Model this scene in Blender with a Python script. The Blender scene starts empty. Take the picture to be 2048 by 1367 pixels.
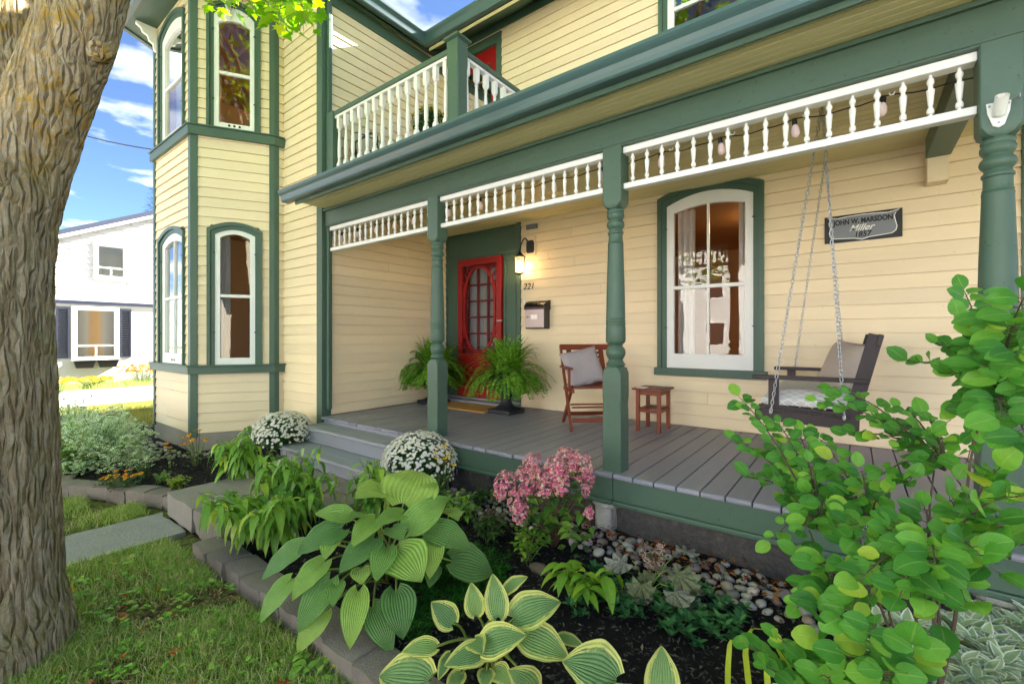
import bpy, bmesh, math, random
import numpy as np
from mathutils import Vector, Matrix, noise as mnoise
random.seed(7); np.random.seed(7)
PI = math.pi
SC = bpy.context.scene
COL = SC.collection

# ---------------------------------------------------------------- camera
FPX, CX, HY, YAW, CZ = 900.0, 1024.0, 675.0, math.radians(37.36), 1.45
cam = bpy.data.objects.new('camera', bpy.data.cameras.new('camera'))
COL.objects.link(cam)
cam.location = (0, 0, CZ)
cam.rotation_euler = (PI/2, 0, YAW)
cam.data.sensor_width = 36.0
cam.data.lens = 36.0*FPX/2048.0
cam.data.shift_y = (HY-683.5)/2048.0
cam.data.clip_start = 0.05
cam.data.clip_end = 500.0
SC.camera = cam

# ---------------------------------------------------------------- light
SUN_EL, SUN_AZ = math.radians(31.5), math.radians(16.0)      # azimuth from +Y towards +X
sdir = Vector((math.sin(SUN_AZ)*math.cos(SUN_EL), math.cos(SUN_AZ)*math.cos(SUN_EL), math.sin(SUN_EL)))
sun = bpy.data.objects.new('sun', bpy.data.lights.new('sun', 'SUN'))
COL.objects.link(sun)
sun.data.energy = 5.0
sun.data.angle = math.radians(0.55)
sun.data.color = (1.0, 0.95, 0.87)
sun.rotation_euler = (-sdir).to_track_quat('-Z', 'Y').to_euler()
sun.location = (0, 0, 30)

world = bpy.data.worlds.new('World'); SC.world = world
world.use_nodes = True
wn, wl = world.node_tree.nodes, world.node_tree.links
for n in list(wn): wn.remove(n)
w_out = wn.new('ShaderNodeOutputWorld'); w_bg = wn.new('ShaderNodeBackground')
w_sky = wn.new('ShaderNodeTexSky'); w_sky.sky_type = 'NISHITA'; w_sky.sun_disc = False
w_sky.sun_elevation = SUN_EL; w_sky.sun_rotation = SUN_AZ
w_sky.air_density = 0.65; w_sky.dust_density = 0.25; w_sky.ozone_density = 3.5; w_sky.altitude = 2500
w_tc = wn.new('ShaderNodeTexCoord'); w_sep = wn.new('ShaderNodeSeparateXYZ')
wl.new(w_tc.outputs['Generated'], w_sep.inputs[0])
w_zm = wn.new('ShaderNodeMath'); w_zm.operation = 'MAXIMUM'; w_zm.inputs[1].default_value = 0.06
wl.new(w_sep.outputs[2], w_zm.inputs[0])
w_dx = wn.new('ShaderNodeMath'); w_dx.operation = 'DIVIDE'; w_dy = wn.new('ShaderNodeMath'); w_dy.operation = 'DIVIDE'
wl.new(w_sep.outputs[0], w_dx.inputs[0]); wl.new(w_zm.outputs[0], w_dx.inputs[1])
wl.new(w_sep.outputs[1], w_dy.inputs[0]); wl.new(w_zm.outputs[0], w_dy.inputs[1])
w_cmb = wn.new('ShaderNodeCombineXYZ'); wl.new(w_dx.outputs[0], w_cmb.inputs[0]); wl.new(w_dy.outputs[0], w_cmb.inputs[1])
w_cmb.inputs[2].default_value = 1.65
w_ns = wn.new('ShaderNodeTexNoise'); w_ns.inputs['Scale'].default_value = 0.85; w_ns.inputs['Detail'].default_value = 6; w_ns.inputs['Roughness'].default_value = 0.55
wl.new(w_cmb.outputs[0], w_ns.inputs['Vector'])
w_rp = wn.new('ShaderNodeValToRGB'); w_rp.color_ramp.elements[0].position = 0.49; w_rp.color_ramp.elements[1].position = 0.66
wl.new(w_ns.outputs['Fac'], w_rp.inputs[0])
w_mix = wn.new('ShaderNodeMix'); w_mix.data_type = 'RGBA'
wl.new(w_rp.outputs[0], w_mix.inputs[0])
wl.new(w_sky.outputs[0], w_mix.inputs[6]); w_mix.inputs[7].default_value = (8.5, 8.5, 8.6, 1)
wl.new(w_mix.outputs[2], w_bg.inputs[0]); wl.new(w_bg.outputs[0], w_out.inputs[0])
w_bg.inputs[1].default_value = 0.05

SC.view_settings.view_transform = 'Standard'
SC.view_settings.look = 'None'
SC.view_settings.gamma = 1.0
SC.view_settings.exposure = 3.15
SC.cycles.max_bounces = 10; SC.cycles.diffuse_bounces = 5; SC.cycles.glossy_bounces = 4
SC.cycles.transparent_max_bounces = 16; SC.cycles.transmission_bounces = 6
SC.cycles.use_denoising = True
SC.cycles.sample_clamp_indirect = 6.0

# ---------------------------------------------------------------- pixel -> place
_F = (-math.sin(YAW), math.cos(YAW)); _R = (math.cos(YAW), math.sin(YAW))
def ray(x, y):
    a = (x-CX)/FPX; b = -(y-HY)/FPX
    return Vector((_F[0]+_R[0]*a, _F[1]+_R[1]*a, b))
def at_d(x, y, d):                                # point at depth d along the view axis
    r = ray(x, y)*d; return Vector((r.x, r.y, CZ+r.z))
def on_z(x, y, z):
    r = ray(x, y); t = (z-CZ)/r.z; return Vector((r.x*t, r.y*t, z))
def on_y(x, y, Y):
    r = ray(x, y); t = Y/r.y; return Vector((r.x*t, Y, CZ+r.z*t))
def smooth(a, b, x):
    t = min(1, max(0, (x-a)/(b-a))); return t*t*(3-2*t)

# ---------------------------------------------------------------- materials
def lin(c):
    c /= 255.0
    return c/12.92 if c <= 0.04045 else ((c+0.055)/1.055)**2.4
def rgb(r, g, b): return (lin(r), lin(g), lin(b), 1)
MATS = {}
class NT:
    def __init__(s, name):
        s.m = bpy.data.materials.new(name); s.m.use_nodes = True
        s.n, s.l = s.m.node_tree.nodes, s.m.node_tree.links
        s.bsdf = s.n['Principled BSDF']; s.out = s.n['Material Output']
        MATS[name] = s.m
    def new(s, t, **kw):
        n = s.n.new(t)
        for k, v in kw.items(): setattr(n, k, v)
        return n
    def link(s, a, b): s.l.new(a, b)
    def noise(s, vec, scale, detail=4, rough=.55, dist=0):
        n = s.new('ShaderNodeTexNoise'); n.inputs['Scale'].default_value = scale
        n.inputs['Detail'].default_value = detail; n.inputs['Roughness'].default_value = rough
        n.inputs['Distortion'].default_value = dist
        if vec is not None: s.link(vec, n.inputs['Vector'])
        return n.outputs['Fac']
    def vec(s, scale=(1, 1, 1), kind='Object'):
        if kind == 'World':
            o = s.new('ShaderNodeNewGeometry').outputs['Position']
        else:
            o = s.new('ShaderNodeTexCoord').outputs[kind]
        mp = s.new('ShaderNodeMapping'); mp.inputs['Scale'].default_value = scale
        s.link(o, mp.inputs['Vector']); return mp.outputs[0]
    def ramp(s, fac, stops, interp='LINEAR'):
        r = s.new('ShaderNodeValToRGB'); r.color_ramp.interpolation = interp
        e = r.color_ramp.elements
        while len(e) < len(stops): e.new(0.5)
        for i, (p, c) in enumerate(stops):
            e[i].position = p; e[i].color = c if len(c) == 4 else (*c, 1)
        s.link(fac, r.inputs[0]); return r.outputs[0]
    def mix(s, fac, a, b, blend='MIX'):
        m = s.new('ShaderNodeMix', data_type='RGBA', blend_type=blend)
        for sock, v in ((m.inputs[0], fac), (m.inputs[6], a), (m.inputs[7], b)):
            if hasattr(v, 'is_linked') or hasattr(v, 'links'): s.link(v, sock)
            else: sock.default_value = v
        return m.outputs[2]
    def math(s, op, a, b=0.0):
        m = s.new('ShaderNodeMath', operation=op)
        for sock, v in ((m.inputs[0], a), (m.inputs[1], b)):
            if hasattr(v, 'links'): s.link(v, sock)
            else: sock.default_value = v
        return m.outputs[0]
    def bump(s, h, strength=.3, dist=.01, normal=None):
        b = s.new('ShaderNodeBump'); b.inputs['Strength'].default_value = strength; b.inputs['Distance'].default_value = dist
        s.link(h, b.inputs['Height'])
        if normal is not None: s.link(normal, b.inputs['Normal'])
        return b.outputs[0]
    def done(s, color=None, rough=None, normal=None, spec=None, metal=None, trans=0.0, tcol=None):
        if color is not None:
            if hasattr(color, 'links'): s.link(color, s.bsdf.inputs['Base Color'])
            else: s.bsdf.inputs['Base Color'].default_value = color
        if rough is not None:
            if hasattr(rough, 'links'): s.link(rough, s.bsdf.inputs['Roughness'])
            else: s.bsdf.inputs['Roughness'].default_value = rough
        if normal is not None: s.link(normal, s.bsdf.inputs['Normal'])
        if spec is not None: s.bsdf.inputs['Specular IOR Level'].default_value = spec
        if metal is not None: s.bsdf.inputs['Metallic'].default_value = metal
        if trans > 0:
            t = s.new('ShaderNodeBsdfTranslucent'); mx = s.new('ShaderNodeMixShader'); mx.inputs[0].default_value = trans
            c = tcol if tcol is not None else color
            if hasattr(c, 'links'): s.link(c, t.inputs[0])
            else: t.inputs[0].default_value = c
            if normal is not None: s.link(normal, t.inputs['Normal'])
            s.link(s.bsdf.outputs[0], mx.inputs[1]); s.link(t.outputs[0], mx.inputs[2]); s.link(mx.outputs[0], s.out.inputs[0])
        return s.m

def hsv(s, col, h=.5, sat=1, v=1.0):
    n = s.new('ShaderNodeHueSaturation')
    for k, val in (('Hue', h), ('Saturation', sat), ('Value', v)):
        if hasattr(val, 'links'): s.link(val, n.inputs[k])
        else: n.inputs[k].default_value = val
    if hasattr(col, 'links'): s.link(col, n.inputs['Color'])
    else: n.inputs['Color'].default_value = col
    return n.outputs[0]
def scale01(s, fac, lo, hi):
    n = s.new('ShaderNodeMapRange'); n.inputs['To Min'].default_value = lo; n.inputs['To Max'].default_value = hi
    s.link(fac, n.inputs[0]); return n.outputs[0]

def paint(name, c, rough=.45, var=.12, grain=(1, 1, 1), wear=0.0, wearcol=None, bump=.12, spec=.4, objvar=.05):
    """painted wood: uneven tone, faint brush grain, little chips of wear"""
    s = NT(name)
    v = s.vec(grain, 'World')
    n1 = s.noise(v, 3.0, 5, .6); n2 = s.noise(v, 45.0, 4, .6)
    val = s.math('ADD', scale01(s, n1, 1-var, 1+var), scale01(s, n2, -var*.45, var*.45))
    rnd = s.new('ShaderNodeObjectInfo').outputs['Random']
    val = s.math('ADD', val, scale01(s, rnd, -objvar, objvar))
    col = hsv(s, c, .5, 1.0, val)
    if wear > 0:
        nw = s.noise(s.vec((1, 1, 1), 'World'), 38.0, 6, .7)
        f = s.ramp(nw, [(0.70-wear*.1, (0, 0, 0)), (0.74-wear*.1, (1, 1, 1))])
        col = s.mix(f, col, wearcol or rgb(150, 135, 115))
    h = s.math('ADD', n2, s.math('MULTIPLY', n1, .4))
    return s.done(col, scale01(s, n2, rough-.08, rough+.12), s.bump(h, bump, .004), spec)

def plain(name, c, rough=.6, var=.15, scale=8.0, bump=.2, dist=.004, spec=.35, metal=0.0, kind='World', objvar=.1):
    s = NT(name); v = s.vec((1, 1, 1), kind)
    n1 = s.noise(v, scale, 6, .62); n2 = s.noise(v, scale*9, 4, .6)
    val = s.math('ADD', scale01(s, n1, 1-var, 1+var), scale01(s, n2, -var*.5, var*.5))
    val = s.math('ADD', val, scale01(s, s.new('ShaderNodeObjectInfo').outputs['Random'], -objvar, objvar))
    return s.done(hsv(s, c, .5, 1, val), scale01(s, n2, rough-.08, rough+.1), s.bump(s.math('ADD', n1, n2), bump, dist), spec, metal)

def leafmat(name, stops, rough=.45, trans=.3, spec=.35, veins=True, bump=.25, tboost=1.35):
    """foliage: tone differs from leaf to leaf, midrib and side veins from the blade's own UV"""
    s = NT(name)
    g = s.new('ShaderNodeNewGeometry')
    col = s.ramp(g.outputs['Random Per Island'], stops)
    n = s.noise(s.vec((1, 1, 1), 'World'), 60, 3)
    col = hsv(s, col, .5, 1, scale01(s, n, .82, 1.18))
    nrm = None
    if veins:
        uv = s.new('ShaderNodeUVMap').outputs[0]
        sp = s.new('ShaderNodeSeparateXYZ'); s.link(uv, sp.inputs[0])
        au = s.math('ABSOLUTE', s.math('SUBTRACT', sp.outputs[0], .5))
        mid = s.ramp(au, [(0.0, (1, 1, 1)), (0.05, (0, 0, 0))])
        side = s.math('FRACT', s.math('MULTIPLY', s.math('SUBTRACT', sp.outputs[1], s.math('MULTIPLY', au, .9)), 7.0))
        sv = s.ramp(side, [(0.0, (1, 1, 1)), (0.14, (0, 0, 0)), (.9, (0, 0, 0)), (1, (1, 1, 1))])
        ln = s.math('MAXIMUM', mid, s.math('MULTIPLY', sv, .35))
        col = s.mix(s.math('MULTIPLY', ln, .32), col, (.45, .55, .16, 1))
        nrm = s.bump(s.math('SUBTRACT', 1.0, ln), bump, .002)
    return s.done(col, rough, nrm, spec, None, trans, hsv(s, col, .49, 1.1, tboost))

G = lambda *c: rgb(*c)
CREAM = paint('cream_paint', G(234, 215, 180), .5, .06, (.6, .6, 6), .5, G(196, 174, 130), .12, .3, .05)
GREEN = paint('green_paint', G(73, 97, 82), .42, .13, (1, 1, 1), .7, G(58, 70, 60), .14, .4, .04)
WHITE = paint('white_paint', G(232, 232, 228), .42, .05, (1, 1, 1), .2, G(176, 172, 160), .10, .4, .02)
RED = paint('red_paint', G(146, 20, 22), .38, .08, (1, 1, .4), .0, None, .08, .4, .02)
DECK = paint('deck_paint', G(140, 139, 152), .40, .12, (7, .8, 1), .55, G(104, 96, 90), .22, .45, .09)
STEPP = paint('step_paint', G(150, 152, 162), .42, .10, (.8, 4, 4), .6, G(100, 96, 94), .2, .42, .04)
BEAD = paint('beadboard_paint', G(222, 208, 160), .5, .07, (.5, 4, 4), .25, G(180, 160, 110), .1, .3, .05)
GUTTER = plain('gutter_metal', G(66, 92, 92), .32, .08, 5, .05, .002, .5)
TEAK = paint('teak_wood', G(128, 62, 40), .42, .16, (6, 6, 2), 0, None, .2, .4, .1)
SWINGW = paint('dark_stained_wood', G(58, 48, 50), .5, .14, (5, 5, 5), .3, G(80, 70, 66), .2, .35, .06)
IRON = plain('black_iron', G(34, 36, 40), .42, .2, 20, .12, .002, .5)
URN = plain('urn_resin', G(38, 42, 48), .5, .2, 14, .15, .002, .4)
CHROME = plain('galvanised_steel', G(186, 188, 192), .3, .12, 60, .1, .001, .5, .95)
STEEL = plain('brushed_steel', G(150, 150, 152), .32, .1, 30, .08, .001, .5, .85)
CONC = plain('weathered_concrete', G(142, 138, 132), .85, .16, 6, .5, .01, .2)
FOUND = plain('foundation_render', G(150, 143, 134), .85, .16, 3, .4, .01, .2)
PAVER = plain('paver_stone', G(140, 133, 126), .85, .18, 9, .6, .006, .2, objvar=.14)
BLOCK = plain('edging_block_stone', G(132, 123, 116), .88, .2, 12, .8, .012, .2, objvar=.12)
FLAG = plain('flagstone', G(152, 150, 147), .8, .2, 5, .7, .02, .25)
SHINGLE = plain('asphalt_shingle', G(120, 118, 118), .9, .25, 30, .6, .01, .15)
COIR = plain('coir', G(206, 156, 96), .95, .25, 90, 1.0, .008, .1)
GREYF = plain('grey_fabric', G(176, 166, 166), .9, .07, 30, .25, .002, .15)
PALEF = plain('pale_fabric', G(204, 201, 200), .9, .05, 30, .2, .002, .15)
CURT = NT('curtain_cloth').done(G(222, 224, 226), .9, trans=.35)
DARKROOM = plain('room_wall', G(176, 140, 104), .8, .12, 2, .05)
ROOMCEIL = plain('room_ceiling', G(186, 136, 84), .7, .1, 2, .05)
ROOMFLOOR = plain('room_floor', G(84, 54, 34), .5, .15, 3, .05)
BLACKP = plain('black_plastic', G(26, 26, 28), .45, .15, 20, .1)
SIGNBLK = paint('sign_black', G(36, 38, 40), .45, .1)
SIGNGRY = paint('sign_grey', G(120, 124, 130), .45, .08)
SOIL = plain('soil', G(52, 42, 35), .95, .3, 14, .9, .02, .1)
GLASSV = None
def glass(name, wob=.06, tint=(.94, .96, .96, 1)):
    s = NT(name)
    tr = s.new('ShaderNodeBsdfTransparent'); tr.inputs[0].default_value = tint
    gl = s.new('ShaderNodeBsdfGlossy'); gl.inputs['Roughness'].default_value = 0.012
    fr = s.new('ShaderNodeFresnel'); fr.inputs[0].default_value = 1.52
    n = s.noise(s.vec((1, 1, .45), 'World'), 7.0, 2, .5)
    nb = s.bump(n, wob, .03)
    s.link(nb, gl.inputs['Normal'])
    mx = s.new('ShaderNodeMixShader')
    f2 = s.math('MULTIPLY', fr.outputs[0], 2.0)      # two faces of the pane
    s.link(f2, mx.inputs[0]); s.link(tr.outputs[0], mx.inputs[1]); s.link(gl.outputs[0], mx.inputs[2])
    s.link(mx.outputs[0], s.out.inputs[0]); return s.m
GLASS = glass('old_window_glass', .02)
def emis(name, c, st):
    s = NT(name); s.bsdf.inputs['Base Color'].default_value = c
    s.bsdf.inputs['Emission Color'].default_value = c; s.bsdf.inputs['Emission Strength'].default_value = st; return s.m

# ---------------------------------------------------------------- mesh helpers
class MB:
    def __init__(s): s.v = []; s.f = []; s.uv = []
    def quadgrid(s, rows, uvs=None, close=False):
        """rows: list of equal-length point lists"""
        b = len(s.v); n = len(rows[0])
        for r in rows: s.v.extend([tuple(p) for p in r])
        for i in range(len(rows)-1):
            for j in range(n if close else n-1):
                k = (j+1) % n
                s.f.append((b+i*n+j, b+i*n+k, b+(i+1)*n+k, b+(i+1)*n+j))
                if uvs is not None:
                    s.uv.extend([uvs[i][j], uvs[i][k], uvs[i+1][k], uvs[i+1][j]])
        return b
    def poly(s, pts):
        b = len(s.v); s.v.extend([tuple(p) for p in pts]); s.f.append(tuple(range(b, b+len(pts))))
    def box(s, x0, x1, y0, y1, z0, z1, M=None):
        b = len(s.v)
        P = [(x0, y0, z0), (x1, y0, z0), (x1, y1, z0), (x0, y1, z0), (x0, y0, z1), (x1, y0, z1), (x1, y1, z1), (x0, y1, z1)]
        if M is not None: P = [tuple(M @ Vector(p)) for p in P]
        s.v += P
        s.f += [(b, b+3, b+2, b+1), (b+4, b+5, b+6, b+7), (b, b+1, b+5, b+4), (b+1, b+2, b+6, b+5), (b+2, b+3, b+7, b+6), (b+3, b, b+4, b+7)]
    def bar(s, a, b_, w, h, up=(0, 0, 1)):
        """rectangular bar from a to b, w across, h along up"""
        a = Vector(a); b_ = Vector(b_); d = (b_-a); L = d.length; d.normalize()
        x = d.cross(Vector(up)); 
        if x.length < 1e-4: x = d.cross(Vector((0, 1, 0)))
        x.normalize(); u = x.cross(d).normalized()
        P = [a+x*(sx*w/2)+u*(su*h/2)+d*t for t in (0, L) for sx, su in ((-1, -1), (1, -1), (1, 1), (-1, 1))]
        b = len(s.v); s.v += [tuple(p) for p in P]
        s.f += [(b+3, b+2, b+1, b), (b+4, b+5, b+6, b+7)]
        for i in range(4):
            j = (i+1) % 4; s.f.append((b+i, b+j, b+4+j, b+4+i))
    def tube(s, pts, radii, n=8, cap=True):
        pts = [Vector(p) for p in pts]
        if not hasattr(radii, '__len__'): radii = [radii]*len(pts)
        ref = None; rows = []
        for i, p in enumerate(pts):
            d = (pts[min(i+1, len(pts)-1)]-pts[max(i-1, 0)])
            if d.length < 1e-9: d = Vector((0, 0, 1))
            d.normalize()
            if ref is None:
                ref = d.cross(Vector((0, 0, 1)))
                if ref.length < .05: ref = d.cross(Vector((0, 1, 0)))
                ref.normalize()
            ref = (ref-d*ref.dot(d)).normalized(); q = d.cross(ref)
            rows.append([p+(ref*math.cos(2*PI*k/n)+q*math.sin(2*PI*k/n))*radii[i] for k in range(n)])
        b = s.quadgrid(rows, None, True)
        if cap:
            s.f.append(tuple(range(b+n-1, b-1, -1))); e = b+(len(rows)-1)*n; s.f.append(tuple(range(e, e+n)))
    def lathe(s, prof, n=16, c=(0, 0, 0), flute=0.0):
        rows = []
        for r, z in prof:
            rows.append([(c[0]+r*math.cos(2*PI*k/n)*(1-(flute if k % 2 else 0)), c[1]+r*math.sin(2*PI*k/n)*(1-(flute if k % 2 else 0)), c[2]+z) for k in range(n)])
        b = s.quadgrid(rows, None, True)
        s.f.append(tuple(range(b+n-1, b-1, -1))); e = b+(len(rows)-1)*n; s.f.append(tuple(range(e, e+n)))
    def sqpost(s, prof, c=(0, 0, 0)):
        """square section with chamfered corners: (half width, chamfer, z)"""
        rows = []
        for h, ch, z in prof:
            P = [(h, -h+ch), (h, h-ch), (h-ch, h), (-h+ch, h), (-h, h-ch), (-h, -h+ch), (-h+ch, -h), (h-ch, -h)]
            rows.append([(c[0]+x, c[1]+y, c[2]+z) for x, y in P])
        b = s.quadgrid(rows, None, True)
        s.f.append(tuple(range(b+7, b-1, -1))); e = b+(len(rows)-1)*8; s.f.append(tuple(range(e, e+8)))
    def prism(s, poly, d0, d1, fr):
        """polygon in (u, z) of frame fr pushed from depth d0 to d1"""
        b = len(s.v); n = len(poly)
        s.v += [tuple(fr(u, z, d0)) for u, z in poly] + [tuple(fr(u, z, d1)) for u, z in poly]
        s.f += [tuple(range(b+n-1, b-1, -1)), tuple(range(b+n, b+2*n))]
        for i in range(n):
            j = (i+1) % n; s.f.append((b+i, b+j, b+n+j, b+n+i))
    def ring(s, po, pi, d0, d1, fr, closed=False):
        """band between two matching outlines, pushed from d0 to d1"""
        n = len(po); b = len(s.v)
        for P, d in ((po, d0), (po, d1), (pi, d1), (pi, d0)):
            s.v += [tuple(fr(u, z, d)) for u, z in P]
        m = n if closed else n-1
        for i in range(m):
            j = (i+1) % n
            for a_, c_ in ((0, 1), (1, 2), (2, 3), (3, 0)):
                s.f.append((b+a_*n+i, b+a_*n+j, b+c_*n+j, b+c_*n+i))
        if not closed:
            s.f.append((b, b+n, b+2*n, b+3*n)); e = n-1; s.f.append((b+e, b+3*n+e, b+2*n+e, b+n+e))
    def mesh(s, name, off=None):
        me = bpy.data.meshes.new(name)
        v = s.v if off is None else [(p[0]-off[0], p[1]-off[1], p[2]-off[2]) for p in s.v]
        me.from_pydata(v, [], s.f); 
        if s.uv:
            lay = me.uv_layers.new(name='UVMap')
            if len(lay.data) == len(s.uv):
                lay.data.foreach_set('uv', np.array(s.uv, dtype=np.float32).ravel())
        return me

ORG = {}
def org(p): return ORG.get(p, (0, 0, 0)) if p is not None else (0, 0, 0)
def fixn(me):
    bm = bmesh.new(); bm.from_mesh(me); bmesh.ops.recalc_face_normals(bm, faces=bm.faces); bm.to_mesh(me); bm.free()
def shade(me, ang=None):
    me.polygons.foreach_set('use_smooth', [True]*len(me.polygons))
    if ang is not None:
        try: me.set_sharp_from_angle(angle=math.radians(ang))
        except Exception: pass
def obj(name, mb, mat, parent=None, smooth=None, bevel=0.0, fix=True, label=None):
    """one mesh object; coordinates are world ones, the parent stands unrotated at its own origin"""
    me = mb.mesh(name, org(parent)) if isinstance(mb, MB) else mb
    if fix and isinstance(mb, MB): fixn(me)
    if mat is not None:
        me.materials.clear(); me.materials.append(mat)
    if smooth is not None: shade(me, smooth)
    o = bpy.data.objects.new(name, me); COL.objects.link(o)
    if parent is not None: o.parent = parent; ORG[o] = org(parent)
    if bevel > 0:
        m = o.modifiers.new('edge', 'BEVEL'); m.width = bevel; m.segments = 2; m.limit_method = 'ANGLE'
    if label: o['label'] = label
    return o
def piece(name, me, parent, loc=(0, 0, 0), rot=(0, 0, 0), sc=(1, 1, 1)):
    """a repeat that shares its mesh; loc in world coordinates"""
    o = bpy.data.objects.new(name, me); COL.objects.link(o)
    g = org(parent); o.parent = parent
    o.location = (loc[0]-g[0], loc[1]-g[1], loc[2]-g[2]); o.rotation_euler = rot; o.scale = sc
    return o
def tag(o, label=None, cat=None, group=None, kind=None):
    if label: o['label'] = label
    if cat: o['category'] = cat
    if group: o['group'] = group
    if kind: o['kind'] = kind
    return o
def thing(name, label, cat, loc=(0, 0, 0), rotz=0.0, group=None):
    o = bpy.data.objects.new(name, None); COL.objects.link(o); o.empty_display_size = .1
    o.location = loc; o.rotation_euler = (0, 0, rotz)
    ORG[o] = tuple(loc) if rotz == 0 else (0, 0, 0)     # turned things are built in their own coordinates
    return tag(o, label, cat, group)
def copy_tree(o, parent=None):
    c = o.copy(); COL.objects.link(c)
    if parent is not None: c.parent = parent
    for ch in o.children: copy_tree(ch, c)
    return c

# ================================================================ THE GROUND
def gh(x, y):
    """lawn level near the street, rising a hand's breadth towards the house"""
    return 0.13*smooth(1.15, 2.5, y)*smooth(-6.4, -4.4, x) + 0.02*math.sin(x*1.7)*math.sin(y*1.3)*smooth(12, 3, abs(x)+abs(y))
xs = list(np.concatenate([np.linspace(-90, -12, 14), np.linspace(-10, 3, 66), np.linspace(5, 90, 14)]))
ys = list(np.concatenate([np.linspace(-90, -8, 14), np.linspace(-6, 6, 61), np.linspace(8, 90, 14)]))
s = NT('lawn_ground')
n1 = s.noise(s.vec((1, 1, 1), 'World'), 1.2, 5); n2 = s.noise(s.vec((1, 1, 1), 'World'), 26, 5, .65)
c = s.ramp(n1, [(.3, G(92, 108, 52)), (.5, G(112, 122, 64)), (.7, G(134, 130, 78))])
c = s.mix(s.ramp(n2, [(.42, (0, 0, 0)), (.62, (1, 1, 1))]), c, G(74, 62, 44))
s.done(c, .95, s.bump(n2, .8, .03), .1)
mb = MB(); mb.quadgrid([[(x, y, gh(x, y)-.004) for x in xs] for y in ys])
tag(obj('ground', mb, MATS['lawn_ground'], smooth=180), kind='structure')

# street and driveway (behind the camera and beyond the bay)
ASPH = plain('worn_concrete_road', G(192, 188, 180), .9, .2, 6, .5, .006, .2)
DRIVE = plain('driveway_concrete', G(196, 192, 186), .85, .1, 2, .3, .006, .2)
mb = MB(); mb.box(-90, 90, -14.0, -6.6, -.05, .012); tag(obj('street', mb, ASPH), kind='structure')
mb = MB(); mb.box(-90, 90, -16.2, -14.4, -.05, .02); tag(obj('pavement', mb, DRIVE), kind='structure')
mb = MB(); mb.box(-90, 90, -6.4, -4.3, -.05, .02); tag(obj('pavement', mb, DRIVE), kind='structure')
mb = MB(); mb.box(-16.8, -13.0, -4.29, 16, -.05, .016); tag(obj('driveway', mb, DRIVE), kind='structure')

# ================================================================ WALL TOOLS
EXPO = 0.117
def frame(p0, p1, nrm):
    du = Vector((p1[0]-p0[0], p1[1]-p0[1])); L = du.length; du /= L
    def fr(u, z, d): return (p0[0]+du.x*u+nrm[0]*d, p0[1]+du.y*u+nrm[1]*d, z)
    return fr, L
def siding_wall(house, p0, p1, nrm, z0, z1, opens=(), boards=True, phase=.55, lab=None):
    fr, L = frame(p0, p1, nrm)
    us = sorted({0, L, *[min(L, max(0, o[0])) for o in opens], *[min(L, max(0, o[1])) for o in opens]})
    zs = sorted({z0, z1, *[min(z1, max(z0, o[2])) for o in opens], *[min(z1, max(z0, o[3])) for o in opens]})
    mb = MB()
    for a, b in zip(us, us[1:]):
        for c, d in zip(zs, zs[1:]):
            um, zm = (a+b)/2, (c+d)/2
            if any(o[0] < um < o[1] and o[2] < zm < o[3] for o in opens): continue
            mb.prism([(a, c), (b, c), (b, d), (a, d)], -.10, -.001, fr)
    w = obj('wall', mb, CREAM, house, label=lab)
    if not boards: return w
    z = phase + math.floor((z0-phase)/EXPO)*EXPO
    while z < z1-.004:
        lo, hi = max(z, z0), min(z+EXPO, z1)
        if hi-lo < .012: z += EXPO; continue
        segs = [(0, L, lo, hi)]
        for o in opens:
            if o[3] <= lo+.002 or o[2] >= hi-.002: continue
            new = []
            for (a, b, c, d) in segs:
                if o[1] <= a or o[0] >= b: new.append((a, b, c, d)); continue
                if o[0] > a+.004: new.append((a, o[0], c, d))
                if o[1] < b-.004: new.append((o[1], b, c, d))
                m0, m1 = max(a, o[0]), min(b, o[1])
                if o[3] < d-.012: new.append((m0, m1, o[3], d))
                if o[2] > c+.012: new.append((m0, m1, c, o[2]))
            segs = new
        for (a, b, c, d) in segs:
            cuts = [a, b]
            if b-a > 1.3 and random.random() < .45: cuts = [a, a+(b-a)*random.uniform(.2, .8), b]
            for a1, b1 in zip(cuts, cuts[1:]):
                g = .0008 if len(cuts) > 2 else 0
                j = random.uniform(-.0012, .0012)
                f0 = .021-.012*(c-z)/EXPO+j; f1 = .021-.012*(d-z)/EXPO+j*.3; c = c+.0048
                m = MB(); B = [fr(u, zz, dd) for u, zz, dd in ((a1+g, c, 0), (b1-g, c, 0), (b1-g, d, 0), (a1+g, d, 0), (a1+g, c, f0), (b1-g, c, f0), (b1-g, d, f1), (a1+g, d, f1))]
                m.v = B; m.f = [(0, 3, 2, 1), (4, 5, 6, 7), (0, 1, 5, 4), (1, 2, 6, 5), (2, 3, 7, 6), (3, 0, 4, 7)]
                obj('board', m, CREAM, w)
        z += EXPO
    return w
def line_x(p, d, q, e):
    den = d[0]*e[1]-d[1]*e[0]
    if abs(den) < 1e-9: return q
    t = ((q[0]-p[0])*e[1]-(q[1]-p[1])*e[0])/den
    return (p[0]+d[0]*t, p[1]+d[1]*t)
def offset_line(pts, off):
    """shift an open polyline to its right-hand side, mitred"""
    segs = []
    for a, b in zip(pts, pts[1:]):
        d = Vector((b[0]-a[0], b[1]-a[1])).normalized(); n = (d.y, -d.x)
        segs.append(((a[0]+n[0]*off, a[1]+n[1]*off), (d.x, d.y)))
    L = len(pts); out = [segs[0][0]]
    for i in range(1, L-1): out.append(line_x(segs[i-1][0], segs[i-1][1], segs[i][0], segs[i][1]))
    a, d = segs[-1]; b = pts[-1]; n = (d[1], -d[0]); out.append((b[0]+n[0]*off, b[1]+n[1]*off))
    return out
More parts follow.
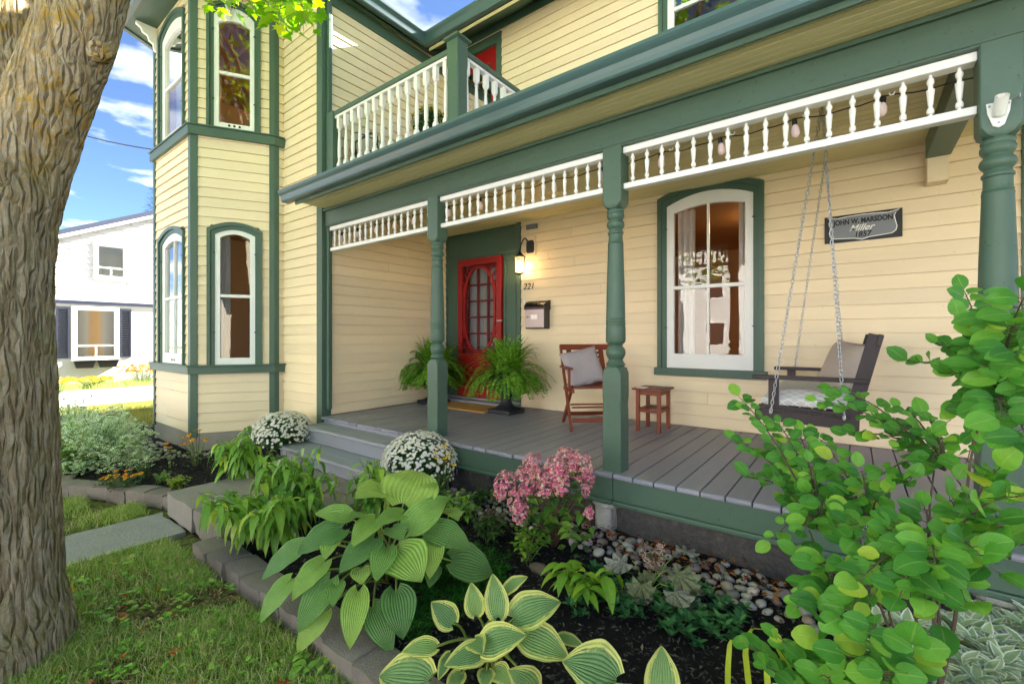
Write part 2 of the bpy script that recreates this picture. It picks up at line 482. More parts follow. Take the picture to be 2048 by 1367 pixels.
def band(mb, pts, d0, d1, z0, z1):
    """moulding along a polyline, right side outwards"""
    A, B = offset_line(pts, d0), offset_line(pts, d1)
    rows = [[(p[0], p[1], z0) for p in A], [(p[0], p[1], z0) for p in B], [(p[0], p[1], z1) for p in B], [(p[0], p[1], z1) for p in A]]
    n = len(pts); b = len(mb.v)
    for r in rows: mb.v += r
    for k in range(4):
        for i in range(n-1): mb.f.append((b+k*n+i, b+k*n+i+1, b+((k+1) % 4)*n+i+1, b+((k+1) % 4)*n+i))
    mb.f.append((b, b+n, b+2*n, b+3*n)); mb.f.append((b+n-1, b+4*n-1, b+3*n-1, b+2*n-1))
def plan(mb, poly, z0, z1):
    n = len(poly); b = len(mb.v)
    mb.v += [(x, y, z0) for x, y in poly]+[(x, y, z1) for x, y in poly]
    mb.f += [tuple(range(b+n-1, b-1, -1)), tuple(range(b+n, b+2*n))]
    for i in range(n): j = (i+1) % n; mb.f.append((b+i, b+j, b+n+j, b+n+i))
def arch(u0, u1, zb, zs, rise, n=12):
    P = [(u0, zb)]
    for i in range(n+1):
        t = i/n; P.append((u0+(u1-u0)*t, zs+rise*(1-(2*t-1)**2)))
    return P+[(u1, zb)]

def window(house, fr, cas, sash, gl, zb, zs_c, rise_c, zs_s, rise_s, zs_g, rise_g, zg, meet, mull=False, clips=True, vents=False, curtain=None, lab=None, dep=0.0):
    """arched sash window: casing (the part itself), sash, meeting rail, panes, curtains"""
    mb = MB()
    co, ci = arch(cas[0], cas[1], zb, zs_c, rise_c), arch(sash[0], sash[1], zb, zs_s, rise_s)
    cm = [((a*.55+b*.45), (c*.55+d*.45)) for (a, c), (b, d) in zip(co, ci)]
    mb.ring(co, ci, -.03, .026, fr); mb.ring(co, cm, .0265, .046, fr)
    w = obj('window', mb, GREEN, house, label=lab)
    mb = MB(); go = arch(gl[0], gl[1], zg, zs_g, rise_g)
    mb.ring(ci+[], go+[], -.032, .016, fr)
    mb.prism([(sash[0], zb+.001), (sash[1], zb+.001), (sash[1], zg), (sash[0], zg)], -.0315, .0155, fr)
    sh = obj('sash', mb, WHITE, w)
    mb = MB(); mb.prism([(gl[0], meet-.018), (gl[1], meet-.018), (gl[1], meet+.018), (gl[0], meet+.018)], -.028, .010, fr)
    obj('meeting_rail', mb, WHITE, w, bevel=.003)
    uc = (gl[0]+gl[1])/2
    cols = [(gl[0], gl[1])]
    if mull:
        mb = MB(); mb.prism([(uc-.011, zg), (uc+.011, zg), (uc+.011, zs_g+rise_g), (uc-.011, zs_g+rise_g)], -.022, .007, fr)
        obj('mullion', mb, WHITE, w); cols = [(gl[0], uc-.011), (uc+.011, gl[1])]
    for a, b in cols:
        for lo, hi in ((zg, meet-.018), (meet+.018, None)):
            mb = MB()
            if hi is None:
                top = [(u, z) for u, z in arch(gl[0], gl[1], zg, zs_g, rise_g, 24)[1:-1] if a-.001 <= u <= b+.001]
                mb.poly([fr(a, lo, -.012)]+[fr(b, lo, -.012)]+[fr(u, z, -.012) for u, z in reversed(top)])
            else: mb.poly([fr(a, lo, -.012), fr(b, lo, -.012), fr(b, hi, -.012), fr(a, hi, -.012)])
            obj('pane', mb, GLASS, w)
    if clips:
        for u in (sash[0]-.004, sash[1]+.004):
            for z in (zb+(zs_s-zb)*.25, zb+(zs_s-zb)*.86):
                mb = MB(); mb.box(-.016, .016, -.006, .006, -.006, .006)
                p = fr(u, z, .034)
                piece('latch', CLIPME, w, p)
    if vents:
        for k in (-1, 0, 1):
            mb = MB(); mb.prism([(uc+k*.055-.012, zb+.035), (uc+k*.055+.012, zb+.035), (uc+k*.055+.012, zb+.055), (uc+k*.055, zb+.062), (uc+k*.055-.012, zb+.055)], .0162, .019, fr)
            obj('vent_slot', mb, BLACKP, w)
    for (a, b) in (curtain or []):
        mb = MB(); rows = []
        for z in np.linspace(zg-.05, zs_g+rise_g, 12):
            rows.append([fr(a+(b-a)*t, z, -.13-.022*math.sin(t*(b-a)*95+z*.8)-.012*math.sin(t*37+2)) for t in np.linspace(0, 1, 60)])
        mb.quadgrid(rows); obj('curtain', mb, CURT, w, smooth=180, fix=False)
    return w
_m = MB(); _m.bar((-.014, -.004, .004), (.014, .004, -.004), .008, .008); _m.tube([(0, 0, 0), (0, -.012, 0)], .006, 6)
CLIPME = _m.mesh('latch'); CLIPME.materials.append(IRON)

# ================================================================ THE HOUSE
H = thing('clapboard_house', 'cream yellow clapboard house with green trim, two storey bay and red doors', 'house', (-4.88, 4.75, 0))
XW, YW, YF = -4.88, 4.75, 2.80                         # wing side wall, porch wall, wing front
A_, C_, B_ = (-5.8, 2.676), (-6.242, 1.94), (-7.62, 1.94)
cham_n = (.857, -.515)
A2, R2 = (-8.06, 2.676), (-8.06, 2.8)
ZE = 5.5
siding_wall(H, (XW, YW), (1.1, YW), (0, -1), .55, 2.96, [(0, 1.41, .55, 3.0), (3.25, 4.18, 1.10, 2.93)])
siding_wall(H, (XW, YW), (1.1, YW), (0, -1), 3.08, 5.76, [(.2, 1.07, 3.2, 5.55), (3.26, 4.2, 3.72, 5.5)])
siding_wall(H, (XW, YF), (XW, YW), (1, 0), .55, 5.52)
siding_wall(H, (-5.8, YF), (XW, YF), (0, -1), .31, 5.6)
siding_wall(H, (-5.8, 2.676), (-5.8, YF), (1, 0), .31, 5.6)
siding_wall(H, A_, C_, cham_n, .31, 5.62, [(.16, .675, 1.09, 2.80), (.18, .68, 3.93, 5.49)])
siding_wall(H, B_, C_, (0, -1), .31, 5.62, [(.255, 1.165, 1.09, 2.80), (.255, 1.165, 3.93, 5.49)])
siding_wall(H, (-8.06, 2.676), B_, (-.857, -.515), .31, 5.62, boards=False)
siding_wall(H, (-8.98, YF), (-8.06, YF), (0, -1), .31, 5.6, boards=False)
siding_wall(H, (-8.98, 12), (-8.98, YF), (-1, 0), .0, 5.6, boards=False)
siding_wall(H, (1.1, YW), (5.0, YW), (0, -1), .2, 5.76)
siding_wall(H, (5.0, YW), (5.0, 12), (1, 0), .0, 5.75, boards=False)
siding_wall(H, (5.0, 12), (-8.98, 12), (0, 1), .0, 5.75, boards=False)

# concrete foundation under the wing and bay
mb = MB(); band(mb, [R2, A2, B_, C_, A_, (-5.8, YF), (-4.95, YF)], -.06, .012, -.12, .312)
obj('foundation', mb, FOUND, H)
# green sill bands round the bay
for z0, z1 in ((1.02, 1.105), (3.845, 3.95)):
    mb = MB(); band(mb, [R2, A2, B_, C_, A_, (-5.8, YF-.001)], .0, .062, z0, z1); band(mb, [R2, A2, B_, C_, A_, (-5.8, YF-.001)], .0, .078, z1+.0005, z1+.018)
    obj('sill_band', mb, GREEN, H, bevel=.004)
# green corner boards of the bay: (corner, dir to either side)
def corner_board(p, q, r, w, d, z0, z1):
    a = Vector(q)-Vector(p); a = Vector(p)+a.normalized()*w; b = Vector(r)-Vector(p); b = Vector(p)+b.normalized()*w
    mb = MB(); band(mb, [tuple(a), p, tuple(b)], .0, d, z0, z1); return obj('corner_board', mb, GREEN, H, bevel=.003)
for z0, z1 in ((.27, 1.02), (1.124, 3.845), (3.969, 5.62)):
    corner_board(C_, B_, A_, .055, .03, z0, z1)
    corner_board(A_, C_, (-5.8, YF), .05, .03, z0, z1)
    corner_board(B_, A2, C_, .055, .03, z0, z1)
corner_board((XW, YF), (-5.8, YF), (XW, YW), .085, .03, .27, 5.5)
mb = MB(); mb.prism([(.935, .56), (1.06, .56), (1.06, 2.95), (.935, 2.95)], .0, .03, frame((0, YW), (1, YW), (0, -1))[0]); obj('corner_board', mb, GREEN, H, bevel=.003)
mb = MB(); plan(mb, [(XW+.031, YF+.02), (XW+.075, YF+.02), (XW+.075, YF+.075), (XW+.031, YF+.075)], .62, 5.35)
obj('downpipe', mb, GREEN, H, bevel=.012)
# windows of the bay
frc, _ = frame(A_, C_, cham_n); frb, _ = frame(B_, C_, (0, -1))
window(H, frc, (.127, .708), (.204, .629), (.262, .577), 1.124, 2.755, .093, 2.692, .064, 2.655, .05, 1.205, 1.956, curtain=[(.50, .60)], lab='arched bay window facing the porch, lower storey')
window(H, frc, (.146, .713), (.213, .640), (.262, .590), 3.969, 5.40, .13, 5.335, .115, 5.24, .05, 4.045, 4.652, vents=True, lab='arched bay window facing the porch, upper storey')
window(H, frb, (.215, 1.19), (.335, 1.125), (.43, 1.075), 1.124, 2.735, .12, 2.665, .10, 2.61, .06, 1.255, 1.955, mull=True, vents=True, curtain=[(.40, 1.10)], lab='arched bay window facing the street, lower storey')
window(H, frb, (.215, 1.19), (.335, 1.125), (.43, 1.075), 3.969, 5.42, .13, 5.34, .11, 5.24, .06, 4.06, 4.68, curtain=[(.40, 1.10)], lab='arched bay window facing the street, upper storey')
# the porch window and the one above it
frp, _ = frame((0, YW), (1, YW), (0, -1))
wp = window(H, frp, (-1.665, -.672), (-1.572, -.762), (-1.502, -.832), 1.138, 2.905, .105, 2.815, .095, 2.735, .05, 1.285, 1.965, mull=True,
            curtain=[(-1.51, -1.33), (-.92, -.82)], lab='large arched porch window with white sash')
mb = MB(); mb.prism([(-1.695, 1.06), (-.645, 1.06), (-.645, 1.137), (-1.695, 1.137)], .0, .06, frp); obj('sill', mb, GREEN, wp, bevel=.005)
wu = window(H, frp, (-1.655, -.66), (-1.566, -.76), (-1.50, -.832), 3.74, 5.40, .11, 5.32, .09, 5.24, .05, 3.88, 4.86, lab='white sash window above the porch roof')

# --- front door: green surround, red screen door, glazed door behind
mb = MB()
mb.prism([(-4.875, .585), (-4.60, .585), (-4.60, 2.575), (-4.875, 2.575)], -.06, -.015, frp)          # side panels and transom
mb.prism([(-3.785, .585), (-3.53, .585), (-3.53, 2.575), (-3.785, 2.575)], -.06, -.015, frp)
mb.prism([(-4.875, 2.575), (-3.53, 2.575), (-3.53, 2.96), (-4.875, 2.96)], -.06, -.015, frp)
ds = obj('door_surround', mb, GREEN, H)
def rect_ring(u0, u1, z0, z1, w):
    return [(u0, z0), (u0, z1), (u1, z1), (u1, z0)], [(u0+w, z0+w), (u0+w, z1-w), (u1-w, z1-w), (u1-w, z0+w)]
for (u0, u1, z0, z1) in ((-4.87, -4.625, 1.25, 2.55), (-4.87, -4.625, .62, 1.23), (-3.765, -3.56, .62, 2.55), (-4.87, -3.545, 2.60, 2.95)):
    mb = MB(); o, i = rect_ring(u0, u1, z0, z1, .03); mb.ring(o, i, -.014, .004, frp, True)
    obj('panel_moulding', mb, GREEN, ds, bevel=.004)
mb = MB()
mb.prism([(-3.53, .585), (-3.465, .585), (-3.465, 2.96), (-3.53, 2.96)], -.05, .035, frp); obj('door_casing', mb, GREEN, ds, bevel=.004)
mb = MB(); mb.box(-4.875, -3.46, 4.55, 4.748, .551, .586); mb.box(-4.875, -3.46, 4.70, 4.81, .5865, .607); obj('threshold', mb, STEPP, H, bevel=.006)
x0, x1, z0, z1 = -4.598, -3.79, .612, 2.565
mb = MB()
o = [(x0, z0), (x0, z1), (x1, z1), (x1, z0)]; i = [(x0+.085, 1.22), (x0+.085, z1-.09), (x1-.085, z1-.09), (x1-.085, 1.22)]
mb.ring(o, i, -.01, .028, frp, True)
sd = obj('screen_door', mb, RED, H, bevel=.004, label='red wooden screen door with oval fretwork')
mb = MB(); mb.prism([(x0+.08, z0+.12), (x1-.08, z0+.12), (x1-.08, 1.02), (x0+.08, 1.02)], -.004, .0085, frp); obj('panel', mb, RED, sd)
mb = MB(); ou, iu = rect_ring(x0+.085, x1-.085, z0+.14, .99, .022); mb.ring(ou, iu, .029, .036, frp, True); obj('panel_moulding', mb, RED, sd, bevel=.003)
cxd, rx = (x0+x1)/2, (x1-x0)/2-.105
def oval(r, dz):
    P = []
    for k in range(48):
        t = 2*PI*k/48; c_, s_ = math.cos(t), math.sin(t)
        P.append((cxd+r*math.copysign(abs(c_)**.9, c_), 1.845+dz*math.copysign(abs(s_)**.8, s_)))
    return P
mb = MB(); mb.ring(oval(rx, .615), oval(rx-.032, .58), .004, .024, frp, True); obj('oval_fretwork', mb, RED, sd)
for sx in (-1, 1):
    for pts in ([(cxd+sx*(rx-.02), 2.20), (cxd+sx*(rx+.035), 1.92), (cxd+sx*(rx+.035), 1.70), (cxd+sx*(rx-.03), 1.45)],):
        mb = MB()
        for a, b in zip(pts, pts[1:]): mb.bar(frp(a[0], a[1], .016), frp(b[0], b[1], .016), .024, .016, (0, 1, 0))
        obj('fretwork_bar', mb, RED, sd)
    for sz in (-1, 1):
        for k, t in enumerate((.55, .75, .95)):
            mb = MB(); a = (cxd+sx*rx*math.cos(t)**.9, 1.845+sz*.60*math.sin(t)**.8); b = (a[0]+sx*.09*math.cos(t), a[1]+sz*.10*math.sin(t))
            mb.bar(frp(a[0], a[1], .014), frp(b[0], b[1], .014), .018, .014, (0, 1, 0)); obj('spoke', mb, RED, sd)
for k in range(8):
    u = x0+.13+k*(x1-x0-.26)/7; mb = MB(); mb.bar(frp(u, 1.05, .012), frp(u, 1.20, .012), .022, .016, (0, 1, 0)); obj('spoke', mb, RED, sd)
mb = MB(); mb.prism([(x0+.08, 1.02), (x1-.08, 1.02), (x1-.08, 1.06), (x0+.08, 1.06)], -.008, .0245, frp); mb.prism([(x0+.08, 1.19), (x1-.08, 1.19), (x1-.08, 1.225), (x0+.08, 1.225)], -.008, .0245, frp); obj('rail', mb, RED, sd)
sc = NT('insect_screen'); tr = sc.new('ShaderNodeBsdfTransparent'); df = sc.new('ShaderNodeBsdfDiffuse'); df.inputs[0].default_value = G(60, 60, 62)
mx = sc.new('ShaderNodeMixShader'); mx.inputs[0].default_value = .38; sc.link(tr.outputs[0], mx.inputs[1]); sc.link(df.outputs[0], mx.inputs[2]); sc.link(mx.outputs[0], sc.out.inputs[0])
mb = MB(); mb.poly([frp(x0+.08, 1.02, .0), frp(x1-.08, 1.02, .0), frp(x1-.08, z1-.08, .0), frp(x0+.08, z1-.08, .0)]); obj('screen', mb, sc.m, sd)
mb = MB(); mb.bar(frp(x1-.05, 1.68, .05), frp(x1+.03, 1.68, .05), .02, .012, (0, 1, 0)); mb.bar(frp(x1-.045, 1.68, .03), frp(x1-.045, 1.68, .06), .014, .014); obj('latch', mb, CHROME, sd)
mb = MB(); mb.tube([frp(x1-.04, 1.30, .028), frp(x1-.04, 1.31, .06), frp(x1-.04, 1.42, .06), frp(x1-.04, 1.43, .028)], .009, 8); obj('handle', mb, IRON, sd, smooth=60)
# glazed inner door
o = [(x0, .6), (x0, z1), (x1, z1), (x1, .6)]; i = [(x0+.12, 1.28), (x0+.12, z1-.13), (x1-.12, z1-.13), (x1-.12, 1.28)]
mb = MB(); mb.ring(o, i, -.095, -.055, frp, True); idr = obj('front_door', mb, RED, H)
for k in (1, 2):
    u = x0+.12+k*(x1-x0-.24)/3; mb = MB(); mb.prism([(u-.012, 1.28), (u+.012, 1.28), (u+.012, z1-.13), (u-.012, z1-.13)], -.09, -.06, frp); obj('muntin', mb, RED, idr)
for k in range(1, 5):
    z = 1.28+k*(z1-.13-1.28)/5; mb = MB(); mb.prism([(x0+.12, z-.012), (x1-.12, z-.012), (x1-.12, z+.012), (x0+.12, z+.012)], -.088, -.062, frp); obj('muntin', mb, RED, idr)
mb = MB(); mb.quadgrid([[frp(x0+.1+t*(x1-x0-.2), z, -.13-.012*math.sin(t*60)) for t in np.linspace(0, 1, 60)] for z in (1.2, 1.8, 2.5)]); obj('door_curtain', mb, CURT, idr, smooth=180, fix=False)

# --- red balcony door
x0, x1, z0, z1 = -4.62, -3.875, 3.3, 5.44
mb = MB(); mb.ring([(-4.70, 3.25), (-4.70, 5.58), (-3.79, 5.58), (-3.79, 3.25)], [(x0, 3.25), (x0, z1+.01), (x1, z1+.01), (x1, 3.25)], -.05, .03, frp)
bd = obj('balcony_door', mb, GREEN, H, label='red balcony door in a green frame')
mb = MB(); mb.ring([(x0, z0), (x0, z1), (x1, z1), (x1, z0)], [(x0+.11, z0+.3), (x0+.11, z1-.20), (x1-.11, z1-.20), (x1-.11, z0+.3)], -.045, .0, frp, True); obj('door_leaf', mb, RED, bd, bevel=.004)
mb = MB(); mb.poly([frp(x0+.1, z0+.25, -.03), frp(x1-.1, z0+.25, -.03), frp(x1-.1, z1-.15, -.03), frp(x0+.1, z1-.15, -.03)]); obj('pane', mb, GLASS, bd)

# --- rooms behind the glass
def room(x0, x1, y0, y1, z0, z1):
    mb = MB(); mb.poly([(x0, y0, z0), (x0, y1, z0), (x0, y1, z1), (x0, y0, z1)]); mb.poly([(x1, y0, z0), (x1, y0, z1), (x1, y1, z1), (x1, y1, z0)]); mb.poly([(x0, y1, z0), (x1, y1, z0), (x1, y1, z1), (x0, y1, z1)])
    r = obj('room', mb, DARKROOM, H, fix=False)
    mb = MB(); mb.poly([(x0, y0-1.0, z1), (x1, y0-1.0, z1), (x1, y1, z1), (x0, y1, z1)]); obj('ceiling', mb, ROOMCEIL, r, fix=False)
    mb = MB(); mb.poly([(x0, y0-1.0, z0), (x0, y1, z0), (x1, y1, z0), (x1, y0-1.0, z0)]); obj('floor', mb, ROOMFLOOR, r, fix=False)
    return r
# wing rooms take in the bay, so their ceilings follow its outline
def bay_room(z0, z1):
    mb = MB()
    for a, b in (((-8.9, 2.92), (-8.9, 7)), ((-8.9, 7), (-5.0, 7)), ((-5.0, 7), (-5.0, 2.92))): mb.poly([(*a, z0), (*b, z0), (*b, z1), (*a, z1)])
    r = obj('room', mb, DARKROOM, H, fix=False)
    P = [(-8.9, 7), (-8.9, 2.92), (-7.9, 2.72), (-7.55, 2.05), (-6.32, 2.05), (-5.95, 2.72), (-5.0, 2.92), (-5.0, 7)]
    mb = MB(); mb.poly([(x, y, z1) for x, y in P]); obj('ceiling', mb, ROOMCEIL, r, fix=False)
    mb = MB(); mb.poly([(x, y, z0) for x, y in P]); obj('floor', mb, ROOMFLOOR, r, fix=False)
bay_room(.35, 3.2); bay_room(3.3, 5.6)
for (x0, x1, z0, z1) in ((-3.4, .9, .56, 3.05), (-4.7, .9, 3.2, 5.7)):
    mb = MB(); y0, y1 = 4.86, 9.0
    mb.poly([(x0, y0, z0), (x0, y1, z0), (x0, y1, z1), (x0, y0, z1)]); mb.poly([(x1, y0, z0), (x1, y0, z1), (x1, y1, z1), (x1, y1, z0)]); mb.poly([(x0, y1, z0), (x1, y1, z0), (x1, y1, z1), (x0, y1, z1)])
    r = obj('room', mb, DARKROOM, H, fix=False)
    mb = MB(); mb.poly([(x0, y0, z1), (x1, y0, z1), (x1, y1, z1), (x0, y1, z1)]); obj('ceiling', mb, ROOMCEIL, r, fix=False)
    mb = MB(); mb.poly([(x0, y0, z0), (x0, y1, z0), (x1, y1, z0), (x1, y0, z0)]); obj('floor', mb, ROOMFLOOR, r, fix=False)

# --- roofs, eaves and gutters
DKGREEN = GREEN
def slab(mb, a, b, c, d, t):
    """roof slab under four top corners"""
    k = len(mb.v); mb.v += [tuple(p) for p in (a, b, c, d)]+[(p[0], p[1], p[2]-t) for p in (a, b, c, d)]
    mb.f += [(k, k+1, k+2, k+3), (k+7, k+6, k+5, k+4)]+[(k+i, k+4+i, k+4+(i+1) % 4, k+(i+1) % 4) for i in range(4)]
mb = MB(); slab(mb, (-4.75, 4.24, 5.60), (5.3, 4.24, 5.60), (5.3, 8.6, 8.36), (-6.8, 8.6, 8.36), .03); slab(mb, (-6.8, 8.6, 8.36), (5.3, 8.6, 8.36), (5.3, 12.9, 5.6), (-6.8, 12.9, 5.6), .03)
obj('roof', mb, SHINGLE, H)
mb = MB(); slab(mb, (-4.70, 2.50, 5.60), (-4.70, 4.26, 5.60), (-6.93, 9.0, 7.62), (-6.93, 2.50, 7.62), .03); slab(mb, (-9.16, 2.50, 5.60), (-6.93, 2.50, 7.62), (-6.93, 12.5, 7.62), (-9.16, 12.5, 5.60), .03)
obj('roof', mb, SHINGLE, H)
mb = MB(); mb.poly([(-8.98, 2.8, 5.55), (-4.88, 2.8, 5.55), (-6.93, 2.8, 7.45)]); obj('gable', mb, CREAM, H)
# soffits: sloping under the main roof, level under the wing
mb = MB(); mb.poly([(-4.73, 4.26, 5.44), (1.4, 4.26, 5.44), (1.4, 4.75, 5.73), (-4.9, 4.75, 5.73)]); obj('soffit', mb, GREEN, H)
mb = MB(); mb.poly([(-4.745, 2.55, 5.44), (-4.745, 4.30, 5.44), (-4.745, 4.9, 5.6), (-4.89, 4.9, 5.6), (-4.89, 2.55, 5.47)]); obj('soffit', mb, GREEN, H)
mb = MB(); mb.prism([(XW-.05, 5.60), (1.1, 5.60), (1.1, 5.735), (XW-.05, 5.735)], .0, .03, frp); obj('frieze_board', mb, GREEN, H)
mb = MB(); mb.box(XW, XW+.03, YF+.04, 4.74, 5.33, 5.47); obj('frieze_board', mb, GREEN, H)
def gutter(name, path, prof, parent, mat=GUTTER):
    """K-style gutter: prof = (out, z) outline swept along a mitred plan path, right side outwards"""
    n = len(path); rows = []
    for o_, z in prof: rows.append([(p[0], p[1], z) for p in offset_line(path, o_)])
    mb = MB(); mb.quadgrid(rows)
    for k in (0, n-1): mb.poly([rows[i][k] for i in range(len(rows))])
    return obj(name, mb, mat, parent)
def kprof(z0, out=.115, h=.115): return [(.0, z0+h), (.0, z0), (out*.58, z0), (out*.66, z0+h*.1), (out*.70, z0+h*.32), (out*.78, z0+h*.55), (out*.93, z0+h*.72), (out, z0+h*.82), (out, z0+h), (out*.92, z0+h), (out*.92, z0+h*.86), (.02, z0+h*.3), (.02, z0+h)]
gp = [(-4.735, 2.5), (-4.735, 4.24), (5.3, 4.24)]
gutter('gutter', list(reversed(gp))[::-1], [(-o_ if False else o_, z) for o_, z in kprof(5.46, .10, .15)], H)
mb = MB(); mb.box(-4.70, 1.5, 4.262, 4.275, 5.425, 5.46); obj('fascia', mb, BEAD, H)
# bay eave with scroll bracket
eave = offset_line([R2, A2, B_, C_, A_, (-5.8, YF-.001)], .30); wallp = offset_line([R2, A2, B_, C_, A_, (-5.8, YF-.001)], -.05)
mb = MB(); P = eave+[(-5.8, 3.4), (-8.06, 3.4)]; plan(mb, P, 5.62, 5.66); obj('bay_soffit', mb, GREEN, H)
gutter('bay_gutter', eave, [(o_, z) for o_, z in kprof(5.60, .10, .12)], H)
mb = MB(); k = len(mb.v); mb.v = [(x, y, 5.73) for x, y in eave]+[(-6.93, 3.2, 6.2)]; mb.f = [(i, i+1, len(eave)) for i in range(len(eave)-1)]; obj('bay_roof', mb, SHINGLE, H)
for (bx, by, dx, dy) in ((B_[0]+.1, B_[1], 0, -1), (-6.05, 2.26, .857, -.515)):
    frk, _ = frame((bx, by), (bx+dx, by+dy), (-dy, dx))
    prof = [(.02, 5.30), (.02, 5.615), (.24, 5.615), (.24, 5.58), (.19, 5.55), (.17, 5.50), (.12, 5.48), (.10, 5.42), (.06, 5.40), (.05, 5.32)]
    mb = MB(); mb.prism(prof, -.025, .025, frk); obj('bracket', mb, WHITE, H, bevel=.004)

# ================================================================ THE PORCH
P = thing('front_porch', 'covered front porch with grey plank floor, turned green posts and white spindle frieze', 'porch', (-2.0, 2.8, 0))
ZD, ZB, ZS = .55, 2.72, 2.92                 # deck, beam underside, soffit
mb = MB(); mb.box(-4.84, 2.2, 2.80, 4.74, .40, .515); dk = obj('deck', mb, GREEN, P)
x = -4.85; random.seed(3)
while x < 2.2:
    w = .1375; ye = 2.762+random.uniform(-.004, .004); h = ZD+random.uniform(-.0012, .0012)
    m = MB()
    prof = [(ye, .519), (ye-.004, .530), (ye-.003, h-.008), (ye+.007, h), (4.742, h), (4.742, .519)]
    m.v = [(x+.0042, y, z) for y, z in prof]+[(x+w-.0042, y, z) for y, z in prof]
    n = len(prof); m.f = [tuple(range(n)), tuple(range(2*n-1, n-1, -1))]+[(i, n+i, n+(i+1) % n, (i+1) % n) for i in range(n)]
    obj('plank', m, DECK, dk, bevel=.0015); x += w
# skirt board in two lengths with a drip moulding, and the wire-screened void beneath
for a, b in ((-3.18, -1.285), (-1.282, 2.2)):
    mb = MB(); mb.box(a, b, 2.782, 2.812, .372, .517); obj('skirt_board', mb, GREEN, P, bevel=.003)
    mb = MB(); mb.box(a, b, 2.768, 2.814, .338, .3705); obj('skirt_moulding', mb, GREEN, P, bevel=.008)
WIRE = NT('wire_screened_rubble'); v = WIRE.vec((1, 1, 1), 'World')
nn = WIRE.noise(v, 24, 6, .7); n3 = WIRE.noise(v, 120, 3, .6)
vo = WIRE.new('ShaderNodeTexVoronoi'); vo.inputs['Scale'].default_value = 42; WIRE.link(v, vo.inputs['Vector'])
WIRE.done(WIRE.mix(n3, WIRE.ramp(nn, [(.3, G(62, 60, 60)), (.55, G(104, 100, 98)), (.75, G(146, 140, 134))]), G(96, 92, 90)), .95, WIRE.bump(vo.outputs[0], .7, .012), .1)
mb = MB(); mb.quadgrid([[(x, 2.84+.05*mnoise.noise((x*3, z*6, 0))-(.10 if z < .12 else 0), z) for x in np.linspace(-3.2, 1.2, 90)] for z in np.linspace(.0, .40, 12)])
obj('underfloor_screen', mb, WIRE.m, P, smooth=180)
WIREM = plain('screen_wire', G(88, 88, 88), .5, .1, 30, .05, .001, .5, .6)
mb = MB()
for k in range(0, 330):
    xx = -3.15+k*.0127; mb.bar((xx, 2.80+.006*math.sin(k*.7), .05), (xx, 2.804, .345), .0012, .0012)
for k in range(22):
    zz = .06+k*.0127; mb.bar((-3.15, 2.801, zz), (1.0, 2.801, zz), .0012, .0012)
tag(obj('wire_mesh', mb, WIREM, P, fix=False), kind='stuff')
PIER = plain('rough_pier_concrete', G(206, 202, 196), .9, .2, 12, .9, .02, .15)
for px_ in (-1.36, -3.08, .50):
    mb = MB(); mb.lathe([(.088, -.02), (.09, .05), (.086, .2), (.088, .30), (.105, .315), (.105, .338)], 20, (px_, 2.872 if px_ > -2 else 2.93, 0)); obj('pier', mb, PIER, P, smooth=40)

# steps: two treads before the deck edge
def tread(x0, x1, y0, y1, z, zl):
    mb = MB(); r = .012
    prof = [(y0, z-.034), (y0-.004, z-.02), (y0-.002, z-.006), (y0+.008, z), (y1, z), (y1, z-.034)]
    n = len(prof); mb.v = [(x0, y, zz) for y, zz in prof]+[(x1, y, zz) for y, zz in prof]
    mb.f = [tuple(range(n)), tuple(range(2*n-1, n-1, -1))]+[(i, n+i, n+(i+1) % n, (i+1) % n) for i in range(n)]
    return mb
st = None
for (x0, x1, yn, yb, z, zl) in ((-4.83, -3.25, 2.525, 2.80, .485, .325), (-4.80, -3.12, 2.262, 2.56, .322, .17)):
    mb = MB(); mb.box(x0+.02, x1-.015, yn+.028, yn+.05, zl+.001, z-.035); st = obj('step', mb, STEPP, P)
    ym = (yn+yb)/2-.02
    obj('tread', tread(x0, x1, yn, ym-.003, z, zl), STEPP, st); obj('tread', tread(x0, x1, ym+.002, yb, z-.001, zl), STEPP, st)
    mb = MB(); mb.box(x1-.014, x1+.004, yn+.02, 2.80, .15, z-.036); obj('stringer', mb, IRON if z > .4 else GREEN, st)
    mb = MB(); mb.box(x0-.0, x0+.019, yn+.02, 2.80, .15, z-.036); obj('stringer', mb, STEPP, st)
mb = MB(); mb.box(-4.83, -3.19, 2.785, 2.81, .455, .517); obj('top_riser', mb, STEPP, P)

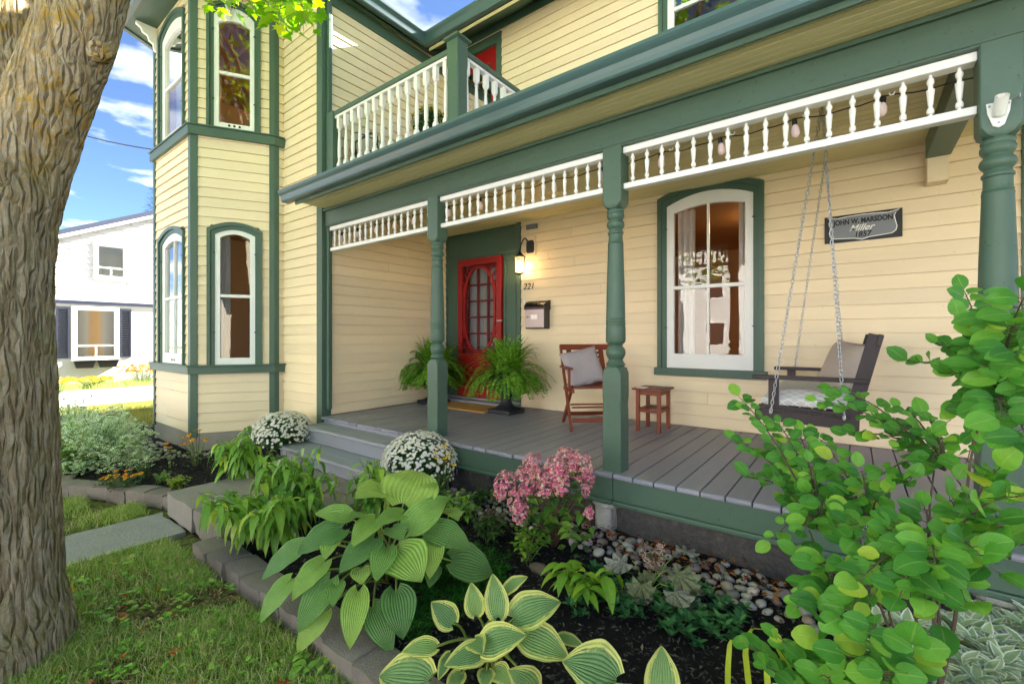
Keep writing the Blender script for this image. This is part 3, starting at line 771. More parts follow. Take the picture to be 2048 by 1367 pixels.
# turned posts
def post_mesh():
    mb = MB(); w = .066
    mb.sqpost([(w, .004, 0), (w, .004, .36), (w, .007, .41), (w, .012, .455), (w+.001, .005, .50), (w+.001, .005, .66), (w-.004, .016, .69), (w-.016, .03, .708)])
    mb.lathe([(.05, .70), (.062, .712), (.064, .722), (.056, .732), (.05, .745), (.046, .752), (.055, .765), (.064, .785), (.066, .80), (.062, .822), (.05, .838), (.044, .845), (.047, .855), (.062, .868), (.066, .88), (.066, .96), (.063, .985), (.0655, .99), (.0655, 1.0), (.0625, 1.004), (.0655, 1.01), (.0655, 1.02), (.062, 1.025), (.0645, 1.03), (.0645, 1.04),
              (.0635, 1.05), (.060, 1.25), (.055, 1.40), (.0515, 1.52), (.0525, 1.527), (.0525, 1.535), (.049, 1.54), (.0515, 1.545), (.048, 1.553), (.047, 1.57), (.047, 1.60), (.053, 1.606), (.053, 1.616), (.045, 1.626), (.044, 1.636), (.056, 1.65), (.0605, 1.665), (.056, 1.682), (.047, 1.692), (.046, 1.70), (.054, 1.71), (.058, 1.722), (.058, 1.734), (.052, 1.745), (.056, 1.752), (.056, 1.76), (.05, 1.77)], 28)
    mb.sqpost([(w-.018, .03, 1.768), (w-.006, .018, 1.785), (w, .006, 1.815), (w, .004, 1.85), (w, .004, ZB-ZD+.02)])
    me = mb.mesh('post'); fixn(me); shade(me, 35); me.materials.append(GREEN); return me
POSTME = post_mesh()
PX = (-3.05, -1.30, .497)
for px_, ex in zip(PX, ('green turned post beside the porch steps', 'green turned post in the middle of the porch front', 'green turned post at the right end with flag bracket')):
    piece('post', POSTME, P, (px_, 2.868, ZD))['label'] = ex
mb = MB(); mb.box(-4.845, 2.6, 2.805, 2.935, ZB+.001, ZS-.001); obj('beam', mb, GREEN, P, bevel=.004)
mb = MB(); mb.box(-4.845, 2.6, 2.797, 2.8045, ZB+.012, ZB+.022); mb.box(-4.845, 2.6, 2.78, 2.8045, ZS-.028, ZS-.002); obj('beam_moulding', mb, GREEN, P, bevel=.003)
# spindle friezes
mb = MB(); mb.lathe([(.007, 0), (.007, .018), (.013, .02), (.0145, .032), (.0125, .043), (.008, .048), (.008, .056), (.010, .06), (.0155, .128), (.0155, .132), (.009, .136), (.008, .152), (.012, .158), (.0145, .168), (.0125, .18), (.007, .186), (.007, .205)], 10)
SPME = mb.mesh('spindle'); fixn(SPME); shade(SPME, 40); SPME.materials.append(WHITE)
for a, b in ((-4.80, PX[0]-.067), (PX[0]+.067, PX[1]-.067), (PX[1]+.067, PX[2]-.067)):
    mb = MB(); mb.box(a, b, 2.835, 2.905, ZB-.042, ZB); fz = obj('spindle_frieze', mb, WHITE, P, bevel=.004)
    mb = MB(); mb.box(a, b, 2.842, 2.898, 2.443, 2.481); obj('rail', mb, WHITE, fz, bevel=.004)
    for k in range(17):
        piece('spindle', SPME, fz, (a+(b-a)*(k+.55)/17.1, 2.87, 2.478), (0, 0, random.uniform(0, 6)))
# soffit boards, ceiling boards
for k in range(6):
    y = 2.475+k*.0535; mb = MB(); mb.box(-4.82, 2.6, y+.0035, y+.0495, ZS+random.uniform(0, .002), ZS+.02); obj('soffit_board', mb, BEAD, P, bevel=.003)
k = 0; y = 2.94
while y < 4.72:
    mb = MB(); mb.box(-4.845, 2.6, y+.0025, y+.082, 2.952+random.uniform(0, .0015), 2.97); obj('ceiling_board', mb, BEAD, P, bevel=.003); y += .0845
mb = MB(); mb.box(.42, .56, 2.94, 4.60, 2.80, 2.951); obj('cross_beam', mb, GREEN, P, bevel=.004)
mb = MB(); mb.box(.43, .55, 4.60, 4.729, 2.62, 2.951); obj('beam_block', mb, CREAM, P, bevel=.004)
# fascia, gutter and roof
mb = MB(); mb.box(-4.84, 2.6, 2.452, 2.474, 2.895, 3.03); obj('fascia', mb, GREEN, P, bevel=.003)
gutter('gutter', [(-4.98, 2.451), (2.6, 2.451)], kprof(2.925, .115, .115), P)
mb = MB(); slab(mb, (-4.86, 2.42, 3.055), (2.6, 2.42, 3.055), (2.6, 4.74, 3.22), (-4.86, 4.74, 3.22), .012); obj('roof', mb, SHINGLE, P)

# ---- balcony railing
B = thing('balcony_railing', 'white turned balusters under a green handrail on the porch roof', 'railing', (-2.79, 2.87, 3.08))
mb = MB(); w = .0225
mb.sqpost([(w, .002, 0), (w, .002, .17), (w-.003, .008, .19), (.012, .008, .20)])
mb.lathe([(.012, .198), (.018, .206), (.02, .214), (.013, .224), (.015, .232), (.0185, .25), (.0205, .30), (.020, .36), (.017, .44), (.0135, .50), (.0125, .53), (.018, .537), (.018, .545), (.012, .553), (.012, .562)], 12)
mb.sqpost([(.012, .008, .56), (w-.003, .008, .57), (w, .002, .59), (w, .002, .70)])
BALME = mb.mesh('baluster'); fixn(BALME); shade(BALME, 35); BALME.materials.append(WHITE)
zb = 3.265; nx, ny = -2.795, 2.865
mb = MB(); mb.box(nx-.066, nx+.066, ny-.066, ny+.066, 3.09, 4.045); mb2 = MB()
nw = MB(); nw.sqpost([(.066, .003, 0), (.066, .003, .25), (.066, .012, .30), (.066, .012, .72), (.066, .003, .76), (.066, .003, .955)], (nx, ny, 3.09)); obj('newel_post', nw, GREEN, B)
mb = MB(); mb.sqpost([(.072, .002, 0), (.09, .002, .012), (.09, .002, .028), (.04, .002, .05)], (nx, ny, 4.046)); obj('newel_cap', mb, GREEN, B)
mb = MB(); mb.box(-4.84, -4.70, ny-.05, ny+.05, 3.09, 4.02); obj('half_newel', mb, GREEN, B, bevel=.004)
for nm, z0, z1, m_, hw in (('handrail', 3.965, 4.012, GREEN, .04), ('upper_rail', 3.935, 3.9648, WHITE, .028), ('lower_rail', 3.235, 3.266, WHITE, .028)):
    mb = MB(); mb.box(-4.70, nx-.066, ny-hw, ny+hw, z0, z1); obj(nm, mb, m_, B, bevel=.006)
    mb = MB(); mb.box(nx-hw, nx+hw, ny+.066, 4.728, z0, z1); obj(nm, mb, m_, B, bevel=.006)
for k in range(14): piece('baluster', BALME, B, (-4.645+k*(1.735/13.2), ny, 3.24), (0, 0, 0))
for k in range(13): piece('baluster', BALME, B, (nx, 2.985+k*.132, 3.24), (0, 0, 0))
mb = MB(); mb.box(-4.84, nx+.1, 2.80, 4.73, 3.225, 3.238)
tag(obj('balcony_floor', mb, DECK, P), None)

# ================================================================ THINGS ON THE WALL
def text_mesh(txt, size, ext=.002, shear=0.0, offset=0.0):
    cu = bpy.data.curves.new('text', 'FONT'); cu.body = txt; cu.size = size; cu.extrude = ext; cu.align_x = 'CENTER'; cu.align_y = 'CENTER'; cu.shear = shear; cu.offset = offset
    o = bpy.data.objects.new('text', cu); COL.objects.link(o)
    dg = bpy.context.evaluated_depsgraph_get(); me = bpy.data.meshes.new_from_object(o.evaluated_get(dg))
    COL.objects.unlink(o); bpy.data.objects.remove(o); return me
def put_text(name, txt, size, mat, parent, loc, shear=0.0, offset=0.0, ext=.002, sx=1.0):
    me = text_mesh(txt, size, ext, shear, offset); me.materials.clear(); me.materials.append(mat)
    o = piece(name, me, parent, loc, (PI/2, 0, 0), (sx, 1, 1)); return o

# lantern
L = thing('wall_lantern', 'lit black wall lantern with glass panes beside the door surround', 'lantern', (-3.33, 4.74, 2.5))
mb = MB(); mb.sqpost([(.055, .02, 2.55), (.055, .02, 2.70)], (0, 0, 0)); 
mb = MB(); mb.box(-3.375, -3.225, 4.715, 4.730, 2.50, 2.74); obj('mounting_block', mb, CREAM, L, bevel=.003)
mb = MB()
for k in range(8): pass
mb.prism([(-3.34, 2.53), (-3.26, 2.53), (-3.245, 2.56), (-3.245, 2.66), (-3.26, 2.69), (-3.34, 2.69), (-3.355, 2.66), (-3.355, 2.56)], .036, .058, frp); obj('back_plate', mb, IRON, L, bevel=.004)
LX, LY = -3.40, 4.615
arc = [(-3.30, 4.69, 2.60)]+[(-3.30-.10*(i/10), 4.69-.075*(i/10), 2.60+.115*math.sin(PI*min(1, i/10*1.05))) for i in range(1, 10)]+[(LX, LY, 2.555)]
mb = MB(); mb.tube(arc, .0085, 8); obj('arm', mb, IRON, L, smooth=60)
mb = MB(); mb.lathe([(.010, .575), (.014, .56), (.010, .55), (.020, .535), (.035, .515), (.055, .497), (.078, .482), (.080, .472), (.070, .470)], 12, (LX, LY, 2.0)); obj('lantern_roof', mb, IRON, L, smooth=30)
mb = MB(); mb.lathe([(.048, .262), (.056, .262), (.056, .274), (.048, .276)], 12, (LX, LY, 2.0)); mb.lathe([(.012, .242), (.018, .25), (.03, .262), (.0301, .263)], 12, (LX, LY, 2.0)); obj('lantern_base', mb, IRON, L)
for k in range(6):
    t = 2*PI*k/6; mb = MB(); mb.bar((LX+.054*math.cos(t), LY+.054*math.sin(t), 2.27), (LX+.074*math.cos(t), LY+.074*math.sin(t), 2.475), .006, .006); obj('bar', mb, IRON, L)
FROST = NT('seeded_glass'); FROST.bsdf.inputs['Transmission Weight'].default_value = .9; FROST.done(G(250, 240, 220), .3)
for k in range(6):
    a, b = 2*PI*k/6, 2*PI*(k+1)/6; mb = MB(); mb.poly([(LX+.052*math.cos(a), LY+.052*math.sin(a), 2.275), (LX+.052*math.cos(b), LY+.052*math.sin(b), 2.275), (LX+.072*math.cos(b), LY+.072*math.sin(b), 2.472), (LX+.072*math.cos(a), LY+.072*math.sin(a), 2.472)]); obj('pane', mb, FROST.m, L)
mb = MB(); mb.lathe([(.010, .29), (.013, .31), (.02, .345), (.022, .37), (.016, .40), (.008, .42), (.001, .43)], 12, (LX, LY, 2.0)); obj('bulb', mb, emis('warm_bulb', (1.0, .66, .30, 1), 20.0), L, smooth=60)

# house number
N = thing('house_number', 'black house number 221 beneath the lantern', 'house number', (-3.33, 4.73, 2.105))
for k, ch in enumerate('221'): put_text('digit', ch, .115, BLACKP, N, (-3.398+k*.058, 4.724, 2.105), .25)
mb = MB(); mb.box(-3.415, -3.385, 4.712, 4.731, 1.87, 1.94); db = obj('doorbell', mb, WHITE, None, bevel=.004); tag(db, 'small white doorbell left of the mailbox', 'doorbell')
mb = MB(); mb.box(-3.36, -3.20, 4.695, 4.731, 2.835, 2.895); tag(obj('sensor_box', mb, SIGNGRY, None, bevel=.004), 'small grey sensor box on the siding above the lantern', 'sensor')

# mailbox
M = thing('mailbox', 'steel and black wall mailbox with curved lid under the house number', 'mailbox', (-3.16, 4.73, 1.55))
mb = MB(); pr = [(4.731, 1.565), (4.60, 1.565), (4.60, 1.83), (4.731, 1.83)]
mb.box(-3.305, -3.02, 4.605, 4.731, 1.562, 1.84); obj('body', mb, plain('mailbox_dark', G(70, 66, 66), .35, .1, 10, .05, .001, .5, .5), M, bevel=.006)
mb = MB(); mb.box(-3.30, -3.025, 4.598, 4.6045, 1.575, 1.83); fp = obj('front_plate', mb, STEEL, M, bevel=.003)
rows = []
for t in np.linspace(0, PI/2, 9): rows.append([(xx, 4.735-.155*math.cos(PI/2-t) if False else 4.590+.145*(1-math.cos(t)), 1.822+.095*math.sin(t)) for xx in (-3.315, -3.01)])
rows = [[(-3.315, 4.590, 1.80), (-3.01, 4.590, 1.80)]]+rows+[[(-3.315, 4.733, 1.80), (-3.01, 4.733, 1.80)]]
mb = MB(); mb.quadgrid(rows); mb.poly([r[0] for r in rows]); mb.poly([r[1] for r in rows]); obj('lid', mb, plain('mailbox_lid', G(62, 56, 54), .28, .1, 10, .05, .001, .5, .6), M, smooth=40)
mb = MB(); mb.box(-3.215, -3.115, 4.593, 4.5975, 1.675, 1.735); obj('label_frame', mb, CHROME, M); mb = MB(); mb.box(-3.207, -3.123, 4.591, 4.5925, 1.683, 1.727); obj('label_card', mb, WHITE, M)
mb = MB(); mb.tube([(-3.262, 4.60, 1.71), (-3.262, 4.592, 1.71)], .01, 10); obj('lock', mb, IRON, M)

# lamps burning in the rooms; the lower bay one is added to brighten it
for lx, ly, lz, lb, es in ((-.75, 6.6, 3.05, 'warm ceiling lamp glowing inside the porch window', 13.0), (-6.6, 4.6, 5.6, 'warm ceiling lamp glowing inside the upper bay window', 11.0), (-6.9, 4.8, 3.2, 'warm ceiling lamp added to brighten the room behind the lower bay window', 4.0)):
    CL = thing('ceiling_lamp', lb, 'lamp', (lx, ly, lz-.12))
    mb = MB(); mb.lathe([(.03, -.002), (.05, -.02), (.02, -.03), (.02, -.05)], 16, (lx, ly, lz)); obj('rose', mb, STEEL, CL, smooth=40)
    mb = MB(); mb.lathe([(.02, -.05), (.10, -.06), (.13, -.09), (.11, -.125), (.04, -.145), (.002, -.148)], 20, (lx, ly, lz)); obj('globe', mb, emis('lamp_globe', (1.0, .62, .30, 1), es), CL, smooth=60)
# name board
S = thing('name_board', 'black and grey name board with white shield outline above the swing', 'sign', (.043, 4.73, 2.26))
mb = MB(); mb.prism([(-.212, 2.255), (.296, 2.255), (.296, 2.482), (-.212, 2.482)], .019, .036, frp); obj('board', mb, SIGNBLK, S, bevel=.003)
def shield(k):
    c0, z0 = .042, 2.371
    half = [(0, .098), (.10, .094), (.16, .088), (.20, .094), (.235, .104), (.215, .082), (.205, .055), (.212, .015), (.222, -.03), (.215, -.062), (.19, -.082), (.12, -.088), (.05, -.094), (0, -.108)]
    P_ = [(u, z) for u, z in half]+[(-u, z) for u, z in reversed(half[1:-1])]
    return [(c0+u*(1-k/.22), z0+z*(1-k/.10)) for u, z in P_]
mb = MB(); mb.ring(shield(-.002), shield(.004), .0362, .0392, frp, True); obj('shield_outline', mb, WHITE, S)
mb = MB(); mb.prism(shield(.003), .0362, .0382, frp); obj('shield_field', mb, SIGNGRY, S)
put_text('lettering', 'JOHN W. MARSDON', .058, BLACKP, S, (.045, 4.7095, 2.418), 0, .0018, .001, .72)
put_text('lettering', 'Miller', .072, WHITE, S, (.035, 4.7095, 2.360), .45, .0008, .001, .95)
put_text('lettering', '1857', .060, BLACKP, S, (.045, 4.7095, 2.305), .15, .0014, .001, .92)

# flag bracket on the right post
K = thing('flag_bracket', 'white metal flagpole bracket screwed to the right porch post', 'bracket', (.497, 2.80, 2.36))
frf, _ = frame((0, 2.8), (1, 2.8), (0, -1))
bx, bz = .487, 2.415
mb = MB(); mb.prism([(bx-.038, bz+.045), (bx+.038, bz+.045), (bx+.034, bz), (bx+.018, bz-.055), (bx, bz-.066), (bx-.018, bz-.055), (bx-.034, bz)], -.002, .006, frf); obj('base_plate', mb, WHITE, K, bevel=.002)
mb = MB(); r0 = [Vector((bx, 2.79, bz-.01)), Vector((bx, 2.735, bz+.045))]; mb.tube(r0, [.022, .022], 16, False); mb.tube(r0, [.0165, .0165], 16, False); obj('socket', mb, WHITE, K, smooth=60)
mb = MB(); mb.tube([(bx+.02, 2.755, bz+.03), (bx+.05, 2.75, bz+.034)], .004, 8); mb.box(bx+.05, bx+.053, 2.742, 2.758, bz+.026, bz+.042); obj('wing_screw', mb, STEEL, K)
for du, dz in ((-.028, .03), (.028, .03), (0, -.045)): mb = MB(); mb.tube([frf(bx+du, bz+dz, .006), frf(bx+du, bz+dz, .009)], .0045, 8); obj('screw', mb, STEEL, K)

# string of lights behind the frieze
SL = thing('string_lights', 'black cable of bulb lights hung behind the white spindle frieze', 'string lights', (-2.0, 2.93, 2.66))
pts = []; random.seed(5)
bx_ = [on_y(px, 250, 2.945).x for px in (683, 715, 752, 790, 826, 896, 960, 1028, 1108, 1205, 1320, 1440, 1588, 1767)]+[.56]
for a, b in zip([-4.8]+bx_, bx_):
    for i in range(8): t = i/8; pts.append((a+(b-a)*t, 2.945+.004*math.sin(t*9+a), 2.668-.022*math.sin(PI*t)+.004*math.sin(t*14+a)))
pts.append((bx_[-1], 2.945, 2.668)); mb = MB(); mb.tube(pts, .0035, 5); obj('cable', mb, BLACKP, SL, smooth=60)
mb = MB(); mb.lathe([(.011, 0), (.013, -.01), (.013, -.034), (.010, -.036)], 10); SOCK = mb.mesh('socket'); fixn(SOCK); SOCK.materials.append(BLACKP)
mb = MB(); mb.lathe([(.010, -.034), (.014, -.042), (.020, -.058), (.0215, -.075), (.020, -.09), (.013, -.102), (.003, -.107)], 12); BULB = mb.mesh('bulb'); fixn(BULB); shade(BULB)
bm_ = NT('pale_bulb_glass'); BULB.materials.append(bm_.done(G(246, 224, 220), .25, spec=.5, trans=.3))
for i, bx in enumerate(bx_):
    z = 2.668; r = (random.uniform(-.12, .12), random.uniform(-.12, .12), 0)
    if i == len(bx_)-1: z = 2.56
    s_ = piece('socket', SOCK, SL, (bx, 2.947, z), r); piece('bulb', BULB, SL, (bx, 2.947, z), r)
mb = MB(); mb.tube([(bx_[-1], 2.945, 2.668), (bx_[-1]+.01, 2.945, 2.61), (bx_[-1], 2.947, 2.555)], .0035, 5); obj('cable', mb, BLACKP, SL)
for k in range(14):
    x_ = -4.6+k*.365; mb = MB(); mb.tube([(x_-.012, 2.94, 2.676), (x_-.006, 2.935, 2.66), (x_+.006, 2.935, 2.66), (x_+.012, 2.94, 2.676)], .003, 5); obj('clip', mb, WHITE, SL)

# ================================================================ FURNITURE
def cushion(name, w, h, t, mat, n=14, pinch=.1, parent=None, seed=0):
    mb = MB(); 
    def P_(u, v, sg):
        e = (1-abs(u)**3.2)*(1-abs(v)**3.2); k = 1-pinch*(1-(1-abs(u*v))**.7)*0
        cu = 1-.07*(1-u*u)*abs(v)**4; 
        x = u*w/2*(1-.06*(1-v*v)); z = v*h/2*(1-.06*(1-u*u))
        wr = .006*mnoise.noise((u*2.2+seed, v*2.2, sg*3))*e+.004*mnoise.noise((u*5+seed, v*4, sg))
        return (x, sg*(t/2*max(0, e)**.55)+wr, z)
    g = np.linspace(-1, 1, n)
    rf = [[P_(u, v, -1) for u in g] for v in g]; rb = [[P_(u, v, 1) for u in g] for v in g]
    mb.quadgrid(rf); mb.quadgrid([list(reversed(r)) for r in rb])
    me = mb.mesh(name); bm = bmesh.new(); bm.from_mesh(me); bmesh.ops.remove_doubles(bm, verts=bm.verts, dist=.0009); bmesh.ops.recalc_face_normals(bm, faces=bm.faces); bm.to_mesh(me); bm.free()
    shade(me); me.materials.append(mat); return me

# folding chair, turned towards the lawn
CH = thing('folding_chair', 'reddish brown wooden folding chair with slatted back behind the middle post', 'chair', (-2.14, 4.13, ZD), math.radians(43))
def cb(name, *bars, bev=.003):
    mb = MB()
    for a, b, w, h, up in bars: mb.bar(a, b, w, h, up)
    return obj(name, mb, TEAK, CH, bevel=bev)
for sx in (-1, 1):
    x = sx*.262
    cb('leg', ((x, -.26, 0), (x, .27, .82), .022, .045, (0, 1, 0)))
    cb('leg', ((sx*.235, .26, 0), (sx*.235, -.17, .42), .022, .042, (0, 1, 0)))
    cb('armrest', ((sx*.268, -.24, .60), (sx*.268, .16, .60), .05, .022, (0, 0, 1)))
    cb('arm_support', ((sx*.268, -.18, .40), (sx*.268, -.18, .588), .022, .034, (0, 1, 0)))
    cb('seat_rail', ((sx*.236, -.22, .385), (sx*.236, .18, .375), .024, .04, (0, 0, 1)))
    cb('back_stile', ((sx*.175, .10, .44), (sx*.175, .262, .775), .05, .018, (0, 1, 0)))
for k in range(7): cb('seat_slat', ((-.225, -.205+k*.06, .412), (.225, -.205+k*.06, .412), .048, .014, (0, 0, 1)))
for k in range(7):
    t = k/6; cb('back_slat', ((-.15, .115+.13*t, .475+.265*t), (.15, .115+.13*t, .475+.265*t), .012, .024, (0, .4, .9)))
cb('top_rail', ((-.255, .263, .80), (.255, .263, .80), .02, .06, (0, .4, .9)))
cb('bottom_rail', ((-.2, .095, .435), (.2, .095, .435), .018, .035, (0, .4, .9)))
cb('brace_slat', ((-.23, -.14, .215), (.23, -.14, .215), .05, .016, (0, .2, 1))); cb('brace_slat', ((-.23, -.075, .235), (.23, -.075, .235), .05, .016, (0, .2, 1)))
cb('stretcher', ((-.24, -.20, .10), (.24, -.20, .10), .016, .04, (0, .4, .9))); cb('stretcher', ((-.235, .20, .10), (.235, .20, .10), .016, .04, (0, -.4, .9)))
cz = cushion('throw_pillow', .40, .40, .13, GREYF, seed=1)
o = obj('throw_pillow', cz, GREYF); tag(o, 'pale mauve grey throw pillow leaning on the wooden folding chair', 'pillow')
Rm = Matrix.Rotation(math.radians(43), 4, 'Z'); c = Matrix.Translation((-2.14, 4.13, ZD)) @ Rm @ Vector((-.07, .045, .60))
o.matrix_world = Matrix.Translation(c) @ Rm @ Matrix.Rotation(math.radians(-24), 4, 'X') @ Matrix.Rotation(math.radians(-14), 4, 'Y')

# side table with two coasters
T = thing('side_table', 'small reddish brown slatted side table under the porch window', 'table', (-1.575, 4.345, ZD))
def tb(name, *a, bev=.003):
    mb = MB(); mb.box(*a); return obj(name, mb, TEAK, T, bevel=bev)
for sx in (-1.695, -1.490):
    for sy in (4.195, 4.46): tb('leg', sx, sx+.034, sy, sy+.034, ZD, .945)
for k in range(5): tb('top_slat', -1.725, -1.428, 4.17+k*.0705, 4.236+k*.0705, .946, .963)
for y in (4.20, 4.468): tb('apron', -1.66, -1.491, y, y+.02, .90, .945)
for x in (-1.69, -1.481): tb('apron', x, x+.02, 4.23, 4.459, .90, .945)
for y in (4.20, 4.468): tb('shelf_rail', -1.66, -1.491, y, y+.02, .735, .765)
for x in (-1.69, -1.481): tb('shelf_rail', x, x+.02, 4.23, 4.459, .735, .765)
for k in range(3): tb('shelf_slat', -1.668+k*.068, -1.612+k*.068, 4.222, 4.466, .7655, .777)
mb = MB(); mb.box(-1.69, -1.60, 4.20, 4.29, .9635, .972, Matrix.Identity(4)); tag(obj('coaster', mb, plain('coaster_white', G(220, 218, 212), .6), None, bevel=.002), 'white square coaster on the side table', 'coaster')
mb = MB(); mb.box(-1.54, -1.445, 4.30, 4.395, .9635, .974); tag(obj('coaster', mb, plain('coaster_grey', G(120, 118, 114), .6), None, bevel=.002), 'grey square coaster on the side table', 'coaster')

# porch swing: faces left, chains to two ceiling hooks
W = thing('porch_swing', 'dark wooden porch swing hanging on four steel chains', 'swing', (-.2, 4.0, .93))
Y0, Y1 = 3.46, 4.58
def wb(name, *bars, bev=.004):
    mb = MB()
    for a, b, w, h, up in bars: mb.bar(a, b, w, h, up)
    return obj(name, mb, SWINGW, W, bevel=bev)
for y in (Y0+.03, Y1-.03):
    wb('armrest', ((-.565, y, 1.185), (.06, y, 1.185), .085, .026, (0, 0, 1)))
    wb('arm_post', ((-.44, y, .93), (-.44, y, 1.172), .028, .06, (1, 0, 0)))
    wb('back_post', ((-.035, y, .90), (.10, y, 1.47), .032, .075, (1, 0, 0)))
    wb('seat_side', ((-.53, y, .945), (.02, y, .93), .03, .105, (0, 0, 1)))
wb('front_rail', ((-.535, Y0, .93), (-.535, Y1, .93), .03, .085, (0, 0, 1)))
wb('rear_rail', ((-.0, Y0+.05, .905), (-.0, Y1-.05, .905), .03, .075, (0, 0, 1)))
for k in range(7): wb('seat_slat', ((-.49+k*.072, Y0+.005, .972-.0025*k), (-.49+k*.072, Y1-.005, .972-.0025*k), .058, .018, (0, 0, 1)))
for k in range(7): y = Y0+.12+k*.148; wb('back_slat', ((-.005, y, .95), (.115, y, 1.44), .075, .018, (1, 0, -.25)))
for z, x in ((1.435, .115), (1.02, .03)): wb('back_rail', ((x, Y0, z), (x, Y1, z), .026, .07, (.2, 0, 1)))
# chain link mesh
mb = MB(); a_, b_ = .009, .0155; pts = []
for k in range(14):
    t = 2*PI*k/14; pts.append(Vector((a_*math.cos(t)*.9, 0, (b_ if math.sin(t) > 0 else -b_)*.45+a_*math.sin(t)*1.2)))
rows = []
for k in range(14):
    p = pts[k]; d = (pts[(k+1) % 14]-pts[k-1]).normalized(); n1 = Vector((0, 1, 0)); n2 = d.cross(n1)
    rows.append([p+(n1*math.cos(q)+n2*math.sin(q))*.0026 for q in (0, PI/2, PI, 3*PI/2)])
mb.quadgrid(rows+[rows[0]], None, True); LINKME = mb.mesh('link'); fixn(LINKME); shade(LINKME); LINKME.materials.append(CHROME)
def chain(a, b):
    a, b = Vector(a), Vector(b); n = int((b-a).length/.0285); q = (b-a).to_track_quat('Z', 'X')
    mb = MB(); mb.tube([a, a+(b-a)*.01], .004, 6); hk = obj('chain', mb, CHROME, W)
    for i in range(n):
        p = a+(b-a)*((i+.5)/n); e = (q @ Matrix.Rotation(PI/2*(i % 2)+.35*math.sin(i*.35), 3, 'Z').to_quaternion()).to_euler()
        piece('link', LINKME, hk, p, e)
hook_n, hook_f = (-.17, 3.50, 2.945), (-.20, 4.55, 2.945)
for y, hk in ((Y0+.02, hook_n), (Y1-.02, hook_f)):
    chain((-.45, y-.055 if y < 4 else y+.055, .95), hk); chain((-.055, y-.055 if y < 4 else y+.055, .95), hk)
    mb = MB(); mb.tube([(hk[0], hk[1], 2.952), (hk[0], hk[1], 2.935)], .006, 8); obj('hook', mb, CHROME, W)
# seat cushion with quilted diamonds, back pillow
s = NT('diamond_fabric'); uv = s.vec((1, 1, 1), 'World'); sp = s.new('ShaderNodeSeparateXYZ'); s.link(uv, sp.inputs[0])
q1 = s.math('ADD', s.math('MULTIPLY', sp.outputs[0], 14.0), s.math('MULTIPLY', sp.outputs[2], 20.0)); q2 = s.math('SUBTRACT', s.math('MULTIPLY', sp.outputs[0], 14.0), s.math('MULTIPLY', sp.outputs[2], 20.0))
q1 = s.math('ADD', q1, s.math('MULTIPLY', sp.outputs[1], 14.0)); q2 = s.math('SUBTRACT', q2, s.math('MULTIPLY', sp.outputs[1], 14.0))
lines = s.math('MINIMUM', s.math('PINGPONG', q1, .5), s.math('PINGPONG', q2, .5))
s.done(s.mix(s.ramp(lines, [(.05, (1, 1, 1)), (.09, (0, 0, 0))]), G(196, 194, 194), G(226, 225, 222)), .9, None, .15)
mb = MB(); 
def pad(u, v, top):
    e = max(0, (1-abs(u)**8)*(1-abs(v)**8)); return (-.25+u*.255, 4.02+v*.50, .984+(.06+.062*e**.4 if top else .012-.01*e)+.006*mnoise.noise((u*2, v*3, 0)))
g = np.linspace(-1, 1, 20); mb.quadgrid([[pad(u, v, True) for u in g] for v in g]); mb.quadgrid([[pad(u, v, False) for u in reversed(g)] for v in g])
ed = [(u, -1) for u in g]+[(1, v) for v in g[1:]]+[(u, 1) for u in reversed(g[:-1])]+[(-1, v) for v in reversed(g[1:-1])]
mb.quadgrid([[pad(u, v, True) for u, v in ed], [tuple(Vector(pad(u, v, True))*.5+Vector(pad(u, v, False))*.5+Vector((u*.012, v*.012, 0))) for u, v in ed], [pad(u, v, False) for u, v in ed]], None, True)
tag(obj('seat_cushion', mb, MATS['diamond_fabric'], None, smooth=60), 'pale seat cushion with white diamond pattern on the porch swing', 'cushion')
TAUPE = plain('taupe_fabric', G(178, 164, 156), .9, .08, 30, .25, .002, .15)
o = obj('back_pillow', cushion('back_pillow', .46, .40, .15, TAUPE, seed=4), TAUPE); tag(o, 'large taupe pillow leaning against the back of the porch swing', 'pillow')
o.matrix_world = Matrix.Translation((-.075, 4.05, 1.235)) @ Matrix.Rotation(math.radians(-64), 4, 'Z') @ Matrix.Rotation(math.radians(-20), 4, 'X') @ Matrix.Rotation(math.radians(4), 4, 'Y')

# doormat
mb = MB(); mb.box(-4.52, -3.50, 4.05, 4.50, .5515, .566)
tag(obj('doormat', mb, COIR, None, bevel=.004), 'tan coir doormat before the red screen door', 'doormat')

# ================================================================ URNS AND FERNS
def urn(label, x, y):
    U = thing('urn_planter', label, 'planter', (x, y, ZD), 0, 'fluted urns either side of the door')
    mb = MB(); mb.box(x-.16, x+.16, y-.16, y+.16, ZD, ZD+.05); obj('plinth', mb, URN, U, bevel=.005)
    mb = MB(); mb.lathe([(.14, .05), (.145, .06), (.13, .07), (.10, .085), (.075, .11), (.062, .15), (.060, .185), (.078, .20), (.078, .21), (.06, .218)], 40, (x, y, ZD), .02); obj('stem', mb, URN, U, smooth=35)
    mb = MB(); mb.lathe([(.06, .215), (.11, .235), (.145, .27), (.162, .32), (.168, .38), (.165, .43)], 44, (x, y, ZD), .035); obj('bowl', mb, URN, U, smooth=25)
    mb = MB(); mb.lathe([(.165, .43), (.185, .445), (.19, .46), (.18, .47), (.15, .465), (.14, .42), (.02, .41)], 40, (x, y, ZD)); obj('rim', mb, URN, U, smooth=35)
FERN = leafmat('fern_green', [(0, G(66, 116, 30)), (.5, G(100, 154, 44)), (1, G(140, 184, 70))], .5, .35, .3, False)
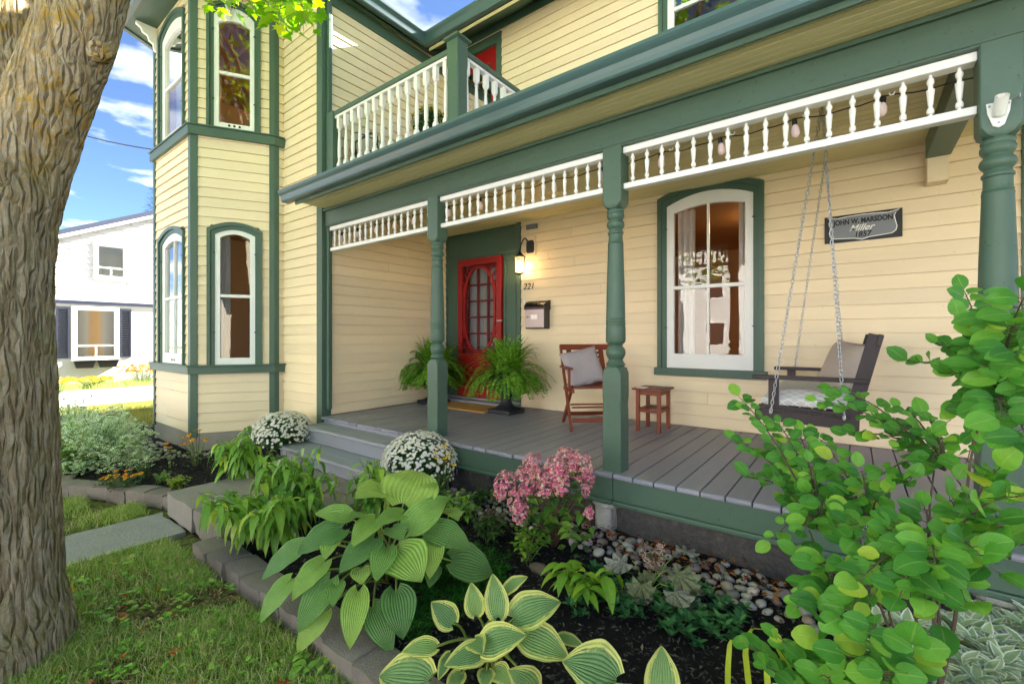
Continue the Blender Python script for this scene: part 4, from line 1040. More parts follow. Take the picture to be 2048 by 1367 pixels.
def fern(label, x, y, seed, R=.44):
    random.seed(seed); mb = MB(); z0 = ZD+.42
    for f in range(190):
        az = random.uniform(0, 2*PI); el = random.uniform(.1, 1.5); L = R*random.uniform(.75, 1.15)*(1.0-.25*(el/1.5))
        droop = random.uniform(.7, 1.7)*(1.2-el*.40)
        p = Vector((x+.05*math.cos(az), y+.05*math.sin(az), z0)); d = Vector((math.cos(az)*math.cos(el), math.sin(az)*math.cos(el), math.sin(el)))
        n = 23; path = [p.copy()]
        for i in range(n):
            d = (d+Vector((0, 0, -droop*.135*(i/n+.25)))).normalized(); p = p+d*(L/n*1.25)
            if p.x < XW+.04: p.x = XW+.04+random.uniform(0, .01); d.x = abs(d.x)*.2
            if p.y > YW-.05: p.y = YW-.05
            if p.z < z0-.17+.05*math.sin(f): p.z = z0-.17+.05*math.sin(f)
            path.append(p.copy())
        for i in range(1, n):
            t = i/n; q = path[i]; dd = (path[i+1]-path[i-1]).normalized(); side = dd.cross(Vector((0, 0, 1)))
            if side.length < .1: side = Vector((1, 0, 0))
            side.normalize(); w = .050*math.sin(PI*min(1, .14+t*.90))**.7+.006; up = side.cross(dd)
            for sg in (-1, 1):
                tip = q+side*sg*w+dd*.014+up*(-.008+.006*random.random())
                a_, b_ = q-dd*.0095, q+dd*.0095
                k = len(mb.v); mb.v += [tuple(a_), tuple((a_+tip)/2+dd*-.007), tuple(tip), tuple((b_+tip)/2+dd*.008)]; mb.f.append((k, k+1, k+2, k+3))
    Fn = thing('boston_fern', label, 'fern', (x, y, z0), 0, 'ferns in the urns')
    obj('fronds', mb, FERN, Fn, fix=False)
    mb = MB(); mb.lathe([(.14, -.03), (.12, .0), (.05, .03)], 14, (x, y, z0)); obj('crown', mb, SOIL, Fn)
urn('black fluted urn on the porch, left of the door', -4.60, 4.26); urn('black fluted urn on the porch, right of the door', -3.34, 4.26)
fern('lush green fern in the urn beside the side wall', -4.60, 4.26, 11, .50); fern('lush green fern in the urn below the mailbox', -3.34, 4.26, 12, .53)
# deck furniture on the balcony
MUMY = leafmat('yellow_petals', [(0, G(196, 170, 20)), (1, G(232, 208, 50))], .6, .2, .2, False)
MUMG = leafmat('mum_leaves', [(0, G(34, 66, 22)), (.6, G(52, 92, 34)), (1, G(70, 112, 44))], .5, .25, .3, False)
def dome_plant(name, label, cat, x, y, z, r, h, petal, seed, pot, npet=420, group=None, rp=.016, zcut=-.1):
    """clipped chrysanthemum: a leaf dome under a crust of small daisy heads, in a nursery pot"""
    random.seed(seed); D = thing(name, label, cat, (x, y, z), 0, group)
    mb = MB(); mb.lathe([(pot*.78, 0), (pot, .17), (pot*1.06, .172), (pot*1.06, .19), (pot*.9, .188), (pot*.85, .17)], 20, (x, y, z)); obj('pot', mb, BLACKP, D, smooth=35)
    lm = MB(); fm = MB(); zc = z+.2; 
    def surf(k=1.0):
        az = random.uniform(0, 2*PI); s_ = random.uniform(-.42, 1); c_ = math.sqrt(1-s_*s_)
        lump = 1+.06*mnoise.noise((math.cos(az)*2+seed, math.sin(az)*2, s_*2))
        return Vector((x+r*lump*k*c_*math.cos(az), y+r*lump*k*c_*math.sin(az), zc+h*lump*k*s_)), Vector((c_*math.cos(az), c_*math.sin(az), s_+.25)).normalized(), s_
    for i in range(2600):
        p, n, s_ = surf(random.uniform(.45, .97)); t = n.orthogonal().normalized(); t = (Matrix.Rotation(random.uniform(0, 6.28), 3, n) @ t); b = n.cross(t)
        L_, w_ = random.uniform(.018, .032), .009; dn = Vector((0, 0, -.006))
        k = len(lm.v); lm.v += [tuple(p), tuple(p+t*L_*.5+b*w_+n*.006), tuple(p+t*L_+dn), tuple(p+t*L_*.5-b*w_+n*.006)]; lm.f.append((k, k+1, k+2, k+3))
    i = 0
    while i < npet:
        p, n, s_ = surf(random.uniform(.985, 1.03))
        if s_ < zcut and random.random() < .93: continue
        if s_ < zcut+.25 and random.random() < .35: continue
        i += 1; n = (n+Vector((random.uniform(-.35, .35), random.uniform(-.35, .35), random.uniform(-.1, .4)))).normalized()
        t = n.orthogonal().normalized(); b = n.cross(t); R_ = rp*random.uniform(.75, 1.2); np_ = 9; a0 = random.uniform(0, 6)
        for q in range(np_):
            a = a0+2*PI*q/np_; u = t*math.cos(a)+b*math.sin(a); v = n.cross(u)
            k = len(fm.v); fm.v += [tuple(p+n*.001), tuple(p+u*R_*.6+v*R_*.26+n*R_*.22), tuple(p+u*R_*1.02+n*R_*.1), tuple(p+u*R_*.6-v*R_*.26+n*R_*.22)]; fm.f.append((k, k+1, k+2, k+3))
        for q in range(5):
            a = a0+.5+2*PI*q/5; u = t*math.cos(a)+b*math.sin(a); v = n.cross(u)
            k = len(fm.v); fm.v += [tuple(p+n*.003), tuple(p+u*R_*.35+v*R_*.2+n*R_*.4), tuple(p+u*R_*.5+n*R_*.5), tuple(p+u*R_*.35-v*R_*.2+n*R_*.4)]; fm.f.append((k, k+1, k+2, k+3))
    obj('foliage', lm, MUMG, D, fix=False); tag(obj('blossoms', fm, petal, D, fix=False), kind='stuff')
    return D
MUMW = leafmat('white_petals', [(0, G(226, 224, 214)), (.8, G(244, 243, 238)), (1, G(236, 224, 190))], .6, .2, .2, False)
dome_plant('potted_mum', 'white chrysanthemum in a dark pot left of the steps', 'flowers', -4.985, 2.40, .19, .315, .245, MUMW, 21, .15, 980, 'white mums flanking the steps')
dome_plant('potted_mum', 'white chrysanthemum in a dark pot right of the steps', 'flowers', -2.93, 2.55, .17, .31, .275, MUMW, 22, .16, 980, 'white mums flanking the steps', zcut=-.02)
dome_plant('potted_mum', 'yellow topped chrysanthemum in a pot behind the balcony railing', 'flowers', -4.02, 3.65, 3.752, .22, .22, MUMY, 23, .15, 260, None, .014, .35)
BC = thing('balcony_chair', 'black framed chair with beige sling behind the balcony railing', 'chair', (-4.45, 3.3, 3.24))
for y in (3.32-.35, 3.80-.35):
    mb = MB(); mb.tube([(-4.1, y, 3.24), (-4.1, y, 3.62), (-4.2, y, 3.68), (-4.5, y, 3.66), (-4.53, y, 3.24)], .013, 8); obj('side_frame', mb, IRON, BC, smooth=60)
mb = MB(); mb.tube([(-4.48, 2.98, 3.5), (-4.58, 2.98, 3.78), (-4.60, 3.07, 3.83), (-4.60, 3.35, 3.83), (-4.58, 3.44, 3.78), (-4.48, 3.44, 3.5)], .012, 8); obj('back_frame', mb, IRON, BC, smooth=60)
mb = MB(); mb.quadgrid([[(-4.485-.1*t, y, 3.5+.32*t) for y in (2.995, 3.425)] for t in (0, .5, 1)]); mb.quadgrid([[(-4.48+.36*t, y, 3.50+.03*t) for y in (2.995, 3.425)] for t in (0, .5, 1)]); obj('sling', mb, plain('beige_sling', G(190, 180, 160), .9), BC, smooth=60)
PS = thing('plant_stand', 'dark plant stand under the yellow chrysanthemum on the balcony', 'stand', (-4.02, 3.65, 3.24))
mb = MB(); mb.box(-4.17, -3.87, 3.50, 3.80, 3.725, 3.751); obj('top', mb, SWINGW, PS, bevel=.004)
for sx in (-4.16, -3.91):
    for sy in (3.51, 3.76): mb = MB(); mb.box(sx, sx+.03, sy, sy+.03, 3.239, 3.7245); obj('leg', mb, SWINGW, PS)

# ================================================================ BEDS, WALK AND EDGING
MULCH = plain('black_mulch', G(30, 28, 29), .92, .4, 40, 1.0, .012, .2)
def sheet(name, poly_fn, x0, x1, y0, y1, zf, mat, step=.05):
    mb = MB(); idx = {}
    xs_ = np.arange(x0, x1+1e-6, step); ys_ = np.arange(y0, y1+1e-6, step)
    def vid(i, j):
        if (i, j) not in idx:
            x, y = xs_[i], ys_[j]; idx[(i, j)] = len(mb.v); mb.v.append((x, y, zf(x, y)))
        return idx[(i, j)]
    for i in range(len(xs_)-1):
        for j in range(len(ys_)-1):
            if poly_fn((xs_[i]+xs_[i+1])/2, (ys_[j]+ys_[j+1])/2): mb.f.append((vid(i, j), vid(i+1, j), vid(i+1, j+1), vid(i, j+1)))
    return tag(obj(name, mb, mat, None, smooth=180, fix=False), kind='structure')
def edge_left(x):                                  # outer line of the curved edging of the left bed
    t = (x+4.55)/(-1.2); return 1.28-.50*max(0, t)**1.15 if x > -6.0 else .72-.25*(-6.0-x)
def bedR(x, y): return .085+.06*smooth(1.3, 2.6, y)+.018*mnoise.noise((x*3, y*3, 1))+.01*mnoise.noise((x*9, y*9, 4))
def bedL(x, y): return .085+.015*mnoise.noise((x*3, y*3, 7))+.05*smooth(1.5, 2.6, y)
inR = lambda x, y: (y > 1.16 and x > -3.38 and y < 2.86) 
inL = lambda x, y: (x < -4.42 and y > edge_left(x)+.10 and x > -8.6 and not (x < -5.75 and y > 2.75)) and y < 2.82
sheet('garden_bed', inR, -3.4, 2.0, 1.15, 2.9, bedR, MULCH)
sheet('garden_bed', inL, -8.6, -4.4, .2, 2.85, bedL, MULCH)
# bark chips
rng = np.random.default_rng(4)
def chips(name, n, x0, x1, y0, y1, inside, zf, mat, parent=None):
    mb = MB(); k = 0
    while k < n:
        x, y = rng.uniform(x0, x1), rng.uniform(y0, y1)
        if not inside(x, y): continue
        k += 1; L_, w_ = rng.uniform(.012, .036), rng.uniform(.003, .007); a = rng.uniform(0, 6.28); el = rng.normal(0, .3)
        d = Vector((math.cos(a)*math.cos(el), math.sin(a)*math.cos(el), math.sin(el)))*L_/2; s_ = Vector((-math.sin(a), math.cos(a), rng.normal(0, .3)))*w_
        c = Vector((x, y, zf(x, y)+rng.uniform(.002, .014))); b = len(mb.v)
        mb.v += [tuple(c-d-s_*.5), tuple(c-s_+Vector((0, 0, .003))), tuple(c+d*1.1), tuple(c+s_+Vector((0, 0, .003)))]; mb.f.append((b, b+1, b+2, b+3))
    return tag(obj(name, mb, mat, parent, fix=False), kind='stuff')
CHIP = leafmat('bark_chips', [(0, G(20, 20, 22)), (.5, G(44, 42, 43)), (.85, G(76, 72, 71)), (1, G(124, 112, 100))], .75, 0, .35, False)
tag(chips('bark_mulch', 13000, -3.35, 1.2, 1.2, 2.75, inR, bedR, CHIP), 'black shredded bark mulch over the right hand bed', 'mulch')
tag(chips('bark_mulch', 3500, -6.9, -4.45, .6, 2.5, inL, bedL, CHIP), 'black shredded bark mulch over the bed below the bay', 'mulch')
# edging blocks
def block_mesh(seed, L_=.215, D_=.17, Hh=.115):
    random.seed(seed); mb = MB(); mb.box(-L_/2, L_/2, -D_/2, D_/2, 0, Hh)
    bm = bmesh.new(); me = mb.mesh('block'); bm.from_mesh(me); bmesh.ops.subdivide_edges(bm, edges=bm.edges, cuts=4, use_grid_fill=True)
    for v in bm.verts:
        n = mnoise.noise_vector(v.co*14+Vector((seed*7, 0, 0)))
        if v.co.y < -D_/2+.01: v.co.y += n.y*.012
        v.co += n*.0025
        if v.co.z > Hh-.004 and abs(v.co.y) > D_/2-.012: v.co.z -= .006
    bm.to_mesh(me); bm.free(); shade(me, 45); me.materials.append(BLOCK); return me
BLKS = [block_mesh(i) for i in range(4)]
ED = thing('garden_edging', 'straight row of grey edging blocks along the lawn side of the hosta bed', 'edging', (-1.6, 1.15, 0))
x = -3.30; random.seed(8); i = 0
while x < .9:
    piece('block', BLKS[i % 4], ED, (x, 1.155+random.uniform(-.012, .012)+.02*math.sin(x*2), random.uniform(-.012, .008)), (random.uniform(-.03, .03), random.uniform(-.02, .02), random.uniform(-.05, .05))); x += .221; i += 1
ED2 = thing('garden_edging', 'curved row of grey edging blocks round the bed below the bay', 'edging', (-5.3, 1.0, 0))
x = -4.60
for i in range(12):
    sl = (edge_left(x-.05)-edge_left(x+.05))/-.1; a = math.atan(sl)
    piece('block', BLKS[(i+1) % 4], ED2, (x, edge_left(x)+.085, .0+random.uniform(-.01, .006)), (0, random.uniform(-.02, .02), a+random.uniform(-.04, .04))); x -= .219*math.cos(a)
# entry walk: raised stone slab, brick pavers before the steps, flat flagstones in the lawn
mb = MB(); mb.box(-4.43, -3.40, 1.22, 2.33, -.05, .165); walk = tag(obj('entry_walk', mb, SOIL), kind='structure')
def stone_slab(x0, x1, y0, y1, z0, z1, mat, name, parent, seed, cuts=7, amp=.006):
    mb = MB(); mb.box(x0, x1, y0, y1, z0, z1); me = mb.mesh(name, org(parent)); bm = bmesh.new(); bm.from_mesh(me)
    bmesh.ops.subdivide_edges(bm, edges=bm.edges, cuts=cuts, use_grid_fill=True)
    for v in bm.verts:
        n = mnoise.noise_vector(v.co*7+Vector((seed*3, 0, 0))); v.co += Vector((n.x*amp*1.5, n.y*amp*2.2, n.z*amp*.6))
    bm.to_mesh(me); bm.free(); shade(me, 50); me.materials.append(mat)
    o = bpy.data.objects.new(name, me); COL.objects.link(o)
    if parent is not None: o.parent = parent
    return o
stone_slab(-4.44, -3.86, 1.20, 1.80, .02, .198, PAVER, 'slab', walk, 1); stone_slab(-3.85, -3.36, 1.205, 1.80, .02, .197, PAVER, 'slab', walk, 2)
random.seed(6); y = 1.815; r = 0
while y < 2.30:
    x = -4.78 if y > 1.95 else -4.42; x -= .0 if r % 2 else .08
    while x < -3.15:
        stone_slab(x+.004, x+.196, y+.004, y+.118, .10, .192+random.uniform(-.003, .004), PAVER, 'paver', walk, random.random()*9, 2, .003); x += .2
    y += .122; r += 1
fp = tag(obj('flagstone_path', (lambda m: (m.box(-4.5, -3.98, -.1, -.09, -.03, -.02), m)[1])(MB()), FLAG), kind='structure')
for i, (x0, x1, y0, y1) in enumerate(((-4.52, -3.93, .47, 1.18), (-4.55, -3.98, -.30, .44), (-4.52, -3.95, -1.15, -.33), (-4.5, -3.95, -2.0, -1.2))):
    stone_slab(x0, x1, y0, y1, -.05, .022, FLAG, 'flagstone', fp, 20+i, 9, .012)

# river stones along the porch
STN = NT('river_stone'); oi = STN.new('ShaderNodeObjectInfo').outputs['Random']; nn = STN.noise(STN.vec((1, 1, 1), 'Object'), 2.5, 5)
cst = STN.ramp(oi, [(0, G(112, 106, 104)), (.2, G(154, 146, 142)), (.4, G(128, 104, 98)), (.55, G(178, 172, 166)), (.7, G(148, 128, 118)), (.85, G(198, 190, 180)), (1, G(108, 110, 116))])
STN.done(hsv(STN, cst, .5, 1, scale01(STN, nn, .75, 1.2)), .5, STN.bump(STN.noise(STN.vec((1, 1, 1), 'Object'), 9, 4), .15, .05), .4)
SM = []
for i in range(6):
    bm = bmesh.new(); bmesh.ops.create_icosphere(bm, subdivisions=2, radius=1); random.seed(40+i)
    sx, sy, sz = random.uniform(.85, 1.25), random.uniform(.7, .95), random.uniform(.5, .75)
    for v in bm.verts: v.co *= 1+.16*mnoise.noise(v.co*1.3+Vector((i*5, 0, 0))); v.co = Vector((v.co.x*sx, v.co.y*sy, v.co.z*sz))
    me = bpy.data.meshes.new('stone'); bm.to_mesh(me); bm.free(); shade(me); me.materials.append(STN.m); SM.append(me)
ST = thing('river_stone_border', 'border of rounded river stones between the mulch and the porch skirt', 'stones', (-.5, 2.6, .1))
random.seed(9); placed = []; tries = 0
while len(placed) < 285 and tries < 9000:
    tries += 1
    x = random.uniform(-2.9, .75); lo = 2.52+.03*math.sin(x*4) if x < -1.55 else (2.44+.05*math.sin(x*3)); y = random.uniform(lo, 2.79); r = random.uniform(.022, .044)
    if x < -1.9: r *= .8
    if any((x-a)**2+(y-b)**2 < (.86*(r+c))**2 for a, b, c in placed): continue
    placed.append((x, y, r)); piece('stone', random.choice(SM), ST, (x, y, bedR(x, y)+r*.22), (random.uniform(-.4, .4), random.uniform(-.4, .4), random.uniform(0, 6)), (r, r, r))
ST2 = thing('river_stone_border', 'strip of small rounded stones at the foot of the bay', 'stones', (-6.1, 1.8, .1))
placed = []; tries = 0
while len(placed) < 90 and tries < 4000:
    tries += 1; t = random.random(); b = Vector((-7.4+1.2*t/.6, 1.86)) if t < .6 else Vector((-6.2+.42*(t-.6)/.4, 1.86+.7*(t-.6)/.4))
    x, y = b.x+random.uniform(0, .14), b.y-random.uniform(0, .28); r = random.uniform(.016, .032)
    if any((x-a)**2+(y-b_)**2 < (.85*(r+c))**2 for a, b_, c in placed): continue
    placed.append((x, y, r)); piece('stone', random.choice(SM), ST2, (x, y, bedL(x, y)+r*.2), (random.uniform(-.4, .4), 0, random.uniform(0, 6)), (r, r, r))
for (x, y, r, lb) in ((-1.42, 2.12, .06, 'brown fist sized rock lying in the mulch below the pink hydrangea'),):
    o = obj('rock', SM[2].copy(), plain('brown_rock', G(104, 90, 76), .85, .25, 14, .5)); o.location = (x, y, bedR(x, y)+.015); o.scale = (r, r*.9, r); tag(o, lb, 'rock')

# ================================================================ LEAF TOOLS
def blade(mb, base, tip, W, nrm, shape='ovate', arch_=.10, fold=.12, heart=0.0, nv=8, nu=3, ruffle=0.0, twist=0.0, seed=0, hang=0.0):
    base, tip = Vector(base), Vector(tip); d = tip-base; L_ = d.length; d = d.normalized(); nrm = Vector(nrm)
    side = d.cross(nrm); side = side.normalized() if side.length > 1e-4 else d.orthogonal().normalized(); up = side.cross(d)
    rows, uvs = [], []
    for i in range(nv+1):
        v = i/nv
        if shape == 'ovate': hw = math.sin(PI*(v*.985+.005)**.72)**.85
        elif shape == 'heart': hw = math.sin(PI*(v*.985+.012)**.62)**.78
        elif shape == 'round': hw = math.sin(PI*(v*.985+.008)**.88)**.52
        elif shape == 'strap': hw = min(1, v*8)**.5*(1-v**3)
        else: hw = math.sin(PI*(v*.985+.01)**.9)**1.1           # lance
        hw *= W/2; c = base+d*L_*v+up*arch_*L_*4*v*(1-v)+Vector((0, 0, -hang*L_*v*v)); row, uvr = [], []
        for j in range(-nu, nu+1):
            u = j/nu; p = c+side*u*hw+up*(fold*hw*(abs(u)**1.5))-d*(heart*L_*abs(u)**1.5*(1-v)**4)
            if ruffle: p = p+up*ruffle*hw*abs(u)*math.sin(v*17+seed+(2 if u > 0 else 0))
            row.append(tuple(p)); uvr.append((u*.5+.5, v))
        rows.append(row); uvs.append(uvr)
    mb.quadgrid(rows, uvs)
def unit_leaf(name, mat, W, shape, **kw):
    mb = MB(); blade(mb, (0, 0, 0), (0, 1, 0), W, (0, 0, 1), shape, **kw); me = mb.mesh(name); shade(me); me.materials.append(mat); return me
def put_leaf(me, parent, base, d, nrm, sc, name='leaf'):
    d = Vector(d).normalized(); side = d.cross(Vector(nrm)); side = side.normalized() if side.length > 1e-3 else d.orthogonal().normalized(); up = side.cross(d)
    g = org(parent); M = Matrix.Identity(4)
    for r in range(3): M[r][0] = side[r]*sc; M[r][1] = d[r]*sc; M[r][2] = up[r]*sc; M[r][3] = base[r]-g[r]
    o = bpy.data.objects.new(name, me); COL.objects.link(o); o.parent = parent; o.matrix_local = M; return o
def objleaf(name, stops, **kw):
    """leaf material whose tone follows the single leaf object"""
    m = leafmat(name, stops, **kw); nt = m.node_tree
    for l in list(nt.links):
        if l.from_socket.name == 'Random Per Island':
            to = l.to_socket; nt.links.remove(l); nt.links.new(nt.nodes.new('ShaderNodeObjectInfo').outputs['Random'], to)
    return m
def rnd(a, b): return random.uniform(a, b)

# ---- hostas: ribbed leaves
def hostamat(name, stops, edge=None, rib=34):
    s = NT(name); oi = s.new('ShaderNodeObjectInfo').outputs['Random']
    col = s.ramp(oi, stops); uv = s.new('ShaderNodeUVMap').outputs[0]; sp = s.new('ShaderNodeSeparateXYZ'); s.link(uv, sp.inputs[0])
    au = s.math('ABSOLUTE', s.math('SUBTRACT', sp.outputs[0], .5))
    col = hsv(s, col, .5, 1, scale01(s, s.noise(s.vec((1, 1, 1), 'World'), 30, 4), .82, 1.15))
    if edge:
        w = s.math('ADD', s.math('MULTIPLY', au, 2.0), s.math('MULTIPLY', s.math('SUBTRACT', s.noise(s.vec((7, 1.6, 1), 'UV'), 2.6, 5, .75), .5), .8))
        w = s.math('ADD', w, s.math('MULTIPLY', s.math('POWER', sp.outputs[1], 6.0), .35))
        col = s.mix(s.ramp(w, [(.63, (0, 0, 0)), (.72, (1, 1, 1))]), col, edge)
    rr = s.math('SINE', s.math('MULTIPLY', s.math('POWER', au, .85), rib*2.1)); rr = s.math('ADD', s.math('MULTIPLY', rr, .5), .5)
    ln = s.ramp(rr, [(0.0, (1, 1, 1)), (.22, (0, 0, 0))]); col = s.mix(s.math('MULTIPLY', ln, .30), col, s.mix(.5, col, G(212, 224, 150)))
    puck = s.noise(s.vec((22, 30, 1), 'UV'), 1.0, 3)
    nb = s.bump(s.math('ADD', s.math('MULTIPLY', rr, .8), s.math('MULTIPLY', puck, .8)), .7, .005)
    return s.done(col, .42, nb, .4, None, .25, hsv(s, col, .49, 1.1, 1.25))
HOSTA = hostamat('green_hosta_leaf', [(0, G(88, 132, 70)), (.35, G(120, 164, 76)), (.7, G(150, 186, 84)), (1, G(168, 196, 92))])
HOSTAV = hostamat('variegated_hosta_leaf', [(0, G(96, 138, 86)), (.6, G(122, 160, 96)), (1, G(136, 172, 96))], G(212, 214, 120))
PETI = leafmat('petiole', [(0, G(120, 142, 62)), (1, G(146, 164, 84))], .5, .1, .3, False)
def dome_hit(px, py, C, R, infl=1.0):
    """where the view ray meets the plant's dome"""
    o_ = Vector((0, 0, CZ)); d = ray(px, py); s_ = Vector((1/(R[0]*infl), 1/(R[1]*infl), 1/(R[2]*infl)))
    O = Vector(((o_.x-C[0])*s_.x, (o_.y-C[1])*s_.y, (o_.z-C[2])*s_.z)); D = Vector((d.x*s_.x, d.y*s_.y, d.z*s_.z))
    a, b, c = D.dot(D), 2*O.dot(D), O.dot(O)-1; q = b*b-4*a*c; t = (-b-math.sqrt(q))/(2*a) if q > 0 else -b/(2*a)
    p = o_+d*t; p.z = max(p.z, .05); return p
def hosta(label, C, R, leaves, mat, ratio, cat='hosta', seed=0, group=None, sc=1.0):
    random.seed(seed); Hh = thing('hosta', label, cat, (C[0], C[1], .08), 0, group)
    for i, (bx, by, tx, ty, *ex) in enumerate(leaves):
        b, t = dome_hit(bx, by, C, R, .93), dome_hit(tx, ty, C, R, 1.07)
        if t.z < .10: t.z = .10
        mid = (b+t)/2; n = (Vector(((mid.x-C[0])/R[0]**2, (mid.y-C[1])/R[1]**2, (mid.z-C[2])/R[2]**2)).normalized()*.6+Vector((0, 0, .5))+(Vector((0, 0, CZ))-mid).normalized()*.45)
        L_ = (t-b).length; rr = ex[0] if ex else ratio
        mb = MB(); blade(mb, b, t, L_*rr*rnd(1.0, 1.12), n, 'heart', arch_=.07+rnd(0, .05), fold=rnd(.02, .2), heart=.16, nv=16, nu=6, ruffle=.05, seed=i)
        obj('leaf', mb, mat, Hh, smooth=180, fix=False)
        mb = MB(); root = Vector((C[0]+rnd(-.07, .07), C[1]+rnd(-.07, .07), .09)); q = (b-root)
        pts = [root+q*k+Vector((0, 0, .12*math.sin(PI*k)*q.length)) for k in np.linspace(0, 1, 7)]; mb.tube(pts, [.007, .006, .0055, .005, .005, .0045, .004], 6)
        obj('petiole', mb, PETI, Hh, smooth=180)
    return Hh
def crop(ox, oy, k, L_): return [tuple([ox+a*k, oy+b*k, ox+c*k, oy+d*k]+list(e)) for a, b, c, d, *e in L_]
GL = crop(350, 780, .4293, [(1065, 525, 1145, 378, 1.0), (990, 470, 838, 505, .85), (812, 590, 650, 575, .6), (775, 650, 572, 765, .75), (935, 600, 825, 730, .55), (1062, 575, 925, 640, .5), (1090, 645, 1262, 520, .65), (1185, 645, 1378, 742, .65), (1292, 795, 1480, 850, .8), (1035, 745, 1148, 892, 1.05), (1030, 935, 1062, 1160, .75), (855, 940, 815, 1205, .55), (722, 885, 575, 1128, .6), (697, 800, 545, 980, .62), (592, 720, 404, 882, .6), (538, 885, 396, 1082, .6), (697, 1030, 570, 1228, .6), (922, 1010, 1012, 1228, .6), (928, 690, 765, 850, .6), (985, 735, 935, 892, .6), (1120, 520, 1222, 430, .45), (1150, 565, 1285, 498, .5), (1195, 700, 1185, 880, .5), (870, 830, 870, 905, .8), (1200, 820, 1185, 920, .6), (880, 575, 815, 600, .6), (1255, 560, 1320, 610, .6), (760, 900, 735, 1010, .6), (1010, 640, 1060, 700, .7), (740, 700, 700, 790, .6)])
hosta('large green hosta with ribbed heart shaped leaves at the edging', (-2.12, 1.60, .02), (.64, .62, .62), GL, HOSTA, .65, seed=3)
VL = crop(750, 780, .4294, [(360, 1082, 262, 985, .9), (470, 1038, 448, 893, .72), (572, 1052, 548, 853, .62), (648, 1062, 866, 985, .68), (506, 1190, 705, 1140, .72), (690, 1140, 906, 1250, .75), (502, 1215, 322, 1282, .62), (278, 1195, 124, 1218, .6), (245, 1342, 18, 1330, .72), (745, 1420, 620, 1300, .8), (520, 1305, 512, 1400, .75), (352, 1230, 295, 1350, .55), (860, 1150, 978, 1198, .5), (608, 930, 712, 868, .6), (460, 1160, 500, 1230, .8), (560, 1300, 640, 1380, .7), (400, 1320, 330, 1420, .7)])
hosta('hosta with yellow edged leaves in the front of the bed', (-1.22, 1.46, .05), (.50, .46, .52), VL, HOSTAV, .7, seed=4, group='yellow edged hostas')
VL2 = crop(750, 780, .4294, [(1120, 1345, 872, 1262, .95), (1330, 1420, 1335, 1188, .78), (1180, 1470, 1050, 1420, .8), (1420, 1480, 1500, 1400, .8)])
hosta('pair of yellow edged hosta leaves at the bottom of the picture', (-.78, 1.50, .05), (.42, .36, .44), VL2, HOSTAV, .8, seed=5, group='yellow edged hostas')

# ---- leafy stems: drooping perennials
def leafy(name, label, cat, base, n, h, spread, L_, W, mat, shape='lance', droop=.7, per=11, seed=0, group=None, lean=(0, 0), single=True, zt=.25, arch_=.12, stemr=.004):
    random.seed(seed); T_ = thing(name, label, cat, base, 0, group); sm = MB(); lm = MB()
    for k in range(n):
        a = rnd(0, 2*PI); r = spread*math.sqrt(random.random()); hh = h*rnd(.65, 1.1)
        p0 = Vector(base)+Vector((rnd(-.05, .05), rnd(-.05, .05), 0)); p1 = Vector(base)+Vector((r*math.cos(a)+lean[0]*hh, r*math.sin(a)+lean[1]*hh, hh))
        path = [p0.lerp(p1, t)+Vector((0, 0, .12*hh*math.sin(PI*t))) for t in np.linspace(0, 1, 7)]; sm.tube(path, [stemr*(1-.6*t) for t in np.linspace(0, 1, 7)], 5)
        for q in range(per):
            t = zt+(1-zt)*(q+rnd(0, .5))/per; c = p0.lerp(p1, t)+Vector((0, 0, .12*hh*math.sin(PI*t))); aa = q*2.4+rnd(-.4, .4)+a
            ll = L_*rnd(.65, 1.15)*(1-.35*max(0, t-.75)/.25); d = Vector((math.cos(aa), math.sin(aa), rnd(.0, .5)-droop*rnd(.3, 1.2))).normalized()
            nr = Vector((math.cos(aa)*.4, math.sin(aa)*.4, 1)); blade(lm, c, c+d*ll, ll*W, nr, shape, arch_=arch_+droop*.1, fold=.15, nv=5, nu=2, hang=droop*.35)
    obj('stems', sm, STEMM, T_, smooth=180)
    tag(obj('foliage', lm, mat, T_, smooth=180, fix=False), kind='stuff'); return T_
STEMM = leafmat('stem_green', [(0, G(74, 96, 48)), (1, G(104, 118, 66))], .6, 0, .2, False)
DROOP = leafmat('perennial_leaf', [(0, G(78, 128, 48)), (.35, G(116, 166, 64)), (.7, G(148, 190, 76)), (.88, G(192, 214, 84)), (1, G(186, 202, 172))], .42, .35)
DARKL = leafmat('dark_leaf', [(0, G(34, 70, 36)), (.5, G(52, 94, 44)), (1, G(80, 122, 56))], .45, .25)
BRIGHT = leafmat('bright_leaf', [(0, G(98, 146, 40)), (.6, G(126, 172, 52)), (1, G(162, 190, 62))], .45, .32)
def gz(px, py, z): p = on_z(px, py, z); return (p.x, p.y, z)
leafy('perennial', 'tall drooping leafy perennial against the bay foundation', 'plant', gz(475, 968, .12), 13, .48, .20, .14, .36, DROOP, 'ovate', per=13, seed=31, droop=1.2)
leafy('perennial', 'big drooping leafy perennial between the slab and the hosta', 'plant', (-3.02, 1.42, .1), 30, .40, .46, .135, .36, DROOP, 'ovate', per=13, seed=32, droop=1.3)
leafy('perennial', 'drooping leafy perennial hanging over the walk slab', 'plant', (-3.22, 1.62, .1), 15, .52, .27, .13, .36, DROOP, 'ovate', per=13, seed=33, droop=1.25)
leafy('perennial', 'leafy perennial with curled tops before the lower step', 'plant', (-2.80, 1.98, .1), 10, .44, .15, .125, .36, DROOP, 'ovate', per=13, seed=34, droop=1.2)
leafy('perennial', 'low dark leafy plant at the foot of the bay, left of the white mum', 'plant', gz(535, 950, .14), 8, .22, .2, .12, .45, DARKL, 'ovate', .5, 8, seed=35)
leafy('perennial', 'low bright leaves behind the green hosta', 'plant', (-2.45, 2.2, .12), 9, .26, .22, .12, .45, DARKL, 'ovate', .5, 8, seed=36)
